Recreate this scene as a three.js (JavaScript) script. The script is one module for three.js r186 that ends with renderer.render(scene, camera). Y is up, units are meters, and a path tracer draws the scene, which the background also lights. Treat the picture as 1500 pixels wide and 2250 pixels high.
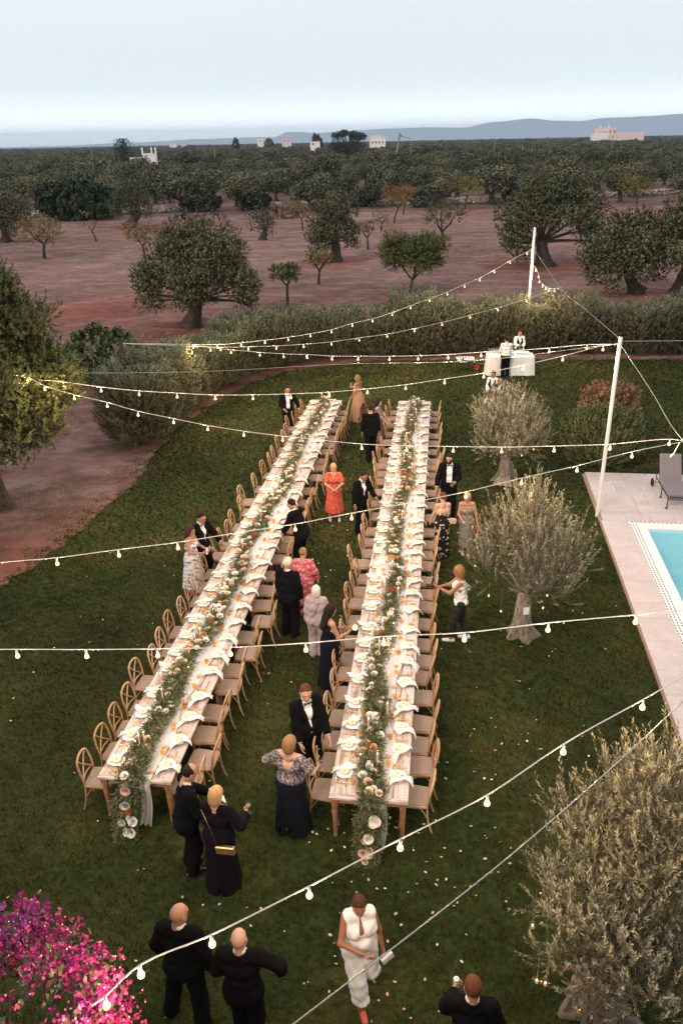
import * as THREE from 'three';
import { mergeGeometries, mergeVertices } from 'three/addons/utils/BufferGeometryUtils.js';

// ---------------------------------------------------------------- camera, sky, sun, exposure
const scene = new THREE.Scene();
const camera = new THREE.PerspectiveCamera(64.0, 682 / 1024, 0.1, 20000);
camera.position.set(0, 9.0, 0);
camera.rotation.order = 'YXZ';
camera.rotation.set(-24.38 * Math.PI / 180, 0, -1.15 * Math.PI / 180);
const renderer = new THREE.WebGLRenderer({ antialias: true });
renderer.setSize(682, 1024);
renderer.toneMapping = THREE.LinearToneMapping;
renderer.toneMappingExposure = 1.38;
renderer.shadowMap.enabled = true;
const SKY_W = 256, SKY_H = 128;
{
  const data = new Float32Array(SKY_W * SKY_H * 4);
  const keys = [ // elevation in degrees, linear colour
    [-90, .30, .29, .30], [0, 1.75, 1.82, 1.82], [.8, 1.66, 1.72, 1.70], [1.5, 1.10, 1.17, 1.18], [2.2, .84, .91, .925], [3, .70, .77, .795], [4.5, .66, .715, .75], [6.5, .655, .70, .735], [10, .64, .685, .73], [22, .66, .69, .71], [45, .60, .60, .63], [90, .50, .49, .54]];
  for (let y = 0; y < SKY_H; y++) {
    const el = (y + .5) / SKY_H * 180 - 90;
    for (let x = 0; x < SKY_W; x++) {
      let k = 0; while (k < keys.length - 2 && keys[k + 1][0] < el) k++;
      const a = keys[k], b = keys[k + 1], t = Math.min(1, Math.max(0, (el - a[0]) / (b[0] - a[0])));
      const u = x / SKY_W * Math.PI * 2; // thin high haze, a few per cent
      const band = Math.exp(-(((el - 6.8 - .4 * Math.sin(u * 2 + 1)) / .9) ** 2)) * (.6 + .4 * Math.sin(u * 5 + 2)), h = el > 0 ? 1 + .02 * Math.sin(u * 3 + el * .55) * Math.sin(el * .9 + 1.5 * Math.sin(u * 2)) : 1;
      for (let c = 0; c < 3; c++) data[(y * SKY_W + x) * 4 + c] = (a[1 + c] + (b[1 + c] - a[1 + c]) * t) * h * (1 + band * [.045, .0, .0][c]);
      data[(y * SKY_W + x) * 4 + 3] = 1;
    }
  }
  const sky = new THREE.DataTexture(data, SKY_W, SKY_H, THREE.RGBAFormat, THREE.FloatType);
  sky.mapping = THREE.EquirectangularReflectionMapping; sky.magFilter = sky.minFilter = THREE.LinearFilter; sky.wrapS = THREE.RepeatWrapping; sky.needsUpdate = true;
  scene.background = sky; scene.environment = sky;
}
const sun = new THREE.DirectionalLight(new THREE.Color(1, .82, .66), 1.15);
sun.position.set(-30, 42, 24); sun.target.position.set(0, 0, -15); sun.castShadow = true;
sun.shadow.radius = 28; sun.shadow.mapSize.set(2048, 2048);
Object.assign(sun.shadow.camera, { left: -60, right: 60, top: 60, bottom: -60, near: 1, far: 200 });
scene.add(sun, sun.target);
scene.fog = new THREE.FogExp2(new THREE.Color(.58, .79, 1.0), 0.00013);

// ---------------------------------------------------------------- helpers
const V = (x, y, z) => new THREE.Vector3(x, y, z);
const PI = Math.PI, R = (d) => d * PI / 180;
function rng(seed) { let s = seed | 0; return () => { s = (s + 0x6d2b79f5) | 0; let t = Math.imul(s ^ (s >>> 15), 1 | s); t = (t + Math.imul(t ^ (t >>> 7), 61 | t)) ^ t; return ((t ^ (t >>> 14)) >>> 0) / 4294967296; }; }
const clamp = (x, a, b) => Math.min(b, Math.max(a, x)), lerp = (a, b, t) => a + (b - a) * t, sstep = (a, b, x) => { const t = clamp((x - a) / (b - a), 0, 1); return t * t * (3 - 2 * t); };
const hash = (x, y, s) => { let h = Math.imul(x, 374761393) ^ Math.imul(y, 668265263) ^ Math.imul(s, 974634777); h = Math.imul(h ^ (h >>> 13), 1274126177); return ((h ^ (h >>> 16)) >>> 0) / 4294967296; };
// value noise on a lattice that repeats after px by py cells
function vnoise(x, y, px, py, s) {
  const xi = Math.floor(x), yi = Math.floor(y), fx = x - xi, fy = y - yi, u = fx * fx * (3 - 2 * fx), v = fy * fy * (3 - 2 * fy);
  const m = (a, p) => ((a % p) + p) % p, x0 = m(xi, px), x1 = m(xi + 1, px), y0 = m(yi, py), y1 = m(yi + 1, py);
  return lerp(lerp(hash(x0, y0, s), hash(x1, y0, s), u), lerp(hash(x0, y1, s), hash(x1, y1, s), u), v);
}
function fbm(x, y, px, py, oct, s) { let a = .5, t = 0, n = 0; for (let i = 0; i < oct; i++) { t += a * vnoise(x, y, px, py, s + i); n += a; x *= 2; y *= 2; px *= 2; py *= 2; a *= .55; } return t / n; }
const BIG = 1 << 20;
const noise2 = (x, y, s, oct = 3) => fbm(x + 5000, y + 5000, BIG, BIG, oct, s);
const toS = (c) => c <= .0031308 ? c * 12.92 : 1.055 * Math.pow(c, 1 / 2.4) - .055;
// colour texture from linear values
function tex(w, h, f, repeat = [1, 1]) {
  const d = new Uint8Array(w * h * 4), o = [0, 0, 0];
  for (let y = 0; y < h; y++) for (let x = 0; x < w; x++) { f(x / w, y / h, o); const i = (y * w + x) * 4; for (let c = 0; c < 3; c++) d[i + c] = clamp(Math.round(255 * toS(clamp(o[c], 0, 1))), 0, 255); d[i + 3] = 255; }
  const t = new THREE.DataTexture(d, w, h); t.wrapS = t.wrapT = THREE.RepeatWrapping; t.magFilter = t.minFilter = THREE.LinearFilter; t.colorSpace = THREE.SRGBColorSpace; t.repeat.set(...repeat); t.needsUpdate = true; return t;
}
function greyTex(w, h, f, repeat = [1, 1]) {
  const d = new Uint8Array(w * h * 4);
  for (let y = 0; y < h; y++) for (let x = 0; x < w; x++) { const i = (y * w + x) * 4; d[i] = d[i + 1] = d[i + 2] = clamp(Math.round(255 * f(x / w, y / h)), 0, 255); d[i + 3] = 255; }
  const t = new THREE.DataTexture(d, w, h); t.wrapS = t.wrapT = THREE.RepeatWrapping; t.magFilter = t.minFilter = THREE.LinearFilter; t.repeat.set(...repeat); t.needsUpdate = true; return t;
}
const lin = (r, g, b) => new THREE.Color().setRGB(r, g, b);
function mat(c, o = {}) { return new THREE.MeshStandardMaterial({ color: Array.isArray(c) ? lin(...c) : c, roughness: .8, metalness: 0, ...o }); }
function pmat(c, o = {}) { return new THREE.MeshPhysicalMaterial({ color: Array.isArray(c) ? lin(...c) : c, roughness: .8, metalness: 0, ...o }); }

// ---------------------------------------------------------------- naming and the scene graph
const used = {};
const numbered = (n) => { const k = used[n] = (used[n] ?? -1) + 1; return k ? n + '_' + String(k).padStart(3, '0') : n; };
function shade(o) { o.traverse((m) => { if (m.isMesh) { m.castShadow = true; m.receiveShadow = true; } }); return o; }
function thing(name, label, category, pos = [0, 0, 0], turn = 0, group) {
  const o = new THREE.Group(); o.name = numbered(name); o.position.set(...pos); o.rotation.y = turn; o.userData = { label, category };
  if (group) o.userData.group = group; scene.add(o); return o;
}
function part(name, geo, m, parent, extra) { const o = new THREE.Mesh(geo, m); o.name = name; o.castShadow = o.receiveShadow = true; if (extra) Object.assign(o.userData, extra); parent.add(o); return o; }
function single(name, geo, m, label, category, pos = [0, 0, 0], turn = 0, group) { const o = new THREE.Mesh(geo, m); o.name = numbered(name); o.castShadow = o.receiveShadow = true; o.position.set(...pos); o.rotation.y = turn; o.userData = { label, category }; if (group) o.userData.group = group; scene.add(o); return o; }
function struct(name, geo, m, parent = scene) { const o = geo ? new THREE.Mesh(geo, m) : new THREE.Group(); o.name = parent === scene ? numbered(name) : name; o.castShadow = o.receiveShadow = true; if (parent === scene) o.userData.kind = 'structure'; parent.add(o); return o; }
function copy(src, label, pos, turn, group) { const c = src.clone(); c.name = numbered(src.name.replace(/_\d{3}$/, '')); c.userData = { ...src.userData, label }; if (group) c.userData.group = group; c.position.set(...pos); c.rotation.y = turn; scene.add(c); return c; }
const ORD = ['', 'first', 'second', 'third', 'fourth', 'fifth', 'sixth', 'seventh', 'eighth', 'ninth', 'tenth', 'eleventh', 'twelfth', 'thirteenth', 'fourteenth', 'fifteenth', 'sixteenth', 'seventeenth', 'eighteenth', 'nineteenth', 'twentieth'];
const ord = (n) => n <= 20 ? ORD[n] : (n < 30 ? 'twenty-' + ORD[n - 20] : n === 30 ? 'thirtieth' : 'thirty-' + ORD[n - 30]);

// ---------------------------------------------------------------- a mesh collector
class MB {
  constructor() { this.p = []; this.n = []; this.u = []; this.c = []; this.i = []; }
  get count() { return this.p.length / 3; }
  v(x, y, z, nx, ny, nz, u, w, c) { this.p.push(x, y, z); this.n.push(nx, ny, nz); this.u.push(u, w); this.c.push(c ? c[0] : 1, c ? c[1] : 1, c ? c[2] : 1); return this.count - 1; }
  geo(g, m, c) { // another geometry, moved by a matrix
    g = g.index ? g : mergeVertices(g); const b = this.count, P = g.attributes.position, N = g.attributes.normal, U = g.attributes.uv, C = g.attributes.color, q = V(), w = V(), nm = m ? new THREE.Matrix3().getNormalMatrix(m) : null;
    for (let k = 0; k < P.count; k++) { q.fromBufferAttribute(P, k); w.fromBufferAttribute(N, k); if (m) { q.applyMatrix4(m); w.applyMatrix3(nm).normalize(); } this.v(q.x, q.y, q.z, w.x, w.y, w.z, U ? U.getX(k) : 0, U ? U.getY(k) : 0, C ? [C.getX(k), C.getY(k), C.getZ(k)] : c); }
    const flip = m && m.determinant() < 0, I = g.index;
    for (let k = 0; k < I.count; k += 3) this.i.push(b + I.getX(k), b + I.getX(k + (flip ? 2 : 1)), b + I.getX(k + (flip ? 1 : 2)));
    return this;
  }
  box(x0, y0, z0, x1, y1, z1, c) { return this.geo(new THREE.BoxGeometry(x1 - x0, y1 - y0, z1 - z0), new THREE.Matrix4().makeTranslation((x0 + x1) / 2, (y0 + y1) / 2, (z0 + z1) / 2), c); }
  tube(pts, rad, seg = 6, c, cap = true, bump) { // pts: Vector3 list, rad: number, list or function of t
    const n = pts.length, rr = (k) => typeof rad === 'function' ? rad(k / (n - 1)) : Array.isArray(rad) ? rad[k] : rad;
    let up = V(0, 1, 0), b = this.count, len = 0; const t = V(), s = V(), q = V();
    t.subVectors(pts[1], pts[0]).normalize(); if (Math.abs(t.y) > .9) up.set(1, 0, 0);
    for (let k = 0; k < n; k++) {
      t.subVectors(pts[Math.min(n - 1, k + 1)], pts[Math.max(0, k - 1)]).normalize(); s.crossVectors(t, up).normalize(); up.crossVectors(s, t).normalize(); if (k) len += pts[k].distanceTo(pts[k - 1]);
      for (let j = 0; j <= seg; j++) { const a = j / seg * 2 * PI, r = rr(k) * (bump ? bump(k / (n - 1), a % (2 * PI)) : 1), ca = Math.cos(a), sa = Math.sin(a); q.copy(s).multiplyScalar(ca).addScaledVector(up, sa); this.v(pts[k].x + q.x * r, pts[k].y + q.y * r, pts[k].z + q.z * r, q.x, q.y, q.z, j / seg, len, c); }
    }
    for (let k = 0; k < n - 1; k++) for (let j = 0; j < seg; j++) { const a = b + k * (seg + 1) + j, d = a + seg + 1; this.i.push(a, d, a + 1, a + 1, d, d + 1); }
    if (cap) for (const e of [0, n - 1]) { const a = b + e * (seg + 1), sg = e ? 1 : -1; t.subVectors(pts[e], pts[e ? e - 1 : 1]).normalize(); const m = this.v(pts[e].x, pts[e].y, pts[e].z, t.x, t.y, t.z, 0, 0, c), r0 = this.count; for (let j = 0; j < seg; j++) this.v(this.p[(a + j) * 3], this.p[(a + j) * 3 + 1], this.p[(a + j) * 3 + 2], t.x, t.y, t.z, 0, 0, c); for (let j = 0; j < seg; j++) { const k2 = r0 + (j + 1) % seg; e ? this.i.push(m, r0 + j, k2) : this.i.push(m, k2, r0 + j); } }
    return this;
  }
  lathe(prof, seg = 16, m, c) { return this.geo(new THREE.LatheGeometry(prof.map(([x, y]) => new THREE.Vector2(x, y)), seg), m, c); }
  // a leaf: base, two sides, tip; nb: a normal to lean towards, share: how far
  leaf(x, y, z, dx, dy, dz, sx, sy, sz, len, wid, c, nx0, ny0, nz0, share = 0) {
    let nx = dy * sz - dz * sy, ny = dz * sx - dx * sz, nz = dx * sy - dy * sx; let l = Math.hypot(nx, ny, nz) || 1, flip = true; nx /= l; ny /= l; nz /= l;
    if (!share && ny < 0) { nx = -nx; ny = -ny; nz = -nz; flip = false; }
    if (share) { if (nx * nx0 + ny * ny0 + nz * nz0 < 0) { nx = -nx; ny = -ny; nz = -nz; flip = !flip; } nx = lerp(nx, nx0, share); ny = lerp(ny, ny0, share); nz = lerp(nz, nz0, share); l = Math.hypot(nx, ny, nz) || 1; nx /= l; ny /= l; nz /= l; }
    const b = this.count, h = len * .5, w = wid * .5;
    this.v(x, y, z, nx, ny, nz, .5, 0, c); this.v(x + dx * h + sx * w, y + dy * h + sy * w, z + dz * h + sz * w, nx, ny, nz, 0, .5, c); this.v(x + dx * len, y + dy * len, z + dz * len, nx, ny, nz, .5, 1, c); this.v(x + dx * h - sx * w, y + dy * h - sy * w, z + dz * h - sz * w, nx, ny, nz, 1, .5, c);
    flip ? this.i.push(b, b + 2, b + 1, b, b + 3, b + 2) : this.i.push(b, b + 1, b + 2, b, b + 2, b + 3);
  }
  build() { const g = new THREE.BufferGeometry(); g.setAttribute('position', new THREE.BufferAttribute(new Float32Array(this.p), 3)); g.setAttribute('normal', new THREE.BufferAttribute(new Float32Array(this.n), 3)); g.setAttribute('uv', new THREE.BufferAttribute(new Float32Array(this.u), 2)); g.setAttribute('color', new THREE.BufferAttribute(new Float32Array(this.c), 3)); g.setIndex(this.i); return g; }
}
const M4 = (x, y, z, rx = 0, ry = 0, rz = 0, sx = 1, sy = sx, sz = sx) => new THREE.Matrix4().compose(V(x, y, z), new THREE.Quaternion().setFromEuler(new THREE.Euler(rx, ry, rz)), V(sx, sy, sz));
const curve = (pts, n) => new THREE.CatmullRomCurve3(pts.map((p) => Array.isArray(p) ? V(...p) : p)).getPoints(n);
// a box with eased edges (chamfered), origin at its centre
function easedBox(w, h, d, e = .01) {
  const s = new THREE.Shape(); s.moveTo(-w / 2 + e, -d / 2 + e); s.lineTo(w / 2 - e, -d / 2 + e); s.lineTo(w / 2 - e, d / 2 - e); s.lineTo(-w / 2 + e, d / 2 - e); s.closePath();
  const g = new THREE.ExtrudeGeometry(s, { depth: h - 2 * e, bevelEnabled: true, bevelThickness: e, bevelSize: e, bevelSegments: 1 }); g.rotateX(-PI / 2); g.translate(0, -h / 2 + e, 0);
  return g;
}
// ---------------------------------------------------------------- ground, lawn, far hills
const soilTex = tex(1024, 1024, (u, v, o) => {
  const n = fbm(u * 8, v * 8, 8, 8, 6, 11), g = fbm(u * 60, v * 60, 60, 60, 3, 21), st = fbm(u * 10, v * 80, 10, 80, 3, 33), k = .62 + .5 * (n - .5) + .42 * (g - .5) + .3 * (st - .5), w = sstep(.5, .72, fbm(u * 16, v * 30, 16, 30, 4, 51));
  const peb = hash(Math.floor(u * 512), Math.floor(v * 512), 5) > .985 ? .09 : 0;
  o[0] = .365 * k + .07 * w + peb; o[1] = .204 * k + .065 * w + peb * .9; o[2] = .175 * k + .06 * w + peb * .85;
}, [1 / 24, 1 / 24]);
const lawnEdge = [[-16, 7], [-15, -10], [-9.4, -14.2], [-7.7, -16.1], [-7.25, -16.9], [-6.95, -18.2], [-6.45, -20], [-5.9, -22.2], [-5.95, -24.1], [-5.7, -26.7], [-4.7, -30], [-3.5, -32.8], [-1.85, -34.9], [1.1, -36.0], [5, -36.0], [10, -35.7], [15, -35.2], [30, -34.2], [30, 7]];
function insidePoly(x, z, P) { let c = false; for (let i = 0, j = P.length - 1; i < P.length; j = i++) if ((P[i][1] > z) !== (P[j][1] > z) && x < (P[j][0] - P[i][0]) * (z - P[i][1]) / (P[j][1] - P[i][1]) + P[i][0]) c = !c; return c; }
function edgeDist(x, z, P) { let d = 1e9; for (let i = 0, j = P.length - 1; i < P.length; j = i++) { const ax = P[j][0], az = P[j][1], bx = P[i][0] - ax, bz = P[i][1] - az, t = clamp(((x - ax) * bx + (z - az) * bz) / (bx * bx + bz * bz), 0, 1); d = Math.min(d, Math.hypot(x - ax - bx * t, z - az - bz * t)); } return d; }
const redSpots = [[-8.2, -17.2, 2.3], [-6.6, -19.4, 1.2], [-8, -44.5, 4.5], [15.8, -64.5, 6], [18.5, -52, 4], [20.6, -51.7, 4], [-.2, -69.5, 4], [-24.6, -103, 5], [-6.8, -27, 1.5], [9, -44, 6], [3, -42, 5], [-14, -50, 6], [24, -43, 9], [-5, -29, 1], [2, -36.3, 1.1], [7, -36, 1.1], [12, -35.6, 1.1], [17, -35.2, 1.1], [-2.5, -35.2, 1.1]];
{
  const xs = [-9000, -4000, -1500, -600, -250, -120], zs = [-12000, -6000, -2500, -1000, -500, -260];
  for (let x = -80; x <= 80; x += 1.25) xs.push(x); xs.push(120, 250, 600, 1500, 4000, 9000);
  for (let z = -190; z < -60; z += 2.5) zs.push(z); for (let z = -60; z <= 12; z += 1.0) zs.push(z); zs.push(60, 300, 2000);
  const p = [], c = [], uv = [], idx = [];
  for (const z of zs) for (const x of xs) {
    const dx = x - 7.06, dz = z + 22.1, du = dx * .99 + dz * .139, dv = -dx * .139 + dz * .99; p.push(x, du > .2 && dv > .3 && du < 12 && dv < 21 ? -4 : 0, z); uv.push(x, z); // dug out for the pool
    let k = .86 + .5 * (noise2(x * .07, z * .1, 3, 4) - .5) + .25 * (noise2(x * .5, z * .9, 8, 3) - .5), red = .3 * sstep(.45, .75, noise2(x * .05 + 9, z * .06, 17, 3));
    for (const [rx, rz, rr] of redSpots) red = Math.max(red, 1 - sstep(.25, 1.1, (Math.hypot(x - rx, (z - rz) * .9) / rr) + .7 * (noise2(x * .8, z * .8, 4, 3) - .5)));
    const dry = sstep(-24, -14, z) * (x < -5 ? 1 : 0) * (1 - red) * .6; // straw-coloured dry grass near the lawn
    k *= z < -118 ? .75 : 1; const straw = .55 * sstep(.52, .68, noise2(x * .22 + 40, z * .5, 23, 4)) * (1 - red);
    c.push(k * lerp(lerp(1, 1.02, red), .80, dry) * (1 + .05 * straw), k * lerp(lerp(1, .66, red), 1.0, dry) * (1 + .22 * straw), k * lerp(lerp(1, .56, red), .80, dry) * (1 + .12 * straw));
  }
  const n = xs.length;
  for (let j = 0; j < zs.length - 1; j++) for (let i = 0; i < n - 1; i++) { const a = j * n + i; idx.push(a, a + n, a + 1, a + 1, a + n, a + n + 1); }
  const g = new THREE.BufferGeometry(); g.setAttribute('position', new THREE.BufferAttribute(new Float32Array(p), 3)); g.setAttribute('uv', new THREE.BufferAttribute(new Float32Array(uv), 2)); g.setAttribute('color', new THREE.BufferAttribute(new Float32Array(c), 3)); g.setIndex(idx); g.computeVertexNormals();
  const bump = greyTex(512, 512, (u, v) => fbm(u * 40, v * 40, 40, 40, 4, 71), [1 / 5, 1 / 5]);
  struct('ground', g, pmat([1, 1, 1], { specularIntensity: .3, map: soilTex, vertexColors: true, bumpMap: bump, bumpScale: .05, roughness: 1 }));
}
const lawnTex = tex(1024, 1024, (u, v, o) => {
  const n = fbm(u * 7, v * 7, 7, 7, 5, 111), f = fbm(u * 150, v * 150, 150, 150, 2, 9), m = fbm(u * 30, v * 30, 30, 30, 3, 77), k = .35 + .75 * f + .5 * (n - .5), y = sstep(.5, .8, n * .6 + m * .4);
  o[0] = (.037 + .026 * y) * k; o[1] = (.054 + .008 * y) * k; o[2] = (.015 + .005 * y) * k;
}, [1 / 9, 1 / 9]);
{
  const r = rng(5), s = new THREE.Shape(), pts = [];
  for (let i = 0; i < lawnEdge.length; i++) { const a = lawnEdge[i], b = lawnEdge[(i + 1) % lawnEdge.length], L = Math.hypot(b[0] - a[0], b[1] - a[1]), n = Math.max(1, Math.round(L / .22)); for (let k = 0; k < n; k++) { const t = k / n, x = lerp(a[0], b[0], t), z = lerp(a[1], b[1], t), w = .5 * (noise2(x * 1.2, z * 1.2, 6, 4) - .5) + .12 * (r() - .5), nx = -(b[1] - a[1]) / L, nz = (b[0] - a[0]) / L; pts.push([x + nx * w, z + nz * w]); } }
  pts.forEach(([x, z], i) => i ? s.lineTo(x, -z) : s.moveTo(x, -z)); s.closePath();
  { const h = new THREE.Path(); [[.05, .05], [.05, 22], [14, 22], [14, .05]].forEach(([u, v], i) => { const x = 7.06 + .99 * u - .139 * v, z = -22.1 + .139 * u + .99 * v; i ? h.lineTo(x, -z) : h.moveTo(x, -z); }); h.closePath(); s.holes.push(h); }
  const g = new THREE.ShapeGeometry(s); g.rotateX(-PI / 2); g.translate(0, .008, 0);
  const P = g.attributes.position, uv = new Float32Array(P.count * 2); for (let k = 0; k < P.count; k++) { uv[k * 2] = P.getX(k); uv[k * 2 + 1] = P.getZ(k); } g.setAttribute('uv', new THREE.BufferAttribute(uv, 2));
  struct('lawn', g, pmat([1, 1, 1], { specularIntensity: .2, map: lawnTex, roughness: 1, bumpMap: greyTex(512, 512, (u, v) => fbm(u * 60, v * 60, 60, 60, 3, 171), [1 / 3, 1 / 3]), bumpScale: .05 }));
}
const deckO = [7.06, -22.1], deckU = [.990, .139], deckV = [-.139, .990]; // the terrace's corner and its two directions
const deckAt = (u, v) => [deckO[0] + deckU[0] * u + deckV[0] * v, deckO[1] + deckU[1] * u + deckV[1] * v];
const onDeck = (x, z) => { const dx = x - deckO[0], dz = z - deckO[1]; return dx * deckU[0] + dz * deckU[1] > -.06 && dx * deckV[0] + dz * deckV[1] > -.06; };
// grass: tufts of blades
function tuft(seed, blades, spread, h, w) {
  const r = rng(seed), m = new MB();
  for (let k = 0; k < blades; k++) {
    const a = r() * 2 * PI, d = spread * Math.sqrt(r()), x = Math.cos(a) * d, z = Math.sin(a) * d, hh = h * (.55 + .8 * r()), la = r() * 2 * PI, le = hh * (.25 + .6 * r()), sa = r() * 2 * PI, sx = Math.cos(sa) * w / 2, sz = Math.sin(sa) * w / 2, t = .75 + .5 * r(), c = [t, t, t], b = m.count;
    for (const [px, py, pz] of [[x - sx, 0, z - sz], [x + sx, 0, z + sz], [x + Math.cos(la) * le, hh, z + Math.sin(la) * le]]) m.v(px, py, pz, Math.cos(la) * -.3, .9, Math.sin(la) * -.3, 0, 0, c);
    Math.cos(la) * sz - Math.sin(la) * sx > 0 ? m.i.push(b, b + 1, b + 2) : m.i.push(b, b + 2, b + 1);
  }
  return m.build();
}
function scatter(name, geo, m, spots, label, category) {
  const o = new THREE.InstancedMesh(geo, m, spots.length), q = new THREE.Object3D(), c = new THREE.Color();
  spots.forEach((s, k) => { q.position.set(s.x, s.y ?? 0, s.z); q.rotation.set(s.rx ?? 0, s.a, s.rz ?? 0); q.scale.set(s.s, (s.sy ?? s.s), s.s); q.updateMatrix(); o.setMatrixAt(k, q.matrix); o.setColorAt(k, c.setRGB(...s.c)); });
  o.name = numbered(name); o.userData = { kind: 'stuff', label, category }; o.castShadow = o.receiveShadow = true; scene.add(o); return o;
}
{
  const r = rng(77), near = [], far = [], P = lawnEdge;
  const tint = (x, z) => { const a = noise2(x * .35, z * .35, 40, 4), b = noise2(x * 1.3, z * 1.3, 41, 3), d = sstep(.52, .72, a * .55 + b * .45), k = .75 + .9 * (b - .35); const br = .85 * sstep(.50, .68, noise2(x * .55 + 7, z * .55, 44, 4)); return [lerp((.047 + .042 * d) * k, .088 * k, br), lerp((.056 + .020 * d) * k, .064 * k, br), lerp((.011 + .005 * d) * k, .024 * k, br)]; };
  for (let k = 0; k < 52000; k++) { const x = -9 + r() * 16, z = -2.2 - r() * 15.5; if (onDeck(x, z) || (!insidePoly(x, z, P) && edgeDist(x, z, P) > .7 * r() * r())) continue; near.push({ x, z, a: r() * 6.3, s: .8 + .5 * r(), sy: (.7 + .7 * r()), c: tint(x, z) }); }
  for (let k = 0; k < 30000; k++) { const x = -8 + r() * 26, z = -17.5 - r() * 18.8; if (onDeck(x, z) || (!insidePoly(x, z, P) && edgeDist(x, z, P) > .8 * r() * r())) continue; far.push({ x, z, a: r() * 6.3, s: 1.3 + .7 * r(), sy: .8 + .6 * r(), c: tint(x, z).map((q) => q * 1.22) }); }
  const gm = pmat([1, 1, 1], { roughness: .95, vertexColors: true, specularIntensity: .25 });
  scatter('grass', tuft(1, 9, .055, .042, .011), gm, near, 'short dark green grass of the lawn around the tables', 'grass');
  scatter('grass', tuft(2, 9, .085, .045, .02), gm, far, 'short green grass of the lawn towards the hedge', 'grass');
  const dry = [];
  for (let k = 0; k < 9000; k++) { const x = -13 + r() * 10, z = -13 - r() * 17, n = noise2(x * .8, z * .8, 5, 3), e = edgeDist(x, z, P); if (insidePoly(x, z, P) ? e > .5 : (n < .5 - .25 * (e < 1) || Math.hypot(x + 8.2, z + 17.2) < 1.6)) continue; const g = insidePoly(x, z, P) || e < .5 ? .6 : 0; dry.push({ x, z, a: r() * 6.3, s: .9 + .6 * r(), sy: .5 + .5 * r(), c: [lerp(.20, .06, g), lerp(.155, .065, g), lerp(.105, .025, g)] }); }
  scatter('grass', tuft(3, 9, .07, .04, .01), gm, dry, 'dry straw-coloured grass on the bare earth beside the lawn', 'dry grass');
  const weed = [];
  for (let k = 0; k < 12000; k++) { const x = -40 + r() * 75, z = -36 - r() * 82; if (noise2(x * .16, z * .25, 61, 3) < .5) continue; const t = .7 + .6 * r(); weed.push({ x, z, a: r() * 6.3, s: 1.6 + 1.6 * r(), sy: .3 + .4 * r(), c: [.40 * t, .285 * t, .24 * t] }); }
  scatter('grass', tuft(4, 10, .1, .05, .02), gm, weed, 'withered grass stubble on the ploughed red field', 'dry grass');
  // fallen petals
  const pm = new MB(); for (let j = 0; j < 6; j++) { const a = j / 6 * 2 * PI, b = (j + 1) / 6 * 2 * PI, i0 = pm.count; pm.v(0, .003, 0, 0, 1, 0, 0, 0); pm.v(Math.cos(a) * .016, .008 * (j % 2), Math.sin(a) * .024, 0, 1, 0, 0, 0); pm.v(Math.cos(b) * .016, .008 * ((j + 1) % 2), Math.sin(b) * .024, 0, 1, 0, 0, 0); pm.i.push(i0, i0 + 2, i0 + 1); }
  const pet = [], kinds = [[.75, .68, .62], [.72, .55, .5], [.7, .42, .38], [.8, .76, .7], [.55, .42, .3]];
  for (let k = 0; k < 3400; k++) { const x = -6 + r() * 12.5, z = -4 - r() * 18, pr = Math.exp(-((x - 1.0) ** 2) / 7) * (z > -11 ? 1 : .22) + .12; if (r() > pr || onDeck(x, z) || noise2(x * 1.1, z * 1.1, 91, 2) < .42) continue; const t = .6 + .4 * r(); pet.push({ x, y: .03 + .02 * r(), z, a: r() * 6.3, rx: (r() - .5) * .9, rz: (r() - .5) * .9, s: .55 + .6 * r(), c: kinds[Math.floor(r() * 5)].map((q) => q * t) }); }
  scatter('petals', pm.build(), mat([1, 1, 1], { side: THREE.DoubleSide }), pet, 'pale confetti petals scattered over the dark lawn', 'petals');
}
// hills on the horizon, distance haze put into their pale blue colour
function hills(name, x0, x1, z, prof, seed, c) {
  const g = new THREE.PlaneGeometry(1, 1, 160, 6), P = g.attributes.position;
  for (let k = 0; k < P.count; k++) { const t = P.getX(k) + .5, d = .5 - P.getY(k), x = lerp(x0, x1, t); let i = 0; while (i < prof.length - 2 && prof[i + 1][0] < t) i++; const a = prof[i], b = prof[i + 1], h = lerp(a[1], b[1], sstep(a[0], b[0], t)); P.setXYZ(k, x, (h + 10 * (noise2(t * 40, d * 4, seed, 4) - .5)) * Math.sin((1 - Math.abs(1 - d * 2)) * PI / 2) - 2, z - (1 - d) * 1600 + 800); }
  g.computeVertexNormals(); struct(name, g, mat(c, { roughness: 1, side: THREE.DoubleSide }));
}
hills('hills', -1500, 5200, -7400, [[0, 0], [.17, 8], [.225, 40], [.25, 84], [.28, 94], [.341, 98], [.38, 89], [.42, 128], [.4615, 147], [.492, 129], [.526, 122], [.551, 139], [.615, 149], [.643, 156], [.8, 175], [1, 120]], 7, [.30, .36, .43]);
hills('hills', -3600, 1500, -9800, [[0, 10], [.1, 14], [.268, 30], [.414, 54], [.579, 63], [.609, 108], [.68, 93], [.745, 100], [.85, 60], [1, 30]], 9, [.32, .38, .44]);
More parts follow.
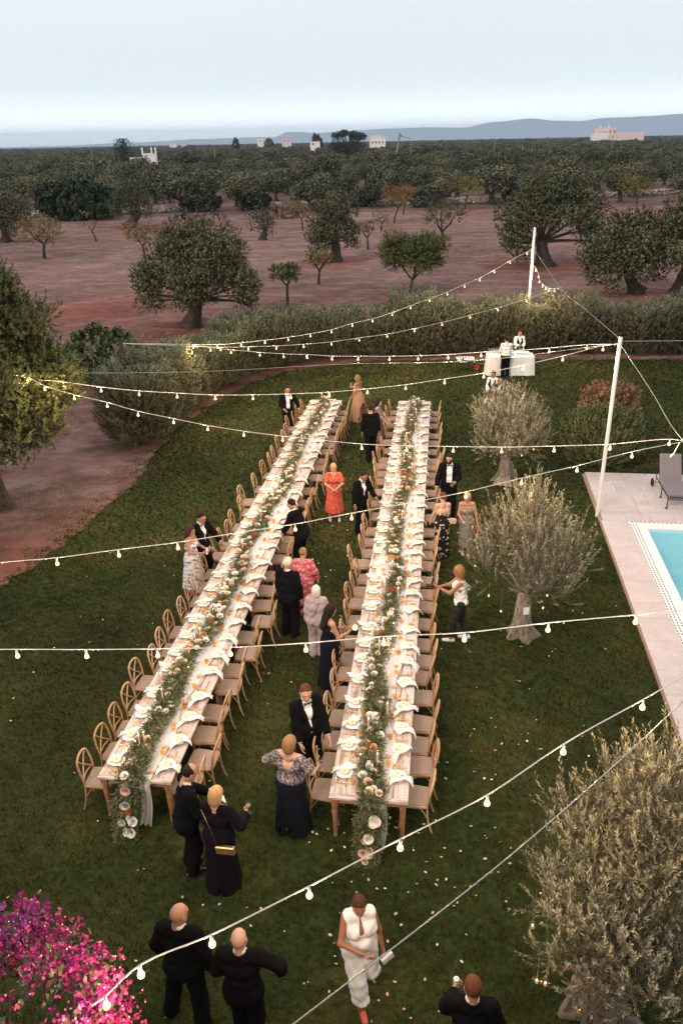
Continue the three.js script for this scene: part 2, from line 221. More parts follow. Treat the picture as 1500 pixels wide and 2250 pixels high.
// ---------------------------------------------------------------- trees, hedge, bushes
const barkTex = tex(512, 512, (u, v, o) => { const n = fbm(u * 18, v * 5, 18, 5, 5, 301), f = fbm(u * 50, v * 14, 50, 14, 3, 311), k = .45 + .75 * n + .45 * (f - .5), cr = sstep(.42, .3, f) * .5; o[0] = .36 * k * (1 - cr); o[1] = .295 * k * (1 - cr); o[2] = .245 * k * (1 - cr); }, [1, 1 / 1.2]);
const barkBump = greyTex(512, 512, (u, v) => fbm(u * 24, v * 6, 24, 6, 5, 331), [1, 1 / 1.2]);
const M_bark = mat([1, 1, 1], { map: barkTex, bumpMap: barkBump, bumpScale: .03, roughness: .95 });
const M_barkDark = mat([.17, .15, .14], { map: barkTex, bumpMap: barkBump, bumpScale: .03, roughness: .95 });
const M_leaf = pmat([1, 1, 1], { vertexColors: true, roughness: .75, specularIntensity: .4 });
const M_leafGloss = mat([1, 1, 1], { vertexColors: true, roughness: .5 });
const M_leafVar = [[.62, .64, .60], [1, 1, 1], [1.35, 1.3, 1.3], [.82, .86, .76]].map((c) => pmat(c, { vertexColors: true, roughness: .75, specularIntensity: .4 }));
const M_barkMid = mat([.25, .22, .20], { map: barkTex, bumpMap: barkBump, bumpScale: .03, roughness: .95 });
// gnarled trunk: fused roots and ribs that twist as they climb
function gnarled(mb, base, top, r0, r1, seed, o = {}) {
  const r = rng(seed), n = o.rows ?? 16, seg = o.seg ?? 22, lean = o.bend ?? .15, ribs = o.ribs ?? 5 + Math.floor(r() * 3), tw = (r() - .5) * 2.4, ph = r() * 6, pts = [], b = V((r() - .5) * lean, 0, (r() - .5) * lean);
  for (let k = 0; k <= n; k++) { const t = k / n; pts.push(V(lerp(base[0], top[0], t) + b.x * Math.sin(t * PI), lerp(base[1], top[1], t), lerp(base[2], top[2], t) + b.z * Math.sin(t * PI))); }
  mb.tube(pts, (t) => lerp(r0, r1, Math.pow(t, .7)) * (1 + (o.flare ?? .5) * Math.pow(1 - t, 4)), seg, null, true, (t, a) => { const root = Math.pow(1 - t, 3); return 1 + (.17 + .32 * root) * Math.cos(a * ribs + tw * t + ph) * (.6 + .4 * Math.sin(a * 2 + ph)) + .30 * (noise2(Math.cos(a) * 1.6 + seed, Math.sin(a) * 1.6 + t * 5, seed, 3) - .5) - .25 * Math.max(0, Math.cos(a * 2 + ph * 2 + t * 3) - .8); });
}
// a leafy shoot that starts at p and grows along d
function shoot(mb, wood, r, p, d, len, n, leaf, wid, col, o = {}) {
  let x = p.x, y = p.y, z = p.z, dx = d.x, dy = d.y, dz = d.z; const st = len / n, lift = o.lift ?? .05, jit = o.jit ?? .12, path = wood ? [V(x, y, z)] : null;
  for (let k = 0; k < n; k++) {
    dx += (r() - .5) * jit; dy += (r() - .5) * jit + lift; dz += (r() - .5) * jit; let l = Math.hypot(dx, dy, dz); dx /= l; dy /= l; dz /= l; x += dx * st; y += dy * st; z += dz * st; if (path && k % 3 === 2) path.push(V(x, y, z));
    for (let j = 0; j < (o.per ?? 2); j++) {
      let ax = r() - .5, ay = r() - .5, az = r() - .5; const q = ax * dx + ay * dy + az * dz; ax -= q * dx; ay -= q * dy; az -= q * dz; l = Math.hypot(ax, ay, az) || 1; ax /= l; ay /= l; az /= l;
      const sp = o.spread ?? .75; let lx = dx * (1 - sp * .5) + ax * sp, ly = dy * (1 - sp * .5) + ay * sp, lz = dz * (1 - sp * .5) + az * sp; l = Math.hypot(lx, ly, lz); lx /= l; ly /= l; lz /= l;
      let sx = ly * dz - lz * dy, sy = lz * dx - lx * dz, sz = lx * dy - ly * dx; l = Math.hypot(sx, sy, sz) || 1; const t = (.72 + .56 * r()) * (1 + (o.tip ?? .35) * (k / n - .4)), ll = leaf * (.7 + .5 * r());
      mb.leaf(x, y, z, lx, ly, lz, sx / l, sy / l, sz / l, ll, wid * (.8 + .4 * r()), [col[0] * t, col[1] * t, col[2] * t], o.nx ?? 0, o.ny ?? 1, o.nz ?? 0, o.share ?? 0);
    }
  }
  if (path && path.length > 1) wood.tube(path, (t) => (o.stem ?? .006) * (1 - .7 * t), 4, [.55, .5, .42], false);
}
// an olive tree as [trunk geometry, crown geometry]; clumps: [x, y, z, radius] of the crown's masses
function oliveTree(seed, o) {
  const r = rng(seed), wood = new MB(), crown = new MB(), fork = V(o.lean?.[0] ?? 0, o.fork, o.lean?.[1] ?? 0);
  gnarled(wood, [0, -.05, 0], [fork.x, fork.y, fork.z], o.r0, o.r0 * .62, seed + 1, o.trunk);
  const clumps = o.clumps ?? [];
  if (!o.clumps) for (let k = 0; k < o.n; k++) { const a = k / o.n * 2 * PI * 2.4 + r() * .8, t = (k + .5) / o.n, e = Math.sqrt(1 - Math.pow(t * 1.25 - .38, 2)) || .3; clumps.push([fork.x + Math.cos(a) * o.w * .5 * e * (.55 + .3 * r()), lerp(o.low, o.h - o.cr * .8, t) + (r() - .5) * .3, fork.z + Math.sin(a) * o.w * .5 * e * (.55 + .3 * r()), o.cr * (.75 + .5 * r())]); }
  const lobes = [];
  for (const c of clumps) { // masses break up into smaller lobes
    if (!o.sub) { lobes.push([...c, 1]); continue; } lobes.push([c[0], c[1], c[2], c[3] * .68, 1]);
    for (let k = 0; k < o.sub; k++) { const u = r() * 1.7 - .7, a = k / o.sub * 2 * PI * 1.6 + r(), q = Math.sqrt(Math.max(0, 1 - u * u)) * c[3] * .68; lobes.push([c[0] + Math.cos(a) * q, c[1] + u * c[3] * .55, c[2] + Math.sin(a) * q, c[3] * (.38 + .24 * r()), 0]); }
  }
  for (const [cx, cy, cz, cr, main] of lobes) {
    const e = V(cx, cy, cz), mid = V(lerp(fork.x, cx, .5) + (r() - .5) * .25 * cr, lerp(fork.y, cy, .42), lerp(fork.z, cz, .5) + (r() - .5) * .25 * cr), L = curve([fork.clone().setY(fork.y - .12), mid, e], 7), lr = o.r0 * (.16 + .1 * r());
    if (main) wood.tube(L, (t) => lr * (1 - .8 * t), 7, null, false);
    const ns = Math.round(o.shoots * cr * cr), tone = 1 + (o.tones ?? .4) * (r() - .5), warm = r();
    for (let k = 0; k < ns; k++) {
      const u = r() * 2 - 1, a = r() * 2 * PI, s = Math.sqrt(1 - u * u), nx = s * Math.cos(a), ny = u, nz = s * Math.sin(a), q = cr * (.45 + .5 * Math.pow(r(), .6)) * (1 + (o.ragged ?? .3) * (noise2(nx * 2.2 + cx, nz * 2.2 + ny * 2 + cz, seed, 2) - .5));
      const p = V(cx + nx * q, cy + ny * q * (o.flat ?? .85), cz + nz * q), d = V(nx + (r() - .5) * .7, ny + (o.up ?? .55) + (r() - .5) * .5, nz + (r() - .5) * .7).normalize();
      if (ny < -.45 && r() < .5) d.y -= .8;
      const t = tone * (.8 + .4 * r()), g = o.col, y = (o.warm ?? .25) * warm * r();
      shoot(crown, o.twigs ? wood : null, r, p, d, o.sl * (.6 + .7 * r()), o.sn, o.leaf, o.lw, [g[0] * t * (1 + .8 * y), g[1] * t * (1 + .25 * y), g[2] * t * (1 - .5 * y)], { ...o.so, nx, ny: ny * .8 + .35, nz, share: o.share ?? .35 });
    }
  }
  return [wood.build(), crown.build()];
}
function tree(name, label, category, pos, turn, [tg, cg], group, tm = M_bark, cm = M_leaf) { const t = thing(name, label, category, pos, turn, group); part('trunk', tg, tm, t); part('crown', cg, cm, t); return t; }
const OLIVED = [.090, .099, .050];
// the three olives on the lawn
tree('olive_tree', 'small old olive with round silvery crown near two waiters, lanterns under it', 'olive tree', [4.64, 0, -21.68], .4, oliveTree(11, { fork: 1.0, r0: .19, n: 14, w: 1.85, low: 1.25, h: 2.7, cr: .5, shoots: 300, sl: .34, sn: 10, leaf: .07, lw: .018, col: [.20, .19, .14], so: { per: 2, spread: .6, tip: .5, stem: .004 }, ragged: 1.0, up: 1.0, warm: .3, trunk: { flare: .8 } }), 'olive trees on the lawn');
tree('olive_tree', 'wide bushy olive beside the woman with a camera, paper pinned to its trunk', 'olive tree', [3.52, 0, -13.78], 1.3, oliveTree(22, { fork: 1.0, r0: .20, clumps: [[.12, 2.75, 0, .33], [-.38, 2.4, .1, .28], [.5, 2.4, 0, .38], [-.45, 1.95, .2, .38], [.15, 2.2, -.3, .5], [.75, 2.1, -.1, .42], [-.7, 1.6, .1, .36], [0, 1.8, .5, .5], [.6, 1.7, .5, .48], [1.0, 1.75, 0, .40], [-.45, 1.4, .5, .38], [.3, 1.35, .7, .4], [.85, 1.35, .4, .36], [-.3, 1.6, -.6, .5], [.6, 1.6, -.7, .5], [1.15, 2.15, -.1, .25], [0, 1.2, .2, .38]], shoots: 290, sl: .5, sn: 15, leaf: .062, lw: .0155, col: [.20, .188, .132], so: { per: 2, spread: .55, tip: 1.0, stem: .005, jit: .09 }, twigs: true, ragged: 1.3, up: 1.25, warm: .35, trunk: { flare: .85, rows: 22, seg: 30 } }), 'olive trees on the lawn');
tree('olive_tree', 'large gnarled olive closest to the house, lit by tealights, twisted grey trunk', 'olive tree', [2.75, 0, -6.05], 2.2 * 0, oliveTree(33, { fork: 1.1, r0: .27, clumps: [[-.15, 1.89, -.45, .5], [.05, 2.12, -.75, .55], [.55, 2.54, -.65, .6], [.35, 2.31, .1, .55], [1.05, 2.49, -.3, .62], [1.0, 2.03, .5, .6], [-.2, 1.61, .15, .5], [.2, 1.56, .75, .5], [-.35, 1.38, -.35, .42], [.7, 2.03, -1.1, .5], [1.45, 1.84, -.6, .6], [1.6, 2.21, .3, .55], [-.2, 1.24, .6, .36], [.6, 2.77, -.35, .45], [1.2, 1.38, .9, .45], [-.05, 1.89, .45, .45], [.9, 1.56, -.9, .5], [-.5, 1.61, .5, .32]], sub: 4, shoots: 430, sl: .34, sn: 13, leaf: .056, lw: .013, col: [.176, .172, .120], so: { per: 2, spread: .55, tip: 1.0, stem: .004, jit: .09 }, twigs: true, ragged: 1.2, up: 1.0, warm: .5, trunk: { flare: .55, rows: 26, seg: 40, ribs: 7 } }), 'olive trees on the lawn');
// the big one beyond the lawn's left edge
tree('olive_tree', 'tall olive at the lawn edge that the string lights are tied to', 'olive tree', [-9.75, 0, -20.6], 0, oliveTree(44, { fork: 2.3, r0: .5, lean: [.3, .2], clumps: [[-0.30, 6.35, .2, 1.1], [0.60, 5.75, -.3, 1.0], [-1.30, 6.05, 0, 1.2], [0.20, 4.95, 1.0, 1.15], [1.00, 4.65, -.2, 1.0], [-0.30, 5.25, -1, 1.1], [1.60, 4.05, .3, .85], [1.00, 3.75, 1.1, .95], [-0.20, 3.95, 1.6, 1.1], [2.00, 3.35, .0, .65], [-1.50, 4.55, 1, 1.1], [0.70, 3.05, 1.8, .75], [-0.70, 3.15, 2, .8], [1.50, 2.95, .9, .6], [-1.90, 3.65, 1.6, 1], [2.00, 5.05, .3, .7], [2.40, 4.15, .6, .7], [2.70, 3.45, .3, .6], [2.20, 2.75, .9, .6], [1.80, 2.35, 1.5, .5], [1.10, 2.25, 2.3, .6], [0.10, 2.45, 2.6, .7], [1.40, 5.75, 0, .7], [0.40, 3.95, 2.2, .8], [1.50, 3.65, 1.6, .7]], sub: 6, shoots: 310, sl: .34, sn: 9, leaf: .08, lw: .03, col: [.066, .080, .029], so: { per: 3, spread: .7, tip: .4, stem: .006 }, ragged: .5, up: .3, warm: .35, share: .5 }), undefined, M_barkMid);
// olives of the red field; lit tips put into their leaf colour
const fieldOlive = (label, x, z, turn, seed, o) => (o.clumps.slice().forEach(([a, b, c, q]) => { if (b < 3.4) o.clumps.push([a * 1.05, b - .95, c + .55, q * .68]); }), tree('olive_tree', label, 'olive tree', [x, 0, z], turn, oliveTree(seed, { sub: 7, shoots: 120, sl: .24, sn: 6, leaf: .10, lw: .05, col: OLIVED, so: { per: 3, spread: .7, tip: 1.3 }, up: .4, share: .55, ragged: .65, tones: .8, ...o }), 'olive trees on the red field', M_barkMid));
fieldOlive('big dark olive on red soil just beyond the hedge, split leaning trunk', -7.9, -44.5, 0, 51, { fork: 1.5, r0: .48, lean: [.45, 0], clumps: [[1.6, 4.3, 0, 1.4], [2.2, 3.6, .2, 1.2], [-.3, 4.3, 0, 1.25], [.7, 4.9, -.2, 1.0], [-.9, 3.6, .3, 1.15], [-1.7, 2.5, .3, 1.0], [-2.1, 2.8, -.2, .75], [.3, 2.8, .9, 1.0], [1.3, 2.9, .8, 1.1], [2.9, 2.7, .2, 1.0], [3.2, 2.3, .4, .7], [.8, 3.7, .8, 1.15], [.5, 3.8, -1.1, 1.3], [1.8, 3.1, -1, 1.1], [.1, 2.6, 1.4, .9]], shoots: 170, leaf: .085, lw: .04 });
fieldOlive('upright olive in the middle of the red field with pale split trunk', -.15, -69.4, 0, 52, { fork: 1.7, r0: .5, lean: [.1, 0], clumps: [[.2, 4.6, 0, 1.0], [-.8, 3.9, .2, 1.05], [.8, 3.7, .2, 1.1], [-1.3, 2.8, .3, .95], [.1, 3.2, .8, 1.1], [1.3, 2.5, 0, .85], [-.6, 2.3, .7, .8], [.2, 3.6, -1, 1.1], [-1.6, 1.9, .4, .7]] });
fieldOlive('broad olive behind the far white pole with open forked trunk', 15.8, -64.5, 0, 53, { fork: 1.9, r0: .6, lean: [-.4, 0], clumps: [[-1.6, 5.0, 0, 1.5], [.2, 5.3, .2, 1.5], [1.8, 4.9, 0, 1.5], [-2.6, 3.7, .4, 1.4], [-2.7, 2.6, .6, 1.1], [2.9, 4.0, .2, 1.4], [2.6, 2.9, .5, 1.1], [-.8, 3.8, 1.2, 1.5], [1.0, 3.9, 1.2, 1.4], [0, 4.3, -1.5, 1.6], [-2.0, 1.9, .8, .8], [3.3, 2.7, -.3, .8]] });
fieldOlive('leaning olive on the red field, trunk slanting to one side', 18.6, -51.9, 0, 54, { fork: 1.5, r0: .38, lean: [-.9, .1], clumps: [[-1.3, 3.9, 0, 1.25], [-.2, 4.0, -.4, 1.25], [.6, 3.2, .3, 1.2], [-2.2, 3.1, .3, 1.2], [-1.3, 2.6, .9, 1.2], [-2.9, 2.1, .3, .95], [-.3, 2.4, .9, 1.1], [.9, 2.2, .2, .8], [-1.9, 1.7, .9, .8]] });
fieldOlive('tall olive next to the leaning one, thick dark trunk', 20.9, -51.2, 0, 55, { fork: 1.7, r0: .42, lean: [.3, 0], clumps: [[.2, 4.9, 0, 1.4], [-.8, 4.2, .4, 1.2], [1.3, 4.2, 0, 1.4], [-.7, 3.1, .8, 1.1], [.8, 3.2, 1, 1.3], [2.0, 3.0, .2, 1.2], [.2, 3.8, -1, 1.4]] });
fieldOlive('small dark olive on the far side of the red field', -7.4, -87, 0, 56, { fork: 1.0, r0: .35, lean: [.3, 0], clumps: [[0, 2.7, 0, .9], [.8, 2.4, .2, .8], [-.8, 2.3, .2, .8], [.2, 2.0, .8, .8], [1.0, 1.7, .3, .55]], shoots: 46 });
fieldOlive('olive with pale twisted leaning trunk near the stone wall', -24.4, -103, 0, 57, { fork: 1.6, r0: .6, lean: [1.1, 0], clumps: [[.8, 4.5, 0, 1.2], [-.4, 3.6, .3, 1.3], [1.8, 3.4, .3, 1.2], [.7, 3.0, .9, 1.2], [-1.2, 2.6, .2, 1.0], [2.4, 2.4, .3, .8], [.6, 3.7, -1, 1.3]] });
fieldOlive('wide olive at the far corner of the red field above the lit tree', -34.4, -90, 0, 58, { fork: 1.4, r0: .5, clumps: [[0, 4.2, 0, 1.4], [1.6, 3.6, 0, 1.3], [-1.6, 3.7, .3, 1.4], [2.4, 2.6, .3, 1.1], [0, 2.9, 1.2, 1.4], [1.2, 2.2, 1.2, 1.0], [-2.2, 2.5, .6, 1.2]] });
// small pruned fruit trees
function fruitTree(seed, h, w, o = {}) {
  const r = rng(seed), wood = new MB(), crown = new MB(), th = h * (o.stem ?? .42), lean = (r() - .5) * .35 + (o.lean ?? 0), f = V(lean * th, th, (r() - .5) * .2);
  wood.tube(curve([[0, -.05, 0], [lean * .3 * th, th * .5, .03], f], 6), (t) => (o.r ?? .09) * (1.25 - .5 * t), 7);
  const nl = o.limbs ?? 4;
  for (let k = 0; k < nl; k++) {
    const a = k / nl * 2 * PI + r(), e = V(f.x + Math.cos(a) * w * .36, h * (.72 + .18 * r()), f.z + Math.sin(a) * w * .36); wood.tube(curve([f.clone(), V(lerp(f.x, e.x, .6), lerp(f.y, e.y, .45), lerp(f.z, e.z, .6)), e], 5), (t) => (o.r ?? .09) * .62 * (1 - .6 * t), 6);
    for (let j = 0; j < (o.dens ?? 60); j++) { const q = V((r() - .5), (r() - .5), (r() - .5)).normalize(), p = e.clone().addScaledVector(q, w * .25 * Math.cbrt(r())), t = .8 + .4 * r(), c = o.col ?? [.16, .125, .04]; p.y = Math.max(p.y, th * .9); shoot(crown, null, r, p, V(q.x, .25 + q.y + r() * .4, q.z).normalize(), .35 * w * .5, 6, .13, .07, c.map((x) => x * t), { per: 2, spread: .8, nx: q.x, ny: .6, nz: q.z, share: .4 }); }
  }
  return [wood.build(), crown.build()];
}
const fruit = (label, x, z, turn, seed, h, w, o) => tree('fruit_tree', label, 'fruit tree', [x, 0, z], turn, fruitTree(seed, h, w, o), 'small pruned fruit trees on the red field', M_barkDark);
fruit('slim fruit tree with fresh green tuft right behind the hedge', -2.98, -50.1, 0, 61, 2.35, 1.5, { col: [.085, .10, .03], dens: 70, limbs: 3, stem: .5 });
fruit('small fruit tree with thinning yellow crown between the slim tree and the upright olive', -1.25, -57.9, 0, 62, 2.15, 1.4, { col: [.20, .15, .055], dens: 34 });
fruit('yellowing fruit tree just behind the big dark olive', -16.4, -73.3, 0, 63, 2.7, 2.3, { col: [.19, .13, .05], dens: 55 });
fruit('flat-topped yellow fruit tree with crooked black limbs', -25.7, -75.3, 0, 64, 2.9, 3.3, { col: [.16, .11, .035], dens: 75, r: .13 });
fruit('bare forked fruit tree with two small leafy tips', -24.7, -88.8, 0, 65, 2.4, 2.4, { col: [.14, .12, .045], dens: 20, limbs: 2, lean: -.2 });
fruit('dark green fruit tree with two-lobed crown on a black trunk', 9.5, -75.5, 0, 66, 3.7, 3.2, { col: [.08, .085, .022], dens: 85, r: .16, limbs: 3 });
fruit('round bushy bright green tree right behind the hedge', 4.65, -53.5, 0, 67, 3.0, 3.1, { col: [.062, .078, .016], dens: 260, stem: .28, limbs: 5 });
fruit('thin fruit tree with sparse yellow crown beside the upright olive', 2.86, -77.2, 0, 68, 2.35, 1.7, { col: [.19, .14, .06], dens: 26 });
fruit('orange-tinged fruit tree with full crown near the stone wall', 6.9, -102.5, 0, 69, 3.8, 3.2, { col: [.20, .125, .035], dens: 75, lean: .2 });
fruit('tiny nearly leafless fruit tree in front of the orange-tinged one', 4.9, -93.2, 0, 70, 2.0, 1.9, { col: [.18, .14, .09], dens: 12 });
fruit('orange fruit tree touching the stone wall', 8.9, -114, 0, 71, 3.0, 2.7, { col: [.2, .125, .035], dens: 55 });
fruit('dry small fruit tree leaning behind the bushy green tree', 7.7, -68.2, 0, 72, 1.9, 1.8, { col: [.17, .125, .06], dens: 30, lean: .5 });
fruit('yellow-green fruit tree at the stone wall beyond the two-lobed tree', 18.0, -121, 0, 73, 3.6, 4.0, { col: [.17, .14, .03], dens: 70 });
fruit('bright yellow umbrella-shaped fruit tree far out near the wall end', 42.4, -122.7, 0, 74, 3.2, 4.2, { col: [.21, .155, .03], dens: 60 });
fruit('dark thin fruit tree beside the pink shrub', -3.65, -95.4, 0, 75, 2.9, 2.2, { col: [.17, .12, .05], dens: 40 });
// grove beyond the wall: a few shapes, many trees
const groveShapes = [];
for (let s = 0; s < 7; s++) groveShapes.push(oliveTree(200 + s, { fork: 1.3, r0: .45, tones: .7, n: 9 + s % 3, w: 4.0 + (s % 3) * .5, sub: 6, low: 2.0, h: 4.2 + .25 * (s % 4), cr: 1.25, shoots: 60, sl: .16, sn: 4, leaf: .17, lw: .12, col: [.112, .120, .070], so: { per: 3, spread: .7, tip: 1.3 }, up: .6, share: .72, ragged: .5, trunk: { rows: 6, seg: 8 } }));  // top light and dark insides of the crowns put into leaf colour
{
  const r = rng(9), rows = [];
  for (let z = -127; z > -2300;) { const d = -z, step = z > -420 ? 9.2 : z > -1000 ? 13 : 22, half = d * .43 + 14; for (let x = -half; x < half; x += step * (.9 + .25 * r())) rows.push([x + (r() - .5) * 3.4, z + (r() - .5) * 4, d]); z -= step * .92; }
  const keep = rows.filter(([x, z]) => !(Math.abs(x + 49) < 6 && z < -236 && z > -262) && !(Math.abs(x - 4.9) < 8 && z < -318 && z > -342) && Math.hypot(x - 36, z + 420) > 9);
  const protos = groveShapes.map((s) => null); let made = 0; const rest = groveShapes.map(() => []);
  for (const [x, z, d] of keep) {
    const k = Math.floor(r() * 7), sc = (.74 + .58 * r() * r() + .1 * r()) * (d > 420 ? 1.3 : 1) * (d > 1000 ? 1.5 : 1), sy = sc * (.88 + .2 * r()) * (d > 1000 ? .62 : d > 420 ? .8 : 1), a = r() * 6.3, label = 'round dark olive tree in the grove beyond the stone wall', group = 'olive trees of the grove';
    if (made < 300) { let t; if (!protos[k]) t = protos[k] = tree('grove_olive_tree', label, 'olive tree', [x, 0, z], a, groveShapes[k], group, M_barkMid, M_leafVar[k % 4]); else t = copy(protos[k], label, [x, 0, z], a, group); t.scale.set(sc, sy, sc); made++; }
    else rest[k].push({ x, z, a, s: sc, sy, c: (() => { const q = .55 + .8 * r(); return [q * (1 + .12 * r()), q, q * (.85 + .2 * r())]; })() });
  }
  rest.forEach((spots, k) => { if (!spots.length) return; const m = new MB(), far = oliveTree(300 + k, { fork: 1.3, r0: .4, n: 7, w: 4.8, sub: 4, low: 1.9, h: 4.4, cr: 1.4, shoots: 22, sl: .25, sn: 3, leaf: .34, lw: .26, col: [.112, .120, .070], so: { per: 3, tip: .6 }, up: .5, share: .85, trunk: { rows: 3, seg: 5 } })[1]; scatter('distant_grove', far, M_leaf, spots, 'olive grove running on to the horizon', 'olive grove'); });
}
// undergrowth and bushes by the wall
function bushGeo(seed, w, h, d, n, leaf, lw, col, o = {}) {
  const r = rng(seed), m = new MB();
  for (let k = 0; k < n; k++) { const u = r() * 2 - 1, a = r() * 2 * PI, s = Math.sqrt(1 - u * u), e = o.square ?? 0, sq = 1 / Math.max(Math.abs(s * Math.cos(a)), Math.abs(u), Math.abs(s * Math.sin(a))), q = lerp(1, sq, e) * (.62 + .38 * Math.pow(r(), .5)) * (1 + (o.ragged ?? .25) * (noise2(s * Math.cos(a) * 3 + seed, u * 3 + s * Math.sin(a) * 2, seed, 2) - .5)), nx = s * Math.cos(a), nz = s * Math.sin(a), p = V(nx * q * w / 2, Math.max(.03, h / 2 + u * q * h / 2), nz * q * d / 2), t = .7 + .6 * r(); shoot(m, null, r, p, V(nx + (r() - .5), u + .6, nz + (r() - .5)).normalize(), (o.sl ?? .25), o.sn ?? 5, leaf, lw, col.map((c) => c * t), { per: 2, spread: .8, nx, ny: u * .6 + .5, nz, share: .4, ...o.so }); }
  return m.build();
}
function bush(name, label, category, pos, geo, stems, group, m = M_leaf) { const t = thing(name, label, category, pos, 0, group); part('foliage', geo, m, t); const w = new MB(), r = rng(Math.round(pos[0] * 100)); for (let k = 0; k < (stems ?? 4); k++) { const a = r() * 6.3, d = .08 + .12 * r(); w.tube([V(Math.cos(a) * d, -.03, Math.sin(a) * d), V(Math.cos(a) * d * 2, .35, Math.sin(a) * d * 2), V(Math.cos(a) * d * 3.5, .8, Math.sin(a) * d * 3.5)], .02, 5); } part('stem', w.build(), M_barkDark, t); return t; }
bush('bush', 'very dark dense rounded bush by the grove near the pale twisted olive', 'bush', [-34, 0, -116], bushGeo(401, 10.5, 4.2, 5, 900, .5, .3, [.022, .034, .012], { sl: .8 }), 4);
bush('bush', 'dry pinkish shrub by the stone wall beside a thin tree', 'bush', [-6.3, 0, -112], bushGeo(402, 3, 1.6, 2, 200, .25, .12, [.2, .12, .09], { sl: .4 }), 4);
for (let k = 0; k < 6; k++) { const [x, z] = [[13, -126], [27, -129], [31.5, -128], [-12, -128], [3, -130], [-19, -126]][k]; bush('bush', ['low grey-green bush behind the wall near the orange tree', 'dry brown-green bush behind the middle of the wall', 'dark thorny bush by the wall gap', 'dark evergreen bush behind the wall near the pale olive', 'dusky bush behind the wall past the pink shrub', 'low dark bush at the near wall end'][k], 'bush', [x, 0, z], bushGeo(410 + k, 4.5, 2.2, 3, 260, .4, .22, [[.06, .065, .04], [.08, .07, .04], [.04, .04, .025], [.025, .035, .012], [.05, .055, .03], [.03, .04, .015]][k], { sl: .6 }), 3); }
bush('fig_bush', 'leafy bright green bush by the dark post at the hedge end', 'bush', [-9.6, 0, -33.2], bushGeo(420, 2.6, 2.1, 1.8, 420, .16, .13, [.045, .072, .018], { sl: .35 }), 5);
bush('clipped_bush', 'clipped square bush with reddish brown leaves behind the green one', 'bush', [8.35, 0, -24.4], bushGeo(421, 1.55, 2.0, 1.5, 1500, .075, .045, [.20, .105, .05], { square: .75, ragged: .1, sl: .16 }), 5);
bush('rosemary_bush', 'rounded green bush at the terrace corner in front of the reddish one', 'bush', [7.75, 0, -22.95], bushGeo(422, 2.15, 1.65, 1.5, 1500, .085, .022, [.105, .115, .045], { sl: .3, sn: 8, so: { spread: .45, lift: .1 } }), 5);
// hedge: separate shrubs in a row
{
  const line = [[-6.45, -25.5], [-6.1, -28.3], [-5.35, -31.3], [-3.7, -34.6], [-.9, -36.8], [3.3, -37.3], [9.5, -37.2], [15.4, -36.4], [22, -35.6]], shapes = [];
  for (let s = 0; s < 4; s++) {
    const r = rng(500 + s), wood = new MB(), m = new MB(), H = 2.55 + .2 * s % .5;
    for (let k = 0; k < 9; k++) { const a = r() * 6.3, d = .15 * r(), e = .75 * Math.sqrt(r()); wood.tube(curve([[Math.cos(a) * d, -.05, Math.sin(a) * d], [Math.cos(a) * e * .5, H * .35, Math.sin(a) * e * .5], [Math.cos(a) * e, H * .8, Math.sin(a) * e]], 5), (t) => .035 * (1 - .7 * t), 5); }
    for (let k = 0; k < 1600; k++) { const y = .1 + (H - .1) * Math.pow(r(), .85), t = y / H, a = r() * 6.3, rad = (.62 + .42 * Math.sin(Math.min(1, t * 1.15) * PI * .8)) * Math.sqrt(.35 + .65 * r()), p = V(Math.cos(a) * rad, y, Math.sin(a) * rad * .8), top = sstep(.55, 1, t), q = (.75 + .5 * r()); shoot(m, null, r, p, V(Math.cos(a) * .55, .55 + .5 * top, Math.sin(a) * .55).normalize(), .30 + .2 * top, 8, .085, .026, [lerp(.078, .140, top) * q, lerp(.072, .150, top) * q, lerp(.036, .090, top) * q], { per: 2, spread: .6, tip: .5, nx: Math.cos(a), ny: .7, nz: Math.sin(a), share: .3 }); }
    shapes.push([wood.build(), m.build()]);
  }
  const r = rng(12), protos = []; let n = 0;
  for (let i = 0; i < line.length - 1; i++) { const a = line[i], b = line[i + 1], L = Math.hypot(b[0] - a[0], b[1] - a[1]), c = Math.max(1, Math.round(L / .98)); for (let k = 0; k < c; k++) { const t = k / c, x = lerp(a[0], b[0], t) + (r() - .5) * .25, z = lerp(a[1], b[1], t) + (r() - .5) * .3, s = n % 4, label = i < 3 ? 'tall silvery hedge shrub at the field end of the lawn' : 'silvery green shrub in the hedge behind the bar', group = i < 3 ? 'hedge shrubs at the field end' : 'hedge shrubs behind the bar'; let o; if (!protos[s]) o = protos[s] = tree('hedge_shrub', label, 'shrub', [x, 0, z], r() * 6.3, shapes[s], group, M_barkDark); else o = copy(protos[s], label, [x, 0, z], r() * 6.3, group); const sc = (i < 3 ? .98 : 1) * (.80 + .32 * r()); o.scale.set(sc * 1.15, sc * [.84, .82, .80, .80, .80, .81, .82, .82][i], sc * 1.1); n++; } }
}
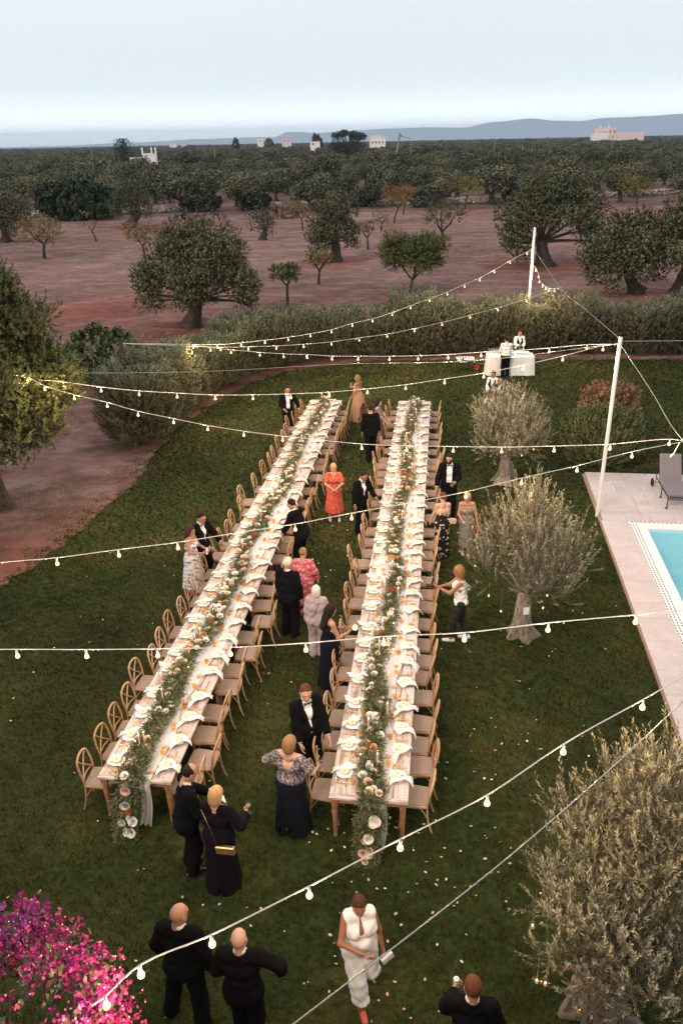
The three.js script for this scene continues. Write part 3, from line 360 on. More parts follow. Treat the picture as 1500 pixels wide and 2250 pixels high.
// bougainvillea and the yellow-green shrub by the house
{
  const r = rng(600), t = thing('bougainvillea', 'large magenta bougainvillea with a string light tied into it', 'bougainvillea', [-2.86, 0, -4.0]), wood = new MB(), lf = new MB(), fl = new MB();
  for (let k = 0; k < 7; k++) { const a = r() * 6.3; wood.tube(curve([[Math.cos(a) * .1, -.05, Math.sin(a) * .1], [Math.cos(a) * .2, 1.3, Math.sin(a) * .2], [Math.cos(a) * .55, 2.7, Math.sin(a) * .55]], 7), (q) => .04 * (1 - .6 * q), 6); }
  const clusters = [];
  for (let k = 0; k < 370; k++) {
    const u = r() * 1.5 - .5, a = r() * 6.3, s = Math.sqrt(Math.max(0, 1 - u * u)), q = .72 + .3 * r(), edge = 1 + .28 * (noise2(Math.cos(a) * 2, u * 2 + Math.sin(a) * 2, 8, 2) - .5), p = V(Math.cos(a) * s * 1.02 * q * edge, 2.54 + u * .82 * q * edge, Math.sin(a) * s * .95 * q * edge), d = V(Math.cos(a) * s, u + .45, Math.sin(a) * s).normalize();
    const bloom = noise2(p.x * 1.6 + 3, p.z * 1.6 + p.y * 1.2, 15, 2) > .40, t2 = .7 + .6 * r();
    shoot(lf, wood, r, p, d, .26, 4, .05, .034, [.040 * t2, .048 * t2, .014 * t2], { per: 2, spread: .9, stem: .003 });
    if (bloom || r() < .16) clusters.push([p.clone().addScaledVector(d, .2), d, r()]);
  }
  for (const [c, d, h] of clusters) for (let k = 0; k < 26; k++) {
    const q = V(r() - .5, r() - .5, r() - .5).multiplyScalar(.27), x = V(r() - .5, r() - .5, r() - .5).normalize(), t2 = .55 + .9 * r(), col = h < .6 ? [.25 * t2, .006 * t2, .125 * t2] : h < .78 ? [.15 * t2, .006 * t2, .14 * t2] : [.34 * t2, .016 * t2, .11 * t2];
    for (let j = 0; j < 3; j++) { const a = j / 3 * 2 * PI + r(), y = V().crossVectors(x, d).normalize(), w = V().crossVectors(y, x), dir = y.clone().multiplyScalar(Math.cos(a)).addScaledVector(w, Math.sin(a)).addScaledVector(x, .5).normalize(), sd = V().crossVectors(dir, x).normalize(); fl.leaf(c.x + q.x, c.y + q.y, c.z + q.z, dir.x, dir.y, dir.z, sd.x, sd.y, sd.z, .036, .03, col); }
    if (k % 9 === 0) fl.geo(new THREE.IcosahedronGeometry(.006, 0), M4(c.x + q.x, c.y + q.y + .015, c.z + q.z), [.8, .7, .65]);
  }
  // one long shoot that reaches out over the lawn
  const arm = curve([[.75, 2.55, .35], [1.15, 2.45, .42], [1.45, 2.28, .40]], 20); wood.tube(arm, .004, 4, [.3, .3, .1], false);
  arm.forEach((p, k) => { for (let j = 0; j < 2; j++) { const a = r() * 6.3; lf.leaf(p.x, p.y, p.z, Math.cos(a) * .8, .4, Math.sin(a) * .8, -Math.sin(a), 0, Math.cos(a), .055, .04, [.17, .14, .02]); } if (k % 3 === 0 && k < 15) for (let j = 0; j < 6; j++) { const a = j + r(); fl.leaf(p.x, p.y + .03, p.z, Math.cos(a) * .7, .7, Math.sin(a) * .7, -Math.sin(a), 0, Math.cos(a), .035, .03, [.62, .09, .22]); } });
  part('stem', wood.build(), M_bark, t); part('leaves', lf.build(), M_leafGloss, t, { kind: 'stuff' }); part('blossoms', fl.build(), mat([1, 1, 1], { vertexColors: true, roughness: .6 }), t, { kind: 'stuff' });
  bush('shrub', 'yellow-green leafy shrub in front of the man with the can', 'shrub', [.86, 0, -4.6], bushGeo(610, .7, 1.28, .5, 230, .055, .034, [.12, .12, .02], { sl: .16 }), 5, undefined, M_leafGloss);
}
// dry stone wall, stones of many sizes
{
  const r = rng(700), spots = [], runs = [[[-60, -118.5], [-28.4, -124.5]], [[-28.4, -124.5], [-20, -127]], [[-14, -129], [22.2, -131.3]], [[22.2, -131.3], [26, -132]], [[36, -137], [60, -144]]];
  for (const [a, b] of runs) { const L = Math.hypot(b[0] - a[0], b[1] - a[1]); for (let k = 0; k < L * 26; k++) { const t = r(), lev = r(); spots.push({ x: lerp(a[0], b[0], t) + (r() - .5) * (.9 - lev * .5), y: .1 + lev * .85 * (.6 + .4 * noise2(t * L * .4, 1, 3, 2)), z: lerp(a[1], b[1], t) + (r() - .5) * (.9 - lev * .5), a: r() * 6, rx: r() * 6, s: .13 + .17 * r(), c: (() => { const q = .7 + .5 * r(); return [.34 * q, .29 * q, .26 * q]; })() }); } }
  const g = new THREE.IcosahedronGeometry(1, 0); const m = new THREE.InstancedMesh(g, mat([1, 1, 1], { flatShading: true }), spots.length), q = new THREE.Object3D(), c = new THREE.Color(); spots.forEach((s, k) => { q.position.set(s.x, s.y, s.z); q.rotation.set(s.rx, s.a, 0); q.scale.set(s.s * 1.3, s.s * .8, s.s); q.updateMatrix(); m.setMatrixAt(k, q.matrix); m.setColorAt(k, c.setRGB(...s.c)); });
  const w = thing('stone_wall', 'low dry stone wall with gaps at the far side of the red field', 'stone wall'); m.name = 'stones'; m.userData.kind = 'stuff'; m.castShadow = m.receiveShadow = true; w.add(m);
}
// ---------------------------------------------------------------- far buildings and landmarks
const M_lime = mat([.80, .75, .74], { roughness: .95 }), M_limePink = mat([.74, .58, .57], { roughness: .95 }), M_dark = mat([.03, .03, .035]), M_glassDark = mat([.05, .055, .06], { roughness: .25 }), M_shutter = mat([.16, .12, .09]);
const boxAt = (x0, y0, z0, x1, y1, z1) => new MB().box(x0, y0, z0, x1, y1, z1).build();
function windowPart(parent, x, y, z, w, h) { const f = part('window', new MB().box(x - w / 2 - .12, y - .12, z - .05, x + w / 2 + .12, y, z + .1).box(x - w / 2 - .12, y + h, z - .05, x + w / 2 + .12, y + h + .14, z + .1).box(x - w / 2 - .12, y, z - .05, x - w / 2, y + h, z + .1).box(x + w / 2, y, z - .05, x + w / 2 + .12, y + h, z + .1).build(), M_lime, parent); part('pane', boxAt(x - w / 2, y, z - .04, x + w / 2, y + h, z + .02), M_glassDark, f); }
{
  const h0 = .62, h = thing('white_house', 'white house with three pointed chimneys and a flat canopy among the olives', 'house', [-50.6, -.5, -247], .1);
  part('wall', boxAt(-3.2, 0, -4, 2.4, 7.0, 2), M_lime, h); part('wall', boxAt(-4.3, 0, -3, -3.2, 6.4, 1.2), M_lime, h);
  part('parapet', new MB().box(-3.3, 7.0, 1.7, .4, 7.35, 2.1).box(.4, 7.0, 1.7, 2.5, 7.2, 2.1).build(), M_lime, h);
  part('canopy', new MB().box(-9.2, 6.05, -2.6, -3.3, 6.3, .8).box(-9.1, 0, .5, -8.9, 6.05, .7).build(), M_lime, h);
  for (const [x, z] of [[-3.4, .6], [.7, 1.2], [2.3, 0]]) { const c = part('chimney', boxAt(x - .32, 6.9, z - .32, x + .32, 8.3, z + .32), M_lime, h); part('chimney_cap', new THREE.ConeGeometry(.5, .7, 8).translate(x, 8.62, z), M_lime, c); }
  h.scale.set(h0, 1, h0); windowPart(h, -2.2, 4.0, 2.0, .8, 1.2); windowPart(h, 1.0, 4.0, 2.0, .7, 1.1);
}
{
  const h = thing('white_farmhouse', 'low white farmhouse with a pink upper storey by the umbrella pine', 'house', [33.8, 0, -700]);
  part('wall', boxAt(-6, 0, -4, 6, 9.7, 4), M_lime, h); part('upper_storey', boxAt(-5.4, 9.7, -3, 3, 12.3, 3), M_limePink, h); part('chimney', boxAt(4.6, 9.7, 2, 5.6, 11.6, 3), M_lime, h);
  for (let k = 0; k < 4; k++) windowPart(h, -4 + k * 2.6, 6.5, 4.0, 1, 1.6);
  const w = thing('white_farmhouse', 'small white farmhouse half hidden on the umbrella pine’s dark side', 'house', [-14, 0, -640]); part('wall', boxAt(-3, 0, -3, 4, 8.6, 3), M_lime, w); part('roof', boxAt(-3.2, 8.6, -3.2, 4.2, 8.9, 3.2), M_limePink, w); windowPart(w, -1, 6.4, 3, 1, 1.4);
}
{
  const h = thing('fortified_farmhouse', 'pinkish fortified farmhouse with battlements and long wall below the hills', 'house', [270, 0, -900]);
  part('tower', boxAt(-8.5, 0, -8, 10.4, 15.6, 4), M_limePink, h); part('wing', boxAt(-12.5, 0, -4, -8.5, 10.6, 6), M_lime, h); part('long_wall', boxAt(10.4, 0, -2, 39, 11.8, 3), M_limePink, h); part('terrace', boxAt(-8.5, 0, 4, 2, 10.2, 7), M_lime, h);
  for (let k = 0; k < 12; k++) part('merlon', boxAt(-8.5 + k * 1.62, 15.6, 3.2, -7.6 + k * 1.62, 16.4, 4), M_limePink, h);
  for (const x of [-6.8, -3.5, -1.5, 1, 4.4, 8.6]) windowPart(h, x, 11.2, 4.0, x > 3 ? 1.4 : .8, x > 3 ? 2.3 : 1.5);
  part('chimney', boxAt(-5, 15.6, 0, -4, 18, 1), M_lime, h); part('chimney', boxAt(3, 15.6, 0, 4, 18.2, 1), M_lime, h);
}
for (const [x, z, w, y, label, n] of [[-79.3, -1000, 11, 12.4, 'bright white block house on the horizon beside a dark round tree', 2], [-52.4, -1000, 10, 11.9, 'pinkish white house on the horizon at the foot of the first hill', 2], [-214, -1200, 9, 9.6, 'tiny white house at the sea end of the horizon', 1], [-200, -1200, 7, 9.0, 'tiny low pink house beside the tiny white one', 1]]) { const h = thing('far_house', label, 'house', [x, 0, z]); part('wall', boxAt(-w / 2, 0, -4, w / 2, y, 4), label.includes('pink') ? M_limePink : M_lime, h); part('parapet', boxAt(-w / 2 - .2, y, -4.2, w / 2 + .2, y + .5, 4.2), M_limePink, h); for (let k = 0; k < n; k++) windowPart(h, -w * .2 + k * w * .4, y - 3, 4, .9, 1.8); }
{ // umbrella pine: dense flat dome over a dark many-limbed skirt
  const r = rng(31), wood = new MB(), m = new MB();
  wood.tube(curve([[0, -.1, 0], [.2, 3, 0], [0, 6, 0]], 6), .5, 8); const cl = [];
  for (let k = 0; k < 34; k++) { const a = r() * 6.3, q = Math.sqrt(r()), x = Math.cos(a) * q * 6.6, z = Math.sin(a) * q * 5; cl.push([x, 11.6 - q * q * 2.0 + r() * .5, z, 1.25, [.026, .040, .014]]); }
  for (let k = 0; k < 26; k++) { const a = r() * 6.3, q = .5 + .5 * r(); cl.push([Math.cos(a) * q * 6.8, 5.4 + 3.5 * r(), Math.sin(a) * q * 5, 1.3, [.040, .034, .018]]); }
  for (const [x, y, z, q, c] of cl) { wood.tube(curve([[0, 4 + r() * 2, 0], [x * .5, y * .75, z * .5], [x, y - .4, z]], 5), (t) => .2 * (1 - .7 * t), 5); for (let k = 0; k < 90; k++) { const n = V(r() - .5, r() - .5, r() - .5).normalize(), t = .6 + .8 * r(), a = V(r() - .5, r() - .5, r() - .5).normalize(); m.leaf(x + n.x * q, y + n.y * q * .65, z + n.z * q, a.x, a.y, a.z, n.z, a.x, -n.x, .55, .3, c.map((v) => v * t), n.x, Math.max(.2, n.y), n.z, .7); } }
  tree('umbrella_pine', 'great dark umbrella pine rising above the olive grove', 'pine tree', [4.9, 0, -330], 0, [wood.build(), m.build()], undefined, M_barkDark);
  const w2 = new MB(), m2 = new MB(); w2.tube([V(0, -.1, 0), V(0, 5, 0), V(0, 9, 0)], .3, 6);
  for (let k = 0; k < 1900; k++) { const y = 1.5 + 9 * r(), a = r() * 6.3, lobes = 1 + .25 * Math.sin(a * 3 + y), w = (1.2 + 2.6 * Math.sin(clamp((y - 1) / 9.3, 0, 1) * PI * .72 + .5)) * lobes * Math.sqrt(r()), t = .6 + .8 * r(), d = V(Math.cos(a), .8, Math.sin(a)).normalize(); m2.leaf(Math.cos(a) * w, y, Math.sin(a) * w, d.x, d.y, d.z, -d.z, 0, d.x, .6, .3, [.018 * t, .027 * t, .014 * t], d.x, d.y, d.z, .6); }
  tree('pine_tree', 'black-green bushy pine standing beside the white chimneyed house', 'pine tree', [-61, 0, -260], 0, [w2.build(), m2.build()], undefined, M_barkDark);
  for (const [x, z, h, w, label] of [[-87.5, -800, 11.5, 4, 'small dark round tree on the horizon near the white house'], [-71, -980, 11.5, 9, 'dark round tree touching the bright white block house'], [-14.8, -700, 13.2, 3, 'slim dark cypress on the horizon beside the umbrella pine'], [-12.3, -690, 12, 5, 'dark low cypress cluster beside the umbrella pine']]) tree('horizon_tree', label, 'tree', [x, 0, z], 0, [new MB().tube([V(0, -.1, 0), V(0, h * .4, 0)], .3, 5).build(), bushGeo(900 + Math.round(h * 10 + w), w, h, w, 160, 1.4, .8, [.02, .03, .018], { sl: 1.2 })], undefined, M_barkDark);
  const mast = thing('bare_mast', 'bare grey leaning mast with short stub arms above the grove', 'mast', [20.4, 0, -300]), mb = new MB();
  mb.tube(curve([[0, -.1, 0], [.3, 4, 0], [1.0, 7.5, 0], [1.6, 11, 0]], 10), (t) => .48 * (1.1 - .6 * t), 7, null, true, (t, a) => 1 + .25 * Math.sin(a * 3 + t * 22)); part('pole', mb.build(), M_bark, mast); part('arm', new MB().tube(curve([[1.45, 9.6, 0], [2.6, 9.8, 0], [4.6, 9.3, 0]], 5), .1, 5).tube([V(4.6, 9.3, 0), V(4.6, 8.4, 0)], .06, 4).build(), M_bark, mast); part('stub', new MB().tube([V(1.5, 10.4, 0), V(2.3, 10.0, 0)], .14, 5).tube([V(.4, 5.2, 0), V(-.2, 5.4, 0)], .12, 5).build(), M_bark, mast);
  for (const [x, z, h, label] of [[-40, -300, 7.2, 'thin pale utility pole in front of the far white houses'], [-81, -300, 7.8, 'thin pale utility pole at the sea end of the grove'], [68, -380, 8.6, 'thin wooden utility pole under the long hill'], [84, -400, 8.4, 'thin wooden utility pole past the middle of the long hill'], [130, -420, 8.8, 'thin wooden utility pole in front of the fortified farmhouse'], [36, -420, 8, 'thin wooden utility pole beside the bare mast']]) { const u = thing('utility_pole', label, 'utility pole', [x, 0, z]); part('pole', new MB().tube([V(0, -.2, 0), V(0, h, 0)], .14, 6).build(), M_bark, u); part('crossarm', boxAt(-.5, h - .4, -.06, .5, h - .28, .06), M_bark, u); }
}
// ---------------------------------------------------------------- terrace, pool
const DECK_ANGLE = -Math.atan2(.139, .990);
const stoneTex = tex(512, 512, (u, v, o) => { const n = fbm(u * 6, v * 6, 6, 6, 5, 801), f = fbm(u * 40, v * 40, 40, 40, 3, 811), vein = sstep(.47, .5, fbm(u * 5, v * 9, 5, 9, 4, 821)) * sstep(.53, .5, fbm(u * 5, v * 9, 5, 9, 4, 821)), k = .84 + .22 * (n - .5) + .16 * (f - .5) - .08 * vein; o[0] = .68 * k; o[1] = .61 * k; o[2] = .605 * k; }, [1 / 1.7, 1 / 1.7]);
const M_stones = [0, 1, 2, 3].map((k) => mat([[1, 1, 1], [.93, .91, .90], [1.04, 1.0, .98], [.97, .93, .95]][k], { map: stoneTex, roughness: .7 }));
const M_coping = mat([.98, .94, .94], { map: stoneTex, roughness: .65 }), M_joint = mat([.30, .25, .22], { roughness: 1 }), M_slot = mat([.05, .05, .05]), M_white = mat([.80, .80, .79], { roughness: .55 });
const deck = struct('pool_terrace', null, null); deck.position.set(deckO[0], 0, deckO[1]); deck.rotation.y = DECK_ANGLE;
const DH = .12;
{
  const r = rng(41);
  part('bed', new MB().box(0, -.2, 0, 14, DH - .03, 3.33).box(0, -.2, 3.33, .63, DH - .03, 24).build(), M_joint, deck);
  const slab = (u0, v0, u1, v1, m) => { const g = .004, s = easedBox(u1 - u0 - 2 * g, .06, v1 - v0 - 2 * g, .006); const P = s.attributes.position, uv = new Float32Array(P.count * 2), ox = r() * 5, oy = r() * 5; for (let k = 0; k < P.count; k++) { uv[k * 2] = P.getX(k) + ox; uv[k * 2 + 1] = P.getZ(k) + P.getY(k) + oy; } s.setAttribute('uv', new THREE.BufferAttribute(uv, 2)); const o = part('slab', s, m, deck); o.position.set((u0 + u1) / 2, DH - .03 + (r() - .5) * .002, (v0 + v1) / 2); };
  // opus paving of the terrace: modules of 30 cm packed greedily
  const S = .335, NU = 15, NV = 9, full = Array.from({ length: NV }, () => new Array(NU).fill(false)), sizes = [[3, 2], [2, 2], [2, 1], [1, 1], [2, 3], [3, 1]];
  for (let j = 0; j < NV; j++) for (let i = 0; i < NU; i++) { if (full[j][i]) continue; const pick = sizes.slice().sort(() => r() - .5).find(([a, b]) => { if (i + a > NU || j + b > NV) return false; for (let y = 0; y < b; y++) for (let x = 0; x < a; x++) if (full[j + y][i + x]) return false; return true; }) ?? [1, 1]; for (let y = 0; y < pick[1]; y++) for (let x = 0; x < pick[0]; x++) full[j + y][i + x] = true; slab(.02 + i * S, .02 + j * S, .02 + (i + pick[0]) * S, .02 + (j + pick[1]) * S, M_stones[Math.floor(r() * 4)]); }
  slab(5.05, .02, 9, 3.03, M_stones[0]);
  for (let k = 0; k < 10; k++) slab(.02 + k * .6, 3.04, .02 + (k + 1) * .6, 3.36, M_coping);
  for (let v = 3.36, k = 0; v < 22; k++) { const L = .62 + .38 * ((k * 7) % 5) / 4; slab(-.03, v, .63, v + L, M_coping); v += L; }
  part('kerb', new MB().box(-.05, -.1, 3.36, -.028, DH - .062, 22).box(-.05, -.1, 0, .0, DH - .065, 3.36).build(), mat([.60, .44, .36], { map: stoneTex, roughness: .9 }), deck);
  // pool: overflow grating, white ledge, basin, water
  const pool = struct('pool', null, null); pool.position.copy(deck.position); pool.rotation.y = DECK_ANGLE;
  const gr = part('grating', new MB().box(.63, DH - .05, 3.36, .89, DH - .008, 22).box(.89, DH - .05, 3.36, 12, DH - .008, 3.42).build(), M_white, pool), slots = new MB();
  for (const u of [.645, .715, .79]) for (let v = 3.5; v < 14; v += .105) slots.box(u, DH - .02, v, u + .022, DH - .005, v + .06);
  for (let u = .7; u < 4.5; u += .105) slots.box(u, DH - .02, 3.372, u + .06, DH - .005, 3.40);
  part('slot', slots.build(), M_slot, gr, { kind: 'stuff' });
  part('ledge', new MB().box(.89, -.3, 3.42, 1.03, DH - .012, 22).box(1.03, -.3, 3.42, 12, DH - .012, 3.72).build(), M_white, pool);
  const poolTex = tex(256, 256, (u, v, o) => { const n = .92 + .16 * fbm(u * 16, v * 16, 16, 16, 3, 841); o[0] = .50 * n; o[1] = .75 * n; o[2] = .79 * n; }, [1, 1]);
  part('basin', new MB().box(1.03, -1.6, 3.72, 12, -1.5, 22).box(1.03, -1.5, 3.72, 1.05, DH - .1, 22).box(1.05, -1.5, 3.72, 12, DH - .1, 3.74).build(), mat([1, 1, 1], { map: poolTex, roughness: .6 }), pool);
  const wg = new THREE.PlaneGeometry(11, 18.3).rotateX(-PI / 2); wg.translate(6.54, DH - .022, 12.9); const WP = wg.attributes.position, wuv = new Float32Array(WP.count * 2); for (let k = 0; k < WP.count; k++) { wuv[k * 2] = WP.getX(k); wuv[k * 2 + 1] = WP.getZ(k); } wg.setAttribute('uv', new THREE.BufferAttribute(wuv, 2));
  part('water', wg, pmat([.72, .93, .97], { transmission: 1, thickness: 0, ior: 1.33, roughness: .03, bumpMap: greyTex(256, 256, (u, v) => fbm(u * 8, v * 8, 8, 8, 4, 851), [1 / 2, 1 / 2]), bumpScale: .015 }), pool);
  const hole = null;
}
{ // sun lounger
  const L = thing('sun_lounger', 'dark metal sun lounger with mauve cushion on the pool terrace', 'sun lounger', [8.86, DH, -20.15], DECK_ANGLE), bm = mat([.018, .016, .016], { roughness: .45, metalness: .6 }), cm = mat([.21, .18, .195], { roughness: .95, bumpMap: greyTex(128, 128, (u, v) => hash(Math.floor(u * 128), Math.floor(v * 128), 3), [6, 6]), bumpScale: .002 });
  part('frame', new MB().tube([V(-.29, .30, -.72), V(-.29, .30, .78)], .016, 6).tube([V(.29, .30, -.72), V(.29, .30, .78)], .016, 6).tube([V(-.29, .30, .78), V(.29, .30, .78)], .016, 6).tube([V(-.29, .24, .76), V(.29, .24, .76)], .01, 5).tube([V(-.29, .30, -.3), V(.29, .30, -.3)], .012, 5).build(), bm, L);
  for (const [x, z] of [[-.29, .76], [.29, .76], [-.29, .05], [.29, .05]]) part('leg', new MB().tube(curve([[x, .3, z], [x * 1.01, .15, z + .02], [x * 1.05, 0, z + .03]], 4), .014, 6).box(x * 1.05 - .03, 0, z, x * 1.05 + .03, .012, z + .06).build(), bm, L);
  for (const x of [-.36, .36]) { const w = part('wheel', new THREE.TorusGeometry(.095, .022, 6, 18).rotateY(PI / 2).translate(x, .117, -.74), bm, L); part('hub', new MB().tube([V(x - .02, .117, -.74), V(x + .02, .117, -.74)], .035, 8).build(), bm, w); }
  part('axle', new MB().tube([V(-.36, .117, -.74), V(.36, .117, -.74)], .01, 5).tube([V(-.29, .3, -.6), V(-.3, .117, -.74)], .012, 5).tube([V(.29, .3, -.6), V(.3, .117, -.74)], .012, 5).build(), bm, L);
  part('seat_cushion', easedBox(.56, .09, 1.12, .03).translate(0, .365, .22), cm, L); const b = part('back_cushion', easedBox(.56, .09, .72, .03).translate(0, 0, -.36), cm, L); b.position.set(0, .36, -.33); b.rotation.x = R(58);
  part('back_frame', new MB().tube([V(-.27, .33, -.36), V(-.27, .93, -.80), V(.27, .93, -.80), V(.27, .33, -.36)], .013, 5).tube([V(-.27, .62, -.6), V(-.29, .3, -.7)], .01, 5).build(), bm, L);
}
{ // unseen house added behind the camera to shade the near lawn
  const h = thing('manor_house', 'unseen stone house with shuttered windows added to shade the near lawn', 'house', [0, 0, 1.2]), st = mat([.36, .31, .26], { map: stoneTex, roughness: .95 });
  part('wall', boxAt(-13, 0, 0, 13, 7.6, 9), st, h); part('parapet', boxAt(-13.05, 7.6, -.05, 13.05, 8.4, .35), st, h); part('cornice', boxAt(-13.1, 7.35, -.12, 13.1, 7.6, -.0), st, h);
  for (let k = 0; k < 6; k++) for (const y of [1.0, 4.6]) { const w = part('window', new MB().box(-10.6 + k * 4, y, -.04, -9.4 + k * 4, y + 1.9, .02).build(), M_glassDark, h); part('shutter', new MB().box(-11.2 + k * 4, y, -.07, -10.6 + k * 4, y + 1.9, -.03).build(), M_shutter, w); part('shutter', new MB().box(-9.4 + k * 4, y, -.07, -8.8 + k * 4, y + 1.9, -.03).build(), M_shutter, w); part('sill', new MB().box(-10.8 + k * 4, y - .12, -.16, -9.2 + k * 4, y, .0).build(), st, w); }
}
// ---------------------------------------------------------------- poles, wires and string lights
const M_poleWhite = mat([.78, .75, .72], { roughness: .6 }), M_cable = mat([.72, .69, .64], { roughness: .7 }), M_wire = mat([.42, .41, .39], { roughness: .5, metalness: .4 }), M_socket = mat([.70, .66, .60], { roughness: .6 });
{
  const p = thing('light_pole', 'white wooden pole at the terrace edge holding string lights', 'pole', [6.61, 0, -19.25]); part('pole', new MB().tube([V(0, -.1, 0), V(.03, 2.4, -.02), V(.065, 4.66, -.05)], .048, 12).build(), M_poleWhite, p); part('hook', new THREE.TorusGeometry(.05, .008, 5, 12).translate(.05, 4.5, 0), M_wire, p);
  const q = thing('light_pole', 'far white pole rising out of the hedge with looped lights', 'pole', [8.55, 0, -37.3]); part('pole', new MB().tube([V(0, -.1, 0), V(.05, 2.7, -.1), V(.12, 5.4, -.3)], .055, 10).build(), M_poleWhite, q); part('hook', new THREE.TorusGeometry(.06, .01, 5, 12).translate(.11, 4.55, -.25), M_wire, q);
  const d = thing('light_pole', 'short dark wooden post at the field end of the hedge', 'post', [-7.15, 0, -26.55]); part('pole', new MB().tube([V(0, -.1, 0), V(.05, 1.6, 0), V(.09, 3.24, -.05)], .055, 9).build(), M_barkDark, d); part('cap', new MB().tube([V(.09, 3.22, -.05), V(.09, 3.3, -.05)], .07, 9).build(), M_dark, d);
}
function wire(label, pts, rad, n = 24) { const c = curve(pts, n); return single('guy_wire', new MB().tube(c, rad, 4, null, false).build(), M_wire, label, 'wire', [0, 0, 0]); }
wire('thin guy wire running from the far pole over the hedge to the terrace pole', [[8.65, 4.55, -37.6], [9.03, 3.42, -34.0], [8.0, 3.9, -27], [6.67, 4.6, -19.3]], .006);
wire('guy wire slanting from the terrace pole towards the lounger', [[6.67, 4.5, -19.3], [6.60, 4.05, -16.8], [6.45, 3.74, -14.6], [6.9, 3.3, -11.5]], .008);
wire('two thin wires leaving the terrace pole over the far lawn', [[6.67, 4.55, -19.3], [9, 4.68, -18.6], [14, 5.0, -17]], .005);
wire('thin bare support wire from the lit tree to the terrace pole', [[-7.4, 3.4, -21.8], [-3.7, 3.12, -22.8], [.1, 3.05, -23.6], [3.6, 3.6, -21.5], [6.65, 4.5, -19.3]], .005);
wire('bare white wire crossing the lawn below the lit strand by the house', [[4.2, 4.0, -7.4], [3.17, 3.93, -6.4], [1.3, 3.95, -4.7], [-.55, 4.25, -3.0]], .0055);
wire('thin guy wire from the dark post down into the bright bush', [[-7.08, 3.1, -26.6], [-7.9, 1.9, -27.6], [-8.9, .4, -28.9]], .005, 8);
const bulbGeo = new THREE.LatheGeometry([[0, -.036], [.012, -.034], [.0205, -.026], [.0245, -.014], [.0235, 0], [.018, .014], [.013, .026], [.012, .034]].map(([x, y]) => new THREE.Vector2(x * 1.15, y * 1.0)), 12);
const socketGeo = new MB().tube([V(0, .030, 0), V(0, .072, 0)], .014, 8).tube([V(0, .072, 0), V(0, .094, 0)], .011, 8).build();
const M_bulb = new THREE.MeshStandardMaterial({ color: lin(.9, .8, .65), emissive: lin(1, .36, .13), emissiveIntensity: 2.6, roughness: .4 });
let BULB = 2.0;
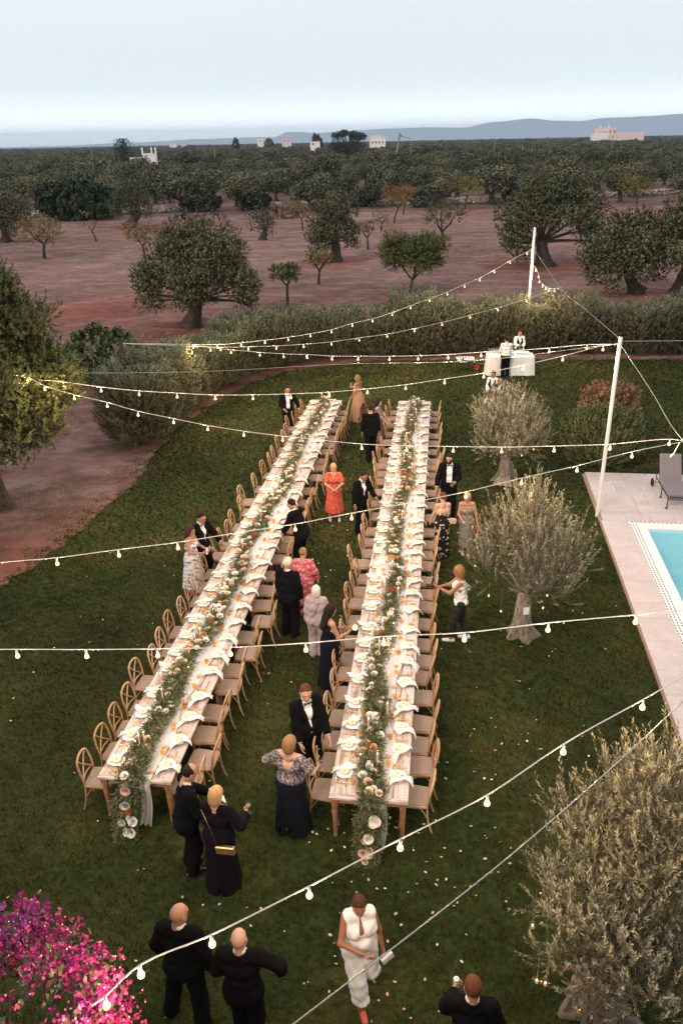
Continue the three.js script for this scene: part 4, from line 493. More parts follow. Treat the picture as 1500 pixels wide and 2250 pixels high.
// ends and bulb places of every strand, in metres
const strands = [
  ['string of lights from the far pole to the dark post, uppermost over the hedge', [8.62, 4.5, -37.6], [-7.06, 3.12, -26.6], [[8.37, 4.31, -37.42], [7.52, 4.03, -36.78], [6.75, 3.74, -36.2], [6.05, 3.49, -35.68], [5.34, 3.33, -35.15], [4.55, 3.12, -34.56], [3.76, 2.97, -33.96], [2.94, 2.82, -33.36], [2.16, 2.67, -32.77], [1.36, 2.56, -32.17], [.56, 2.52, -31.57], [-.24, 2.42, -30.97], [-1.02, 2.41, -30.39], [-1.81, 2.42, -29.79], [-2.61, 2.46, -29.2], [-3.39, 2.52, -28.61], [-4.14, 2.6, -28.05]]],
  ['string of lights along the hedge, middle one of three meeting at the dark post', [9.03, 3.4, -34], [-7.06, 3.12, -26.6], [[7.57, 3, -33.32], [6.33, 2.78, -32.74], [5.16, 2.62, -32.19], [4.01, 2.47, -31.66], [2.9, 2.36, -31.14], [1.84, 2.28, -30.64], [.78, 2.27, -30.15], [-.24, 2.25, -29.67], [-1.23, 2.29, -29.2], [-2.18, 2.35, -28.76], [-3.12, 2.44, -28.32], [-4.02, 2.54, -27.9]]],
  ['short drooping loop of lights beside the far white pole', [8.75, 3.8, -37.6], [9.03, 3.36, -34], [[8.78, 3.61, -37.29], [8.81, 3.4, -36.83], [8.82, 3.21, -36.65], [8.86, 3.11, -36.17], [8.9, 3.07, -35.72], [8.93, 3.07, -35.28], [8.98, 3.16, -34.59]]],
  ['string of lights from the terrace pole past the bar to the dark post', [6.67, 4.48, -19.3], [-7.06, 3.12, -26.6], [[6.04, 4.28, -19.75], [5.27, 4.09, -20.29], [4.54, 3.92, -20.81], [3.76, 3.76, -21.37], [2.97, 3.58, -21.93], [2.21, 3.43, -22.47], [1.45, 3.3, -23.01], [.57, 3.17, -23.63], [-.19, 3.06, -24.17], [-.95, 2.99, -24.71], [-1.7, 2.9, -25.24], [-2.49, 2.83, -25.8], [-3.49, 2.77, -26.51], [-4.23, 2.73, -27.04], [-4.88, 2.73, -27.5]]],
  ['string of lights from the terrace pole over the tables’ far ends to the lit tree', [6.67, 4.48, -19.3], [-7.3, 3.82, -19.6], [[6.29, 4.35, -19.31], [5.36, 4.12, -19.33], [4.43, 3.91, -19.35], [3.5, 3.73, -19.37], [2.56, 3.6, -19.39], [1.62, 3.47, -19.41], [.69, 3.38, -19.43], [-.24, 3.31, -19.45], [-1.18, 3.28, -19.47], [-2.11, 3.27, -19.49], [-3.04, 3.28, -19.51], [-3.97, 3.34, -19.53], [-4.9, 3.41, -19.55], [-5.82, 3.52, -19.57], [-6.72, 3.66, -19.59]]],
  ['string of lights sagging from the lit tree to the wire above the lounger', [6.45, 3.76, -14.45], [-7.85, 4.02, -19.3], [[6.19, 3.68, -14.54], [5.2, 3.48, -14.88], [4.22, 3.34, -15.22], [3.25, 3.22, -15.55], [2.32, 3.14, -15.86], [1.39, 3.06, -16.18], [.46, 3.01, -16.49], [-.41, 3.01, -16.79], [-1.26, 3.02, -17.08], [-2.14, 3.05, -17.38], [-2.98, 3.11, -17.66], [-3.79, 3.2, -17.94], [-4.65, 3.3, -18.23], [-5.41, 3.45, -18.49], [-6.24, 3.57, -18.77], [-6.99, 3.73, -19.03], [-7.47, 3.93, -19.19]]],
  ['string of lights over the middle of both tables, above the couple in satin and black', [6.45, 3.74, -14.5], [-6.3, 3.5, -10.2], [[5.38, 3.58, -14.18], [4.28, 3.47, -13.81], [3.2, 3.4, -13.44], [2.17, 3.31, -13.09], [1.14, 3.27, -12.74], [.17, 3.25, -12.42], [-.76, 3.22, -12.1], [-1.68, 3.23, -11.79], [-2.57, 3.23, -11.49], [-3.42, 3.27, -11.2], [-4.27, 3.3, -10.91], [-5.07, 3.37, -10.64]]],
  ['string of lights straight across both tables over the woman in navy', [5.3, 4.3, -7.94], [-5.2, 3.32, -8.62], [[4.34, 4.02, -8], [3.36, 3.88, -8.06], [2.38, 3.75, -8.13], [1.42, 3.6, -8.19], [.47, 3.53, -8.25], [-.46, 3.42, -8.31], [-1.38, 3.34, -8.37], [-2.28, 3.3, -8.43], [-3.17, 3.27, -8.49], [-4.04, 3.26, -8.54]]],
  ['string of lights closest to the house, running into the bougainvillea', [4.4, 4.2, -7.33], [-1.85, 3.42, -3.88], [[2.91, 3.88, -6.51], [2.02, 3.77, -6.02], [1.25, 3.57, -5.6], [.44, 3.53, -5.15], [-.32, 3.47, -4.74], [-1.05, 3.44, -4.34], [-1.53, 3.48, -4.07], [-1.76, 3.36, -3.92]]]];
for (const [label, a, b, bulbs] of strands) {
  const o = thing('string_lights', label, 'string lights'), up = bulbs.map(([x, y, z]) => V(x, y + .098, z)), pts = [V(...a), ...up, V(...b)];
  part('cable', new MB().tube(new THREE.CatmullRomCurve3(pts)  .getPoints(pts.length * 4), .0065, 5, null, false).build(), M_cable, o);
  bulbs.forEach(([x, y, z], k) => { const s = part('socket', socketGeo, M_socket, o); s.position.set(x, y + .005, z); s.rotation.y = k; const m = part('bulb', bulbGeo, M_bulb, s); m.castShadow = false; const l = new THREE.PointLight(new THREE.Color(1, .70, .40), BULB); l.position.set(x, y, z); l.shadow.radius = 1.3; l.castShadow = true; scene.add(l); });
}
single('loose_cable', new MB().tube(curve([[6.37, 3.72, -14.5], [6.33, 3.62, -14.5], [6.28, 3.5, -14.5], [6.25, 3.47, -14.5]], 8), .009, 5).lathe([[0, -.03], [.022, -.02], [.022, .02], [0, .03]], 8, M4(6.245, 3.455, -14.5)).build(), M_cable, 'loose cable end with a plug hanging above the lounger', 'cable');
// tealight lanterns in the olives
{
  const gm = pmat([1, .97, .94], { transmission: 1, thickness: 0, roughness: .03, ior: 1.45 }), wax = mat([.75, .68, .6]), fl = new THREE.MeshStandardMaterial({ color: lin(.9, .5, .2), emissive: lin(1, .42, .12), emissiveIntensity: 9 });
  const lit = (x, y, z, label, e, group) => { const t = thing('tealight_lantern', label, 'lantern', [x, y, z], 0, group); part('globe', new THREE.SphereGeometry(.042, 14, 10), gm, t); part('thread', new MB().tube([V(0, .042, 0), V(0, .5, 0)], .0015, 3).build(), M_wire, t); part('candle', new MB().tube([V(0, -.03, 0), V(0, -.014, 0)], .018, 8).build(), wax, t); part('flame', new THREE.SphereGeometry(.009, 6, 6).scale(1, 1.6, 1).translate(0, -.002, 0), fl, t); const l = new THREE.PointLight(new THREE.Color(1, .5, .2), e); l.position.set(x, y - .002, z); l.castShadow = true; scene.add(l); };
  const B = 'glass tealight ball in the wide bushy olive, ';
  lit(2.62, 1.3, -14.3, B + 'highest on the table side', .02); lit(2.79, 1.0, -13.64, B + 'in front of the camera woman', .02); lit(2.99, .8, -13.39, B + 'lowest, beside the trunk', .02); lit(3.9, 1.0, -13.6, B + 'upper one, pool side of trunk', .02); lit(3.77, .88, -13.35, B + 'lower one, pool side of trunk', .02); lit(4.31, 1.3, -13.76, B + 'farthest out towards the pool', .02);
  const A = 'tiny glass tealight ball under the round silvery olive, ';
  lit(3.91, 1.2, -21.4, A + 'nearest the tables', .015); lit(4.68, 1.15, -21.3, A + 'before the trunk', .015); lit(4.99, 1.0, -21.2, A + 'lowest on its pool side', .015); lit(5.36, 1.1, -21.4, A + 'nearest the pool', .015);
  const C = 'orange glowing tealight in the large gnarled olive, ';
  lit(1.78, 2.0, -5.6, C + 'upper one at the crown edge', .05); lit(1.8, 1.55, -5.35, C + 'brightest at the crown edge', .06); lit(1.87, 1.58, -5.30, C + 'beside the brightest one', .06); lit(2.3, .95, -5.45, C + 'against the trunk', .05); lit(3.0, .75, -5.2, C + 'lowest, in the roots’ shade', .05); lit(3.5, 1.8, -5.0, C + 'deep inside the branches', .04);
}
single('paper_notice', easedBox(.12, .16, .004, .001), M_white, 'small white paper pinned to the wide olive’s trunk', 'notice', [3.5, .72, -13.5], .1);
// ---------------------------------------------------------------- the two long rows of tables
// each row has its own frame: x across, -z along, origin on the ground under the near end's middle
const ROWS = [
  { name: 'poolside', at: [.284, 0, -8.57], turn: -Math.asin(.12276), len: 18.9, w: 1.09,
    s: [.5, 1.07, 1.56, 2.07, 2.73, 3.33, 3.8, 4.34, 5.06, 5.69, 6.18, 6.74, 7.44, 7.93, 8.5, 9.1, 9.96, 10.74, 11.51, 12.26, 12.78, 13.36, 13.87, 14.68, 15.44, 16.16, 17.13, 17.83, 18.5],
    tapers: [[.6, .08], [1.36, -.11], [1.75, .15], [2.55, .12], [3.47, -.1], [4.12, -.09], [5.33, .13], [5.57, -.15], [6.44, -.05], [7.86, .15], [8.95, .04], [9.32, .07], [10.85, -.11], [12.06, .15], [12.8, -.1], [14.54, -.11], [15.43, .13], [16.97, .1], [18.17, .15]],
    votives: [[.8, -.18], [.95, -.1], [1.5, .04], [2.53, -.14], [2.85, .11], [3.53, .14], [3.66, .04], [4.39, .1], [7.33, -.04], [8.87, -.12], [10.26, -.06], [11.42, .16], [13.45, -.11], [14.04, .18]] },
  { name: 'fieldside', at: [-3.028, 0, -9.052], turn: -Math.asin(.13794), len: 18.8, w: 1.09,
    s: [.35, .9, 1.45, 1.97, 2.68, 3.16, 3.72, 4.26, 4.84, 5.44, 6.01, 6.63, 7.44, 7.95, 8.4, 8.97, 9.87, 10.52, 11.37, 12.35, 13.07, 13.61, 14.45, 15.04, 15.66, 16.49, 17.02, 17.68, 18.3],
    tapers: [[.6, -.11], [.67, -.06], [1.71, -.13], [2.13, -.29], [2.52, -.25], [3.51, -.04], [5.09, -.09], [5.15, -.01], [7.06, -.12], [8.63, -.06], [9.77, -.22], [10.79, -.06], [11.09, .07], [14.07, -.04], [14.97, -.22], [16.5, -.28], [18.49, -.12], [18.67, .06]],
    votives: [[.7, -.22], [1.01, .01], [2.62, .01], [3.55, -.16], [4.42, .08], [4.52, -.09], [6.32, .07], [6.99, 0], [6.5, .03], [11.7, .03], [12.39, .09], [14.78, .05]] }];
const TOP = .77;
const inRow = (row, x, y, z) => { const c = Math.cos(row.turn), s = Math.sin(row.turn); return [row.at[0] + x * c + z * s, y, row.at[2] - x * s + z * c]; };
const SIDES = (row) => row.name === 'poolside' ? ['aisle side', 'pool side'] : ['field side', 'aisle side'];
// wood
const plankTex = tex(1024, 512, (u, v, o) => {
  const gr = fbm(u * 6, v * 90, 6, 90, 4, 901), w = fbm(u * 10, v * 16, 10, 16, 5, 911), sc = fbm(u * 4, v * 140, 4, 140, 2, 921), kn = sstep(.74, .8, fbm(u * 9, v * 14, 9, 14, 2, 931)), wash = clamp(sstep(.25, .62, w * .75 + gr * .35) - .5 * sstep(.6, .8, sc), 0, 1) * (1 - .7 * kn), k = .85 + .3 * (gr - .5);
  o[0] = lerp(.29, .68, wash) * k; o[1] = lerp(.19, .61, wash) * k; o[2] = lerp(.145, .59, wash) * k;
}, [1 / 2.4, 1 / 1.0]);
const woodTex = tex(512, 256, (u, v, o) => { const g = fbm(u * 4, v * 60, 4, 60, 4, 941), n = fbm(u * 6, v * 8, 6, 8, 3, 951), k = .7 + .45 * (g - .5) + .5 * (n - .4); o[0] = .42 * k; o[1] = .235 * k; o[2] = .135 * k; }, [1, 1]);
const M_plank = [[1, 1, 1], [.94, .92, .92], [1.05, 1.02, 1.0]].map((c) => mat(c, { map: plankTex, roughness: .75 }));
const M_leg = mat([1, .9, .82], { map: woodTex, roughness: .7 }), M_apron = mat([1.25, 1.25, 1.25], { map: woodTex, roughness: .75 });
const plankGeos = {};
function plankGeo(w, l, k) { const key = w + '_' + l + '_' + k; if (plankGeos[key]) return plankGeos[key]; const g = easedBox(w - .004, .035, l, .003), P = g.attributes.position, uv = new Float32Array(P.count * 2); for (let i = 0; i < P.count; i++) { uv[i * 2] = P.getZ(i) + k * .77; uv[i * 2 + 1] = P.getX(i) + P.getY(i) + k * .31; } g.setAttribute('uv', new THREE.BufferAttribute(uv, 2)); return plankGeos[key] = g; }
const legProf = [[0, 0], [.028, 0], [.034, .03], [.026, .07], [.030, .10], [.036, .30], [.044, .44], [.047, .50], [.036, .53], [.046, .55], [.046, .57], [.034, .60], [.045, .62]];
const legGeo = new MB().lathe(legProf, 14).box(-.045, .62, -.045, .045, TOP - .036, .045).build();
for (const row of ROWS) {
  const n = 7, L = row.len / n, r = rng(row.name.length * 7);
  for (let k = 0; k < n; k++) {
    const t = thing('long_table', `whitewashed farmhouse table with turned legs, ${ord(k + 1)} from the near end of ${row.name} row`, 'table', inRow(row, 0, 0, -(k + .5) * L), row.turn, 'tables of the two long rows'), l = L - .008;
    const w = row.w / 5; for (let j = 0; j < 5; j++) { const p = part('plank', plankGeo(w, l - .18, (k * 5 + j) % 6), M_plank[Math.floor(r() * 3)], t); p.position.set(-row.w / 2 + (j + .5) * w, TOP - .0175 + (r() - .5) * .002, 0); }
    for (const s of [-1, 1]) { const p = part('end_board', plankGeo(.086, row.w, k % 3), M_plank[k % 3], t); p.rotation.y = PI / 2; p.position.set(0, TOP - .0175, s * (l / 2 - .0445)); }
    part('apron', new MB().box(-row.w / 2 + .06, TOP - .135, -l / 2 + .06, -row.w / 2 + .085, TOP - .037, l / 2 - .06).box(row.w / 2 - .085, TOP - .135, -l / 2 + .06, row.w / 2 - .06, TOP - .037, l / 2 - .06).box(-row.w / 2 + .086, TOP - .135, l / 2 - .085, row.w / 2 - .086, TOP - .037, l / 2 - .06).box(-row.w / 2 + .086, TOP - .135, -l / 2 + .06, row.w / 2 - .086, TOP - .037, -l / 2 + .085).build(), M_apron, t);
    for (const [x, z] of [[-1, -1], [1, -1], [-1, 1], [1, 1]]) { const p = part('leg', legGeo, M_leg, t); p.position.set(x * (row.w / 2 - .075), 0, z * (l / 2 - .075)); }
  }
}
// ---------------------------------------------------------------- chairs
const rattanTex = tex(256, 256, (u, v, o) => { const a = Math.abs(Math.sin(u * PI * 32)), b = Math.abs(Math.sin(v * PI * 32)), w = ((Math.floor(u * 32) + Math.floor(v * 32)) % 2) ? a : b, k = .6 + .5 * w + .3 * (fbm(u * 6, v * 6, 6, 6, 3, 961) - .5); o[0] = .36 * k; o[1] = .262 * k; o[2] = .21 * k; }, [4, 4]);
const M_chair = [[.66, .52, .40], [.60, .44, .32], [.70, .57, .45], [.62, .43, .28]].map((c) => mat(c.map((x, i) => x * [1.95, 2.8, 3.65][i]), { map: woodTex, roughness: .55 })), M_rattan = mat([1, 1, 1], { map: rattanTex, roughness: .85 });
function chairProto(m) {
  const t = thing('cross_back_chair', '', 'chair', [0, 0, 0]), sh = (s) => { const g = new THREE.Shape(); g.moveTo(-.16 * s, -.2 * s); g.quadraticCurveTo(-.2 * s, -.2 * s, -.205 * s, -.14 * s); g.lineTo(-.225 * s, .12 * s); g.quadraticCurveTo(-.23 * s, .215 * s, -.13 * s, .22 * s); g.lineTo(.13 * s, .22 * s); g.quadraticCurveTo(.23 * s, .215 * s, .225 * s, .12 * s); g.lineTo(.205 * s, -.14 * s); g.quadraticCurveTo(.2 * s, -.2 * s, .16 * s, -.2 * s); return g; };
  const seat = new THREE.ExtrudeGeometry(sh(.97), { depth: .02, bevelEnabled: true, bevelSize: .008, bevelThickness: .008, bevelSegments: 2, curveSegments: 5 }).rotateX(PI / 2).scale(1, 1, 1); seat.translate(0, .465, 0);
  part('seat', seat, m, t); const pad = new THREE.ExtrudeGeometry(sh(.88), { depth: .004, bevelEnabled: true, bevelSize: .006, bevelThickness: .004, bevelSegments: 1, curveSegments: 5 }).rotateX(PI / 2); pad.translate(0, .482, 0); part('seat_pad', pad, M_rattan, t);
  part('back_frame', new MB().tube(curve([[-.185, .45, -.185], [-.195, .60, -.205], [-.195, .74, -.235], [-.15, .86, -.262], [0, .905, -.272], [.15, .86, -.262], [.195, .74, -.235], [.195, .60, -.205], [.185, .45, -.185]], 26), .0165, 7).build(), m, t);
  part('cross_slat', new MB().tube(curve([[-.18, .52, -.192], [-.06, .64, -.232], [.07, .77, -.262], [.135, .865, -.262]], 8), .011, 6).build(), m, t); part('cross_slat', new MB().tube(curve([[.18, .52, -.192], [.06, .64, -.222], [-.07, .77, -.248], [-.135, .865, -.262]], 8), .011, 6).build(), m, t);
  part('back_rail', new MB().tube(curve([[-.19, .545, -.195], [0, .55, -.225], [.19, .545, -.195]], 8), .010, 6).build(), m, t);
  for (const s of [-1, 1]) { part('leg', new MB().tube(curve([[s * .185, .455, -.185], [s * .19, .2, -.205], [s * .2, 0, -.265]], 6), (q) => .0165 - .003 * q, 7).build(), m, t); part('leg', new MB().tube(curve([[s * .18, .45, .165], [s * .188, .2, .185], [s * .2, 0, .215]], 6), (q) => .0165 - .003 * q, 7).build(), m, t); }
  for (const s of [-1, 1]) { part('brace', new MB().tube(curve([[s * .186, .22, .183], [s * .15, .38, .178], [s * .06, .44, .172]], 6), .008, 5).build(), m, t); part('brace', new MB().tube(curve([[s * .19, .24, -.2], [s * .175, .40, -.1], [s * .17, .44, -.02]], 6), .008, 5).build(), m, t); }
  return t;
}
{
  const protos = M_chair.map((m) => chairProto(m)), usedProto = protos.map(() => false), r = rng(88);
  for (const row of ROWS) for (const sd of [-1, 1]) row.s.forEach((s, k) => {
    const kind = [0, 0, 1, 2, 2, 3, 0, 1][Math.floor(r() * 8)], out = row.w / 2 + .085 + .10 * (r() - .5) + (r() < .1 ? .14 : 0), p = inRow(row, sd * out, 0, -(s + (r() - .5) * .06)), turn = row.turn - sd * PI / 2 + (r() - .5) * (r() < .2 ? .5 : .16), label = `wooden cross-back chair, ${ord(k + 1)} from the near end, ${SIDES(row)[sd < 0 ? 0 : 1]} of ${row.name} row`, group = 'chairs along the two long rows';
    if (!usedProto[kind]) { usedProto[kind] = true; const c = protos[kind]; c.position.set(...p); c.rotation.y = turn; c.userData.label = label; c.userData.group = group; } else copy(protos[kind], label, p, turn, group);
  });
}
// ---------------------------------------------------------------- place settings; guest frame: +z towards the table's middle, right hand at -x
const M_clear = pmat([1, 1, 1], { transmission: 1, thickness: 0, roughness: .04, ior: 1.8 }), M_amber = pmat([1, .80, .48], { transmission: .95, thickness: 0, roughness: .05, ior: 1.7 }), M_gold = mat([.75, .47, .2], { metalness: 1, roughness: .28 }), M_china = pmat([.78, .77, .75], { roughness: .25, clearcoat: .4 }), M_cream = mat([.72, .62, .47], { roughness: .6 }), M_linen = mat([.80, .78, .74], { roughness: .95 }), M_card = mat([.82, .82, .84], { roughness: .9 });
const crustTex = tex(64, 64, (u, v, o) => { const n = fbm(u * 6, v * 6, 6, 6, 3, 971); o[0] = .42 + .25 * n; o[1] = .21 + .19 * n; o[2] = .085 + .10 * n; });
const M_bread = mat([1, 1, 1], { map: crustTex, roughness: .75 });
function napkinGeo(seed, tail, skew = 0) { // folded cloth lying over plate and table edge, with a thickness
  const r = rng(seed), n = 16, w = 7, top = [], L = .335, ph = r() * 6, m = new MB();
  for (let side = 0; side < 2; side++) for (let i = 0; i <= n; i++) for (let j = 0; j <= w; j++) { const t = i / n, q = j / w - .5, z = (t - .5) * L, wid = .105 * (1 + .35 * Math.abs(t - .5) + .2 * Math.sin(t * 7 + ph)), x = q * wid * (1 + .35 * Math.sin(t * 9 + ph * 2)) + .026 * Math.sin(t * 6 + ph) + skew * (t - .5) * Math.abs(t - .5), on = sstep(.15, -.02, Math.abs(z) - .10); let y = lerp(.012, .036, on) + .010 * Math.sin(q * 9 + t * 5 + ph) * (1 - .4 * on) + .008 * Math.sin(t * 13 + q * 6 + ph) + .005 * Math.sin(q * 22 + t * 9); y = Math.max(y, .006); const zt = tail ? z - .05 : z; if (tail && t < .14) y -= (.14 - t) * .5; m.v(x, y - side * .006, zt, 0, side ? -1 : 1, 0, t, q); }
  const st = w + 1, N = (n + 1) * st; for (let i = 0; i < n; i++) for (let j = 0; j < w; j++) { const a = i * st + j; m.i.push(a, a + st, a + 1, a + 1, a + st, a + st + 1); const b = a + N; m.i.push(b, b + 1, b + st, b + 1, b + st + 1, b + st); }
  const g = m.build(); g.computeVertexNormals(); return g;
}
const S0 = { group: (k) => k };
const T = {}; // the first of each kind
function proto(key, name, category, f) { const t = thing(name, '', category, [0, 0, 0]); f(t); T[key] = { t, used: false }; }
proto('charger', 'charger_plate', 'charger plate', (t) => { part('glass', new MB().lathe([[0, .002], [.11, .002], [.155, .010], [.156, .013], [.11, .006], [0, .006]], 28).build(), M_clear, t); part('rim', new THREE.TorusGeometry(.157, .0028, 4, 32).rotateX(PI / 2).translate(0, .0125, 0), M_gold, t); });
proto('plate', 'dinner_plate', 'plate', (t) => part('dish', new MB().lathe([[0, .014], [.075, .014], [.118, .024], [.121, .028], [.078, .019], [0, .018]], 26).build(), M_china, t));
proto('card', 'menu_card', 'menu card', (t) => part('paper', easedBox(.092, .003, .185, .001), M_card, t));
proto('cream', 'scalloped_dish', 'dish', (t) => { const g = new THREE.LatheGeometry([[0, .002], [.045, .002], [.062, .014], [.066, .028], [.058, .036], [.03, .031], [0, .033]].map(([x, y]) => new THREE.Vector2(x, y)), 40), P = g.attributes.position; for (let k = 0; k < P.count; k++) { const a = Math.atan2(P.getZ(k), P.getX(k)), q = Math.hypot(P.getX(k), P.getZ(k)), f = 1 + .07 * Math.cos(a * 10) * sstep(.02, .06, q); P.setX(k, P.getX(k) * f); P.setZ(k, P.getZ(k) * f); } g.computeVertexNormals(); part('bowl', g, M_cream, t); part('knob', new THREE.SphereGeometry(.012, 8, 6).translate(0, .037, 0), mat([.6, .42, .3]), t); });
for (let k = 0; k < 4; k++) { proto('napkinA' + k, 'napkin', 'napkin', (t) => part('cloth', napkinGeo(3 + k * 7, false, [.3, -.4, .1, .5][k]), M_linen, t)); proto('napkinB' + k, 'napkin', 'napkin', (t) => part('cloth', napkinGeo(8 + k * 5, true, [.2, -.3, .6, -.1][k]), M_linen, t)); }
proto('knife', 'gold_knife', 'knife', (t) => { part('handle', new MB().tube([V(0, .008, -.105), V(0, .008, 0)], .0048, 6).build(), M_gold, t); part('blade', new MB().box(-.006, .005, 0, .006, .0085, .10).build(), M_gold, t); });
proto('spoon', 'gold_spoon', 'spoon', (t) => { part('handle', new MB().tube([V(0, .007, -.1), V(0, .009, .045)], .004, 6).build(), M_gold, t); part('bowl', new THREE.SphereGeometry(.02, 10, 6).scale(.8, .25, 1.3).translate(0, .009, .072), M_gold, t); });
proto('bplate', 'bread_plate', 'bread plate', (t) => { part('glass', new MB().lathe([[0, .002], [.05, .002], [.077, .011], [.078, .013], [.05, .006], [0, .005]], 22).build(), M_clear, t); part('rim', new THREE.TorusGeometry(.0785, .0018, 4, 24).rotateX(PI / 2).translate(0, .013, 0), M_gold, t); });
proto('roll', 'bread_roll', 'bread roll', (t) => { const g = new THREE.SphereGeometry(.036, 12, 9), P = g.attributes.position; for (let k = 0; k < P.count; k++) { const x = P.getX(k), y = P.getY(k), z = P.getZ(k), f = 1 + .16 * (noise2(x * 50, z * 50 + y * 30, 5, 2) - .5); P.setXYZ(k, x * f * 1.15, Math.max(0, y * f * .8 + .022), z * f); } g.computeVertexNormals(); part('crust', g, M_bread, t); });
const wineProf = [[.034, 0], [.032, .003], [.006, .006], [.004, .02], [.004, .085], [.010, .095], [.030, .118], [.038, .145], [.036, .175], [.031, .20]];
proto('wine', 'wine_glass', 'wine glass', (t) => part('bowl', new MB().lathe(wineProf, 18).build(), M_clear, t));
proto('water', 'water_glass', 'water glass', (t) => part('bowl', new MB().lathe([[0, .004], [.028, .004], [.03, .006], [.036, .05], [.037, .095], [.035, .095], [.033, .05], [.027, .010], [0, .010]], 18).build(), M_clear, t));
proto('amber', 'amber_tumbler', 'tumbler', (t) => part('bowl', new MB().lathe([[0, .003], [.024, .003], [.027, .008], [.033, .05], [.034, .085], [.032, .085], [.03, .05], [.024, .012], [0, .012]], 18).build(), M_amber, t));
function lay(key, label, p, turn, group) { const e = T[key]; if (!e.used) { e.used = true; e.t.position.set(...p); e.t.rotation.y = turn; e.t.userData.label = label; e.t.userData.group = group; return e.t; } return copy(e.t, label, p, turn, group); }
{
  const r = rng(99), words = { charger: ['gold-rimmed glass charger plate', 'charger plates'], plate: ['white dinner plate', 'dinner plates'], card: ['white menu card', 'menu cards'], cream: ['cream scalloped dish', 'scalloped dishes on the plates'], napkinA: ['draped white napkin', 'napkins'], napkinB: ['white napkin trailing over the edge', 'napkins'], knife: ['gold knife', 'gold knives'], spoon: ['gold spoon', 'gold spoons'], bplate: ['small glass bread plate', 'bread plates'], roll: ['brown bread roll', 'bread rolls'], wine: ['clear stemmed wine glass', 'wine glasses'], water: ['clear water glass', 'water glasses'], amber: ['amber glass tumbler', 'amber tumblers'] };
  for (const row of ROWS) for (const sd of [-1, 1]) row.s.forEach((s, k) => {
    const turn = row.turn - sd * PI / 2, j = () => (r() - .5) * .02, where = `${ord(k + 1)} place from near end, ${SIDES(row)[sd < 0 ? 0 : 1]} of ${row.name} row`;
    const put = (key, gx, gy, gz, a = 0) => { const x = sd * (row.w / 2 - .165 - gz), z = -s - sd * gx * -1; const [X, , Z] = inRow(row, x + j() * .5, 0, z + j() * .5); lay(key, words[key.replace(/\d$/, '')][0] + ', ' + where, [X, TOP + gy, Z], turn + a, words[key.replace(/\d$/, '')][1]); };
    put('charger', 0, .001, 0); put('plate', 0, .001, .0); put('card', -.058, .029, .005, (r() - .5) * .3); put('cream', -.004 + j(), .032, .005, r() * 3); put((sd > 0 ? 'napkinB' : 'napkinA') + Math.floor(r() * 4), .085, .014, 0, (r() - .5) * .5);
    put('knife', -.19, .001, -.01, (r() - .5) * .1); put('spoon', -.215, .001, -.01, (r() - .5) * .1);
    put('bplate', .19, .001, .16); put('roll', .19 + j(), .006, .16 + j(), r() * 3);
    put('wine', -.045 + j(), .001, .215 + j()); put('water', -.125 + j(), .001, .20 + j()); put('amber', -.215 + j(), .001, .145 + j());
  });
}
// ---------------------------------------------------------------- runner, garland, candles
const gauze = pmat([.80, .80, .82], { transmission: .35, thickness: 0, roughness: 1, bumpMap: greyTex(128, 128, (u, v) => .5 + .5 * Math.sin(u * 2 * PI * 40) * Math.sin(v * 2 * PI * 40), [3, 3]), bumpScale: .001 });
const ROSE = { cream: [.80, .68, .52], white: [.84, .82, .77], blush: [.74, .47, .42], peach: [.74, .40, .21], rust: [.44, .10, .025] };
const M_rose = Object.fromEntries(Object.entries(ROSE).map(([k, c]) => [k, mat(c, { roughness: .75 })]));
function roseGeo(seed) { const r = rng(seed), m = new MB(); for (let ring = 0; ring < 4; ring++) { const n = 3 + ring, rad = .007 + ring * .0085, h = .034 - ring * .005; for (let k = 0; k < n; k++) { const a = k / n * 2 * PI + ring * .7 + r() * .3, w = PI / n * 1.35, b = m.count; for (let i = 0; i <= 3; i++) for (let q = 0; q <= 3; q++) { const t = i / 3, al = a + (q / 3 - .5) * 2 * w * (1 - .25 * t), rr = rad * (.5 + .6 * t) + .006 * t * t * ring * .6; m.v(Math.cos(al) * rr, h * t * (1 - .12 * Math.abs(q / 3 - .5)) - .004, Math.sin(al) * rr, 0, 1, 0, q / 3, t); } for (let i = 0; i < 3; i++) for (let q = 0; q < 3; q++) { const c = b + i * 4 + q; m.i.push(c, c + 4, c + 1, c + 1, c + 4, c + 5); } } } const g = m.build(); g.computeVertexNormals(); return g; }
const roseGeos = [1, 2, 3].map(roseGeo), M_garland = mat([1, 1, 1], { vertexColors: true, roughness: .6 });
const taperProto = thing('taper_candle', '', 'candle', [0, 0, 0]), votiveProto = thing('pillar_candle', '', 'candle', [0, 0, 0]);
const M_wax = pmat([.80, .62, .48], { roughness: .5 }), M_waxWarm = new THREE.MeshStandardMaterial({ color: lin(.85, .66, .46), emissive: lin(1, .55, .24), emissiveIntensity: .35, roughness: .5 }), M_flame = new THREE.MeshStandardMaterial({ color: lin(1, .8, .5), emissive: lin(1, .62, .28), emissiveIntensity: 14 });
const flameGeo = new THREE.LatheGeometry([[0, 0], [.004, .004], [.0062, .011], [.0045, .020], [0, .032]].map(([x, y]) => new THREE.Vector2(x, y)), 8);
part('holder', new MB().lathe([[0, .002], [.045, .002], [.052, .006], [.048, .012], [.02, .02], [.018, .045], [.034, .055], [.05, .075], [.044, .075], [.02, .058], [0, .055]], 18).build(), M_clear, taperProto); part('stick', new MB().tube([V(0, .058, 0), V(0, .285, 0)], (t) => .0115 - .002 * t, 10).build(), M_wax, taperProto); part('shade', new THREE.CylinderGeometry(.031, .031, .27, 18, 1, true).translate(0, .20, 0), M_clear, taperProto); { const f = part('flame', flameGeo, M_flame, taperProto); f.position.y = .288; f.castShadow = false; }
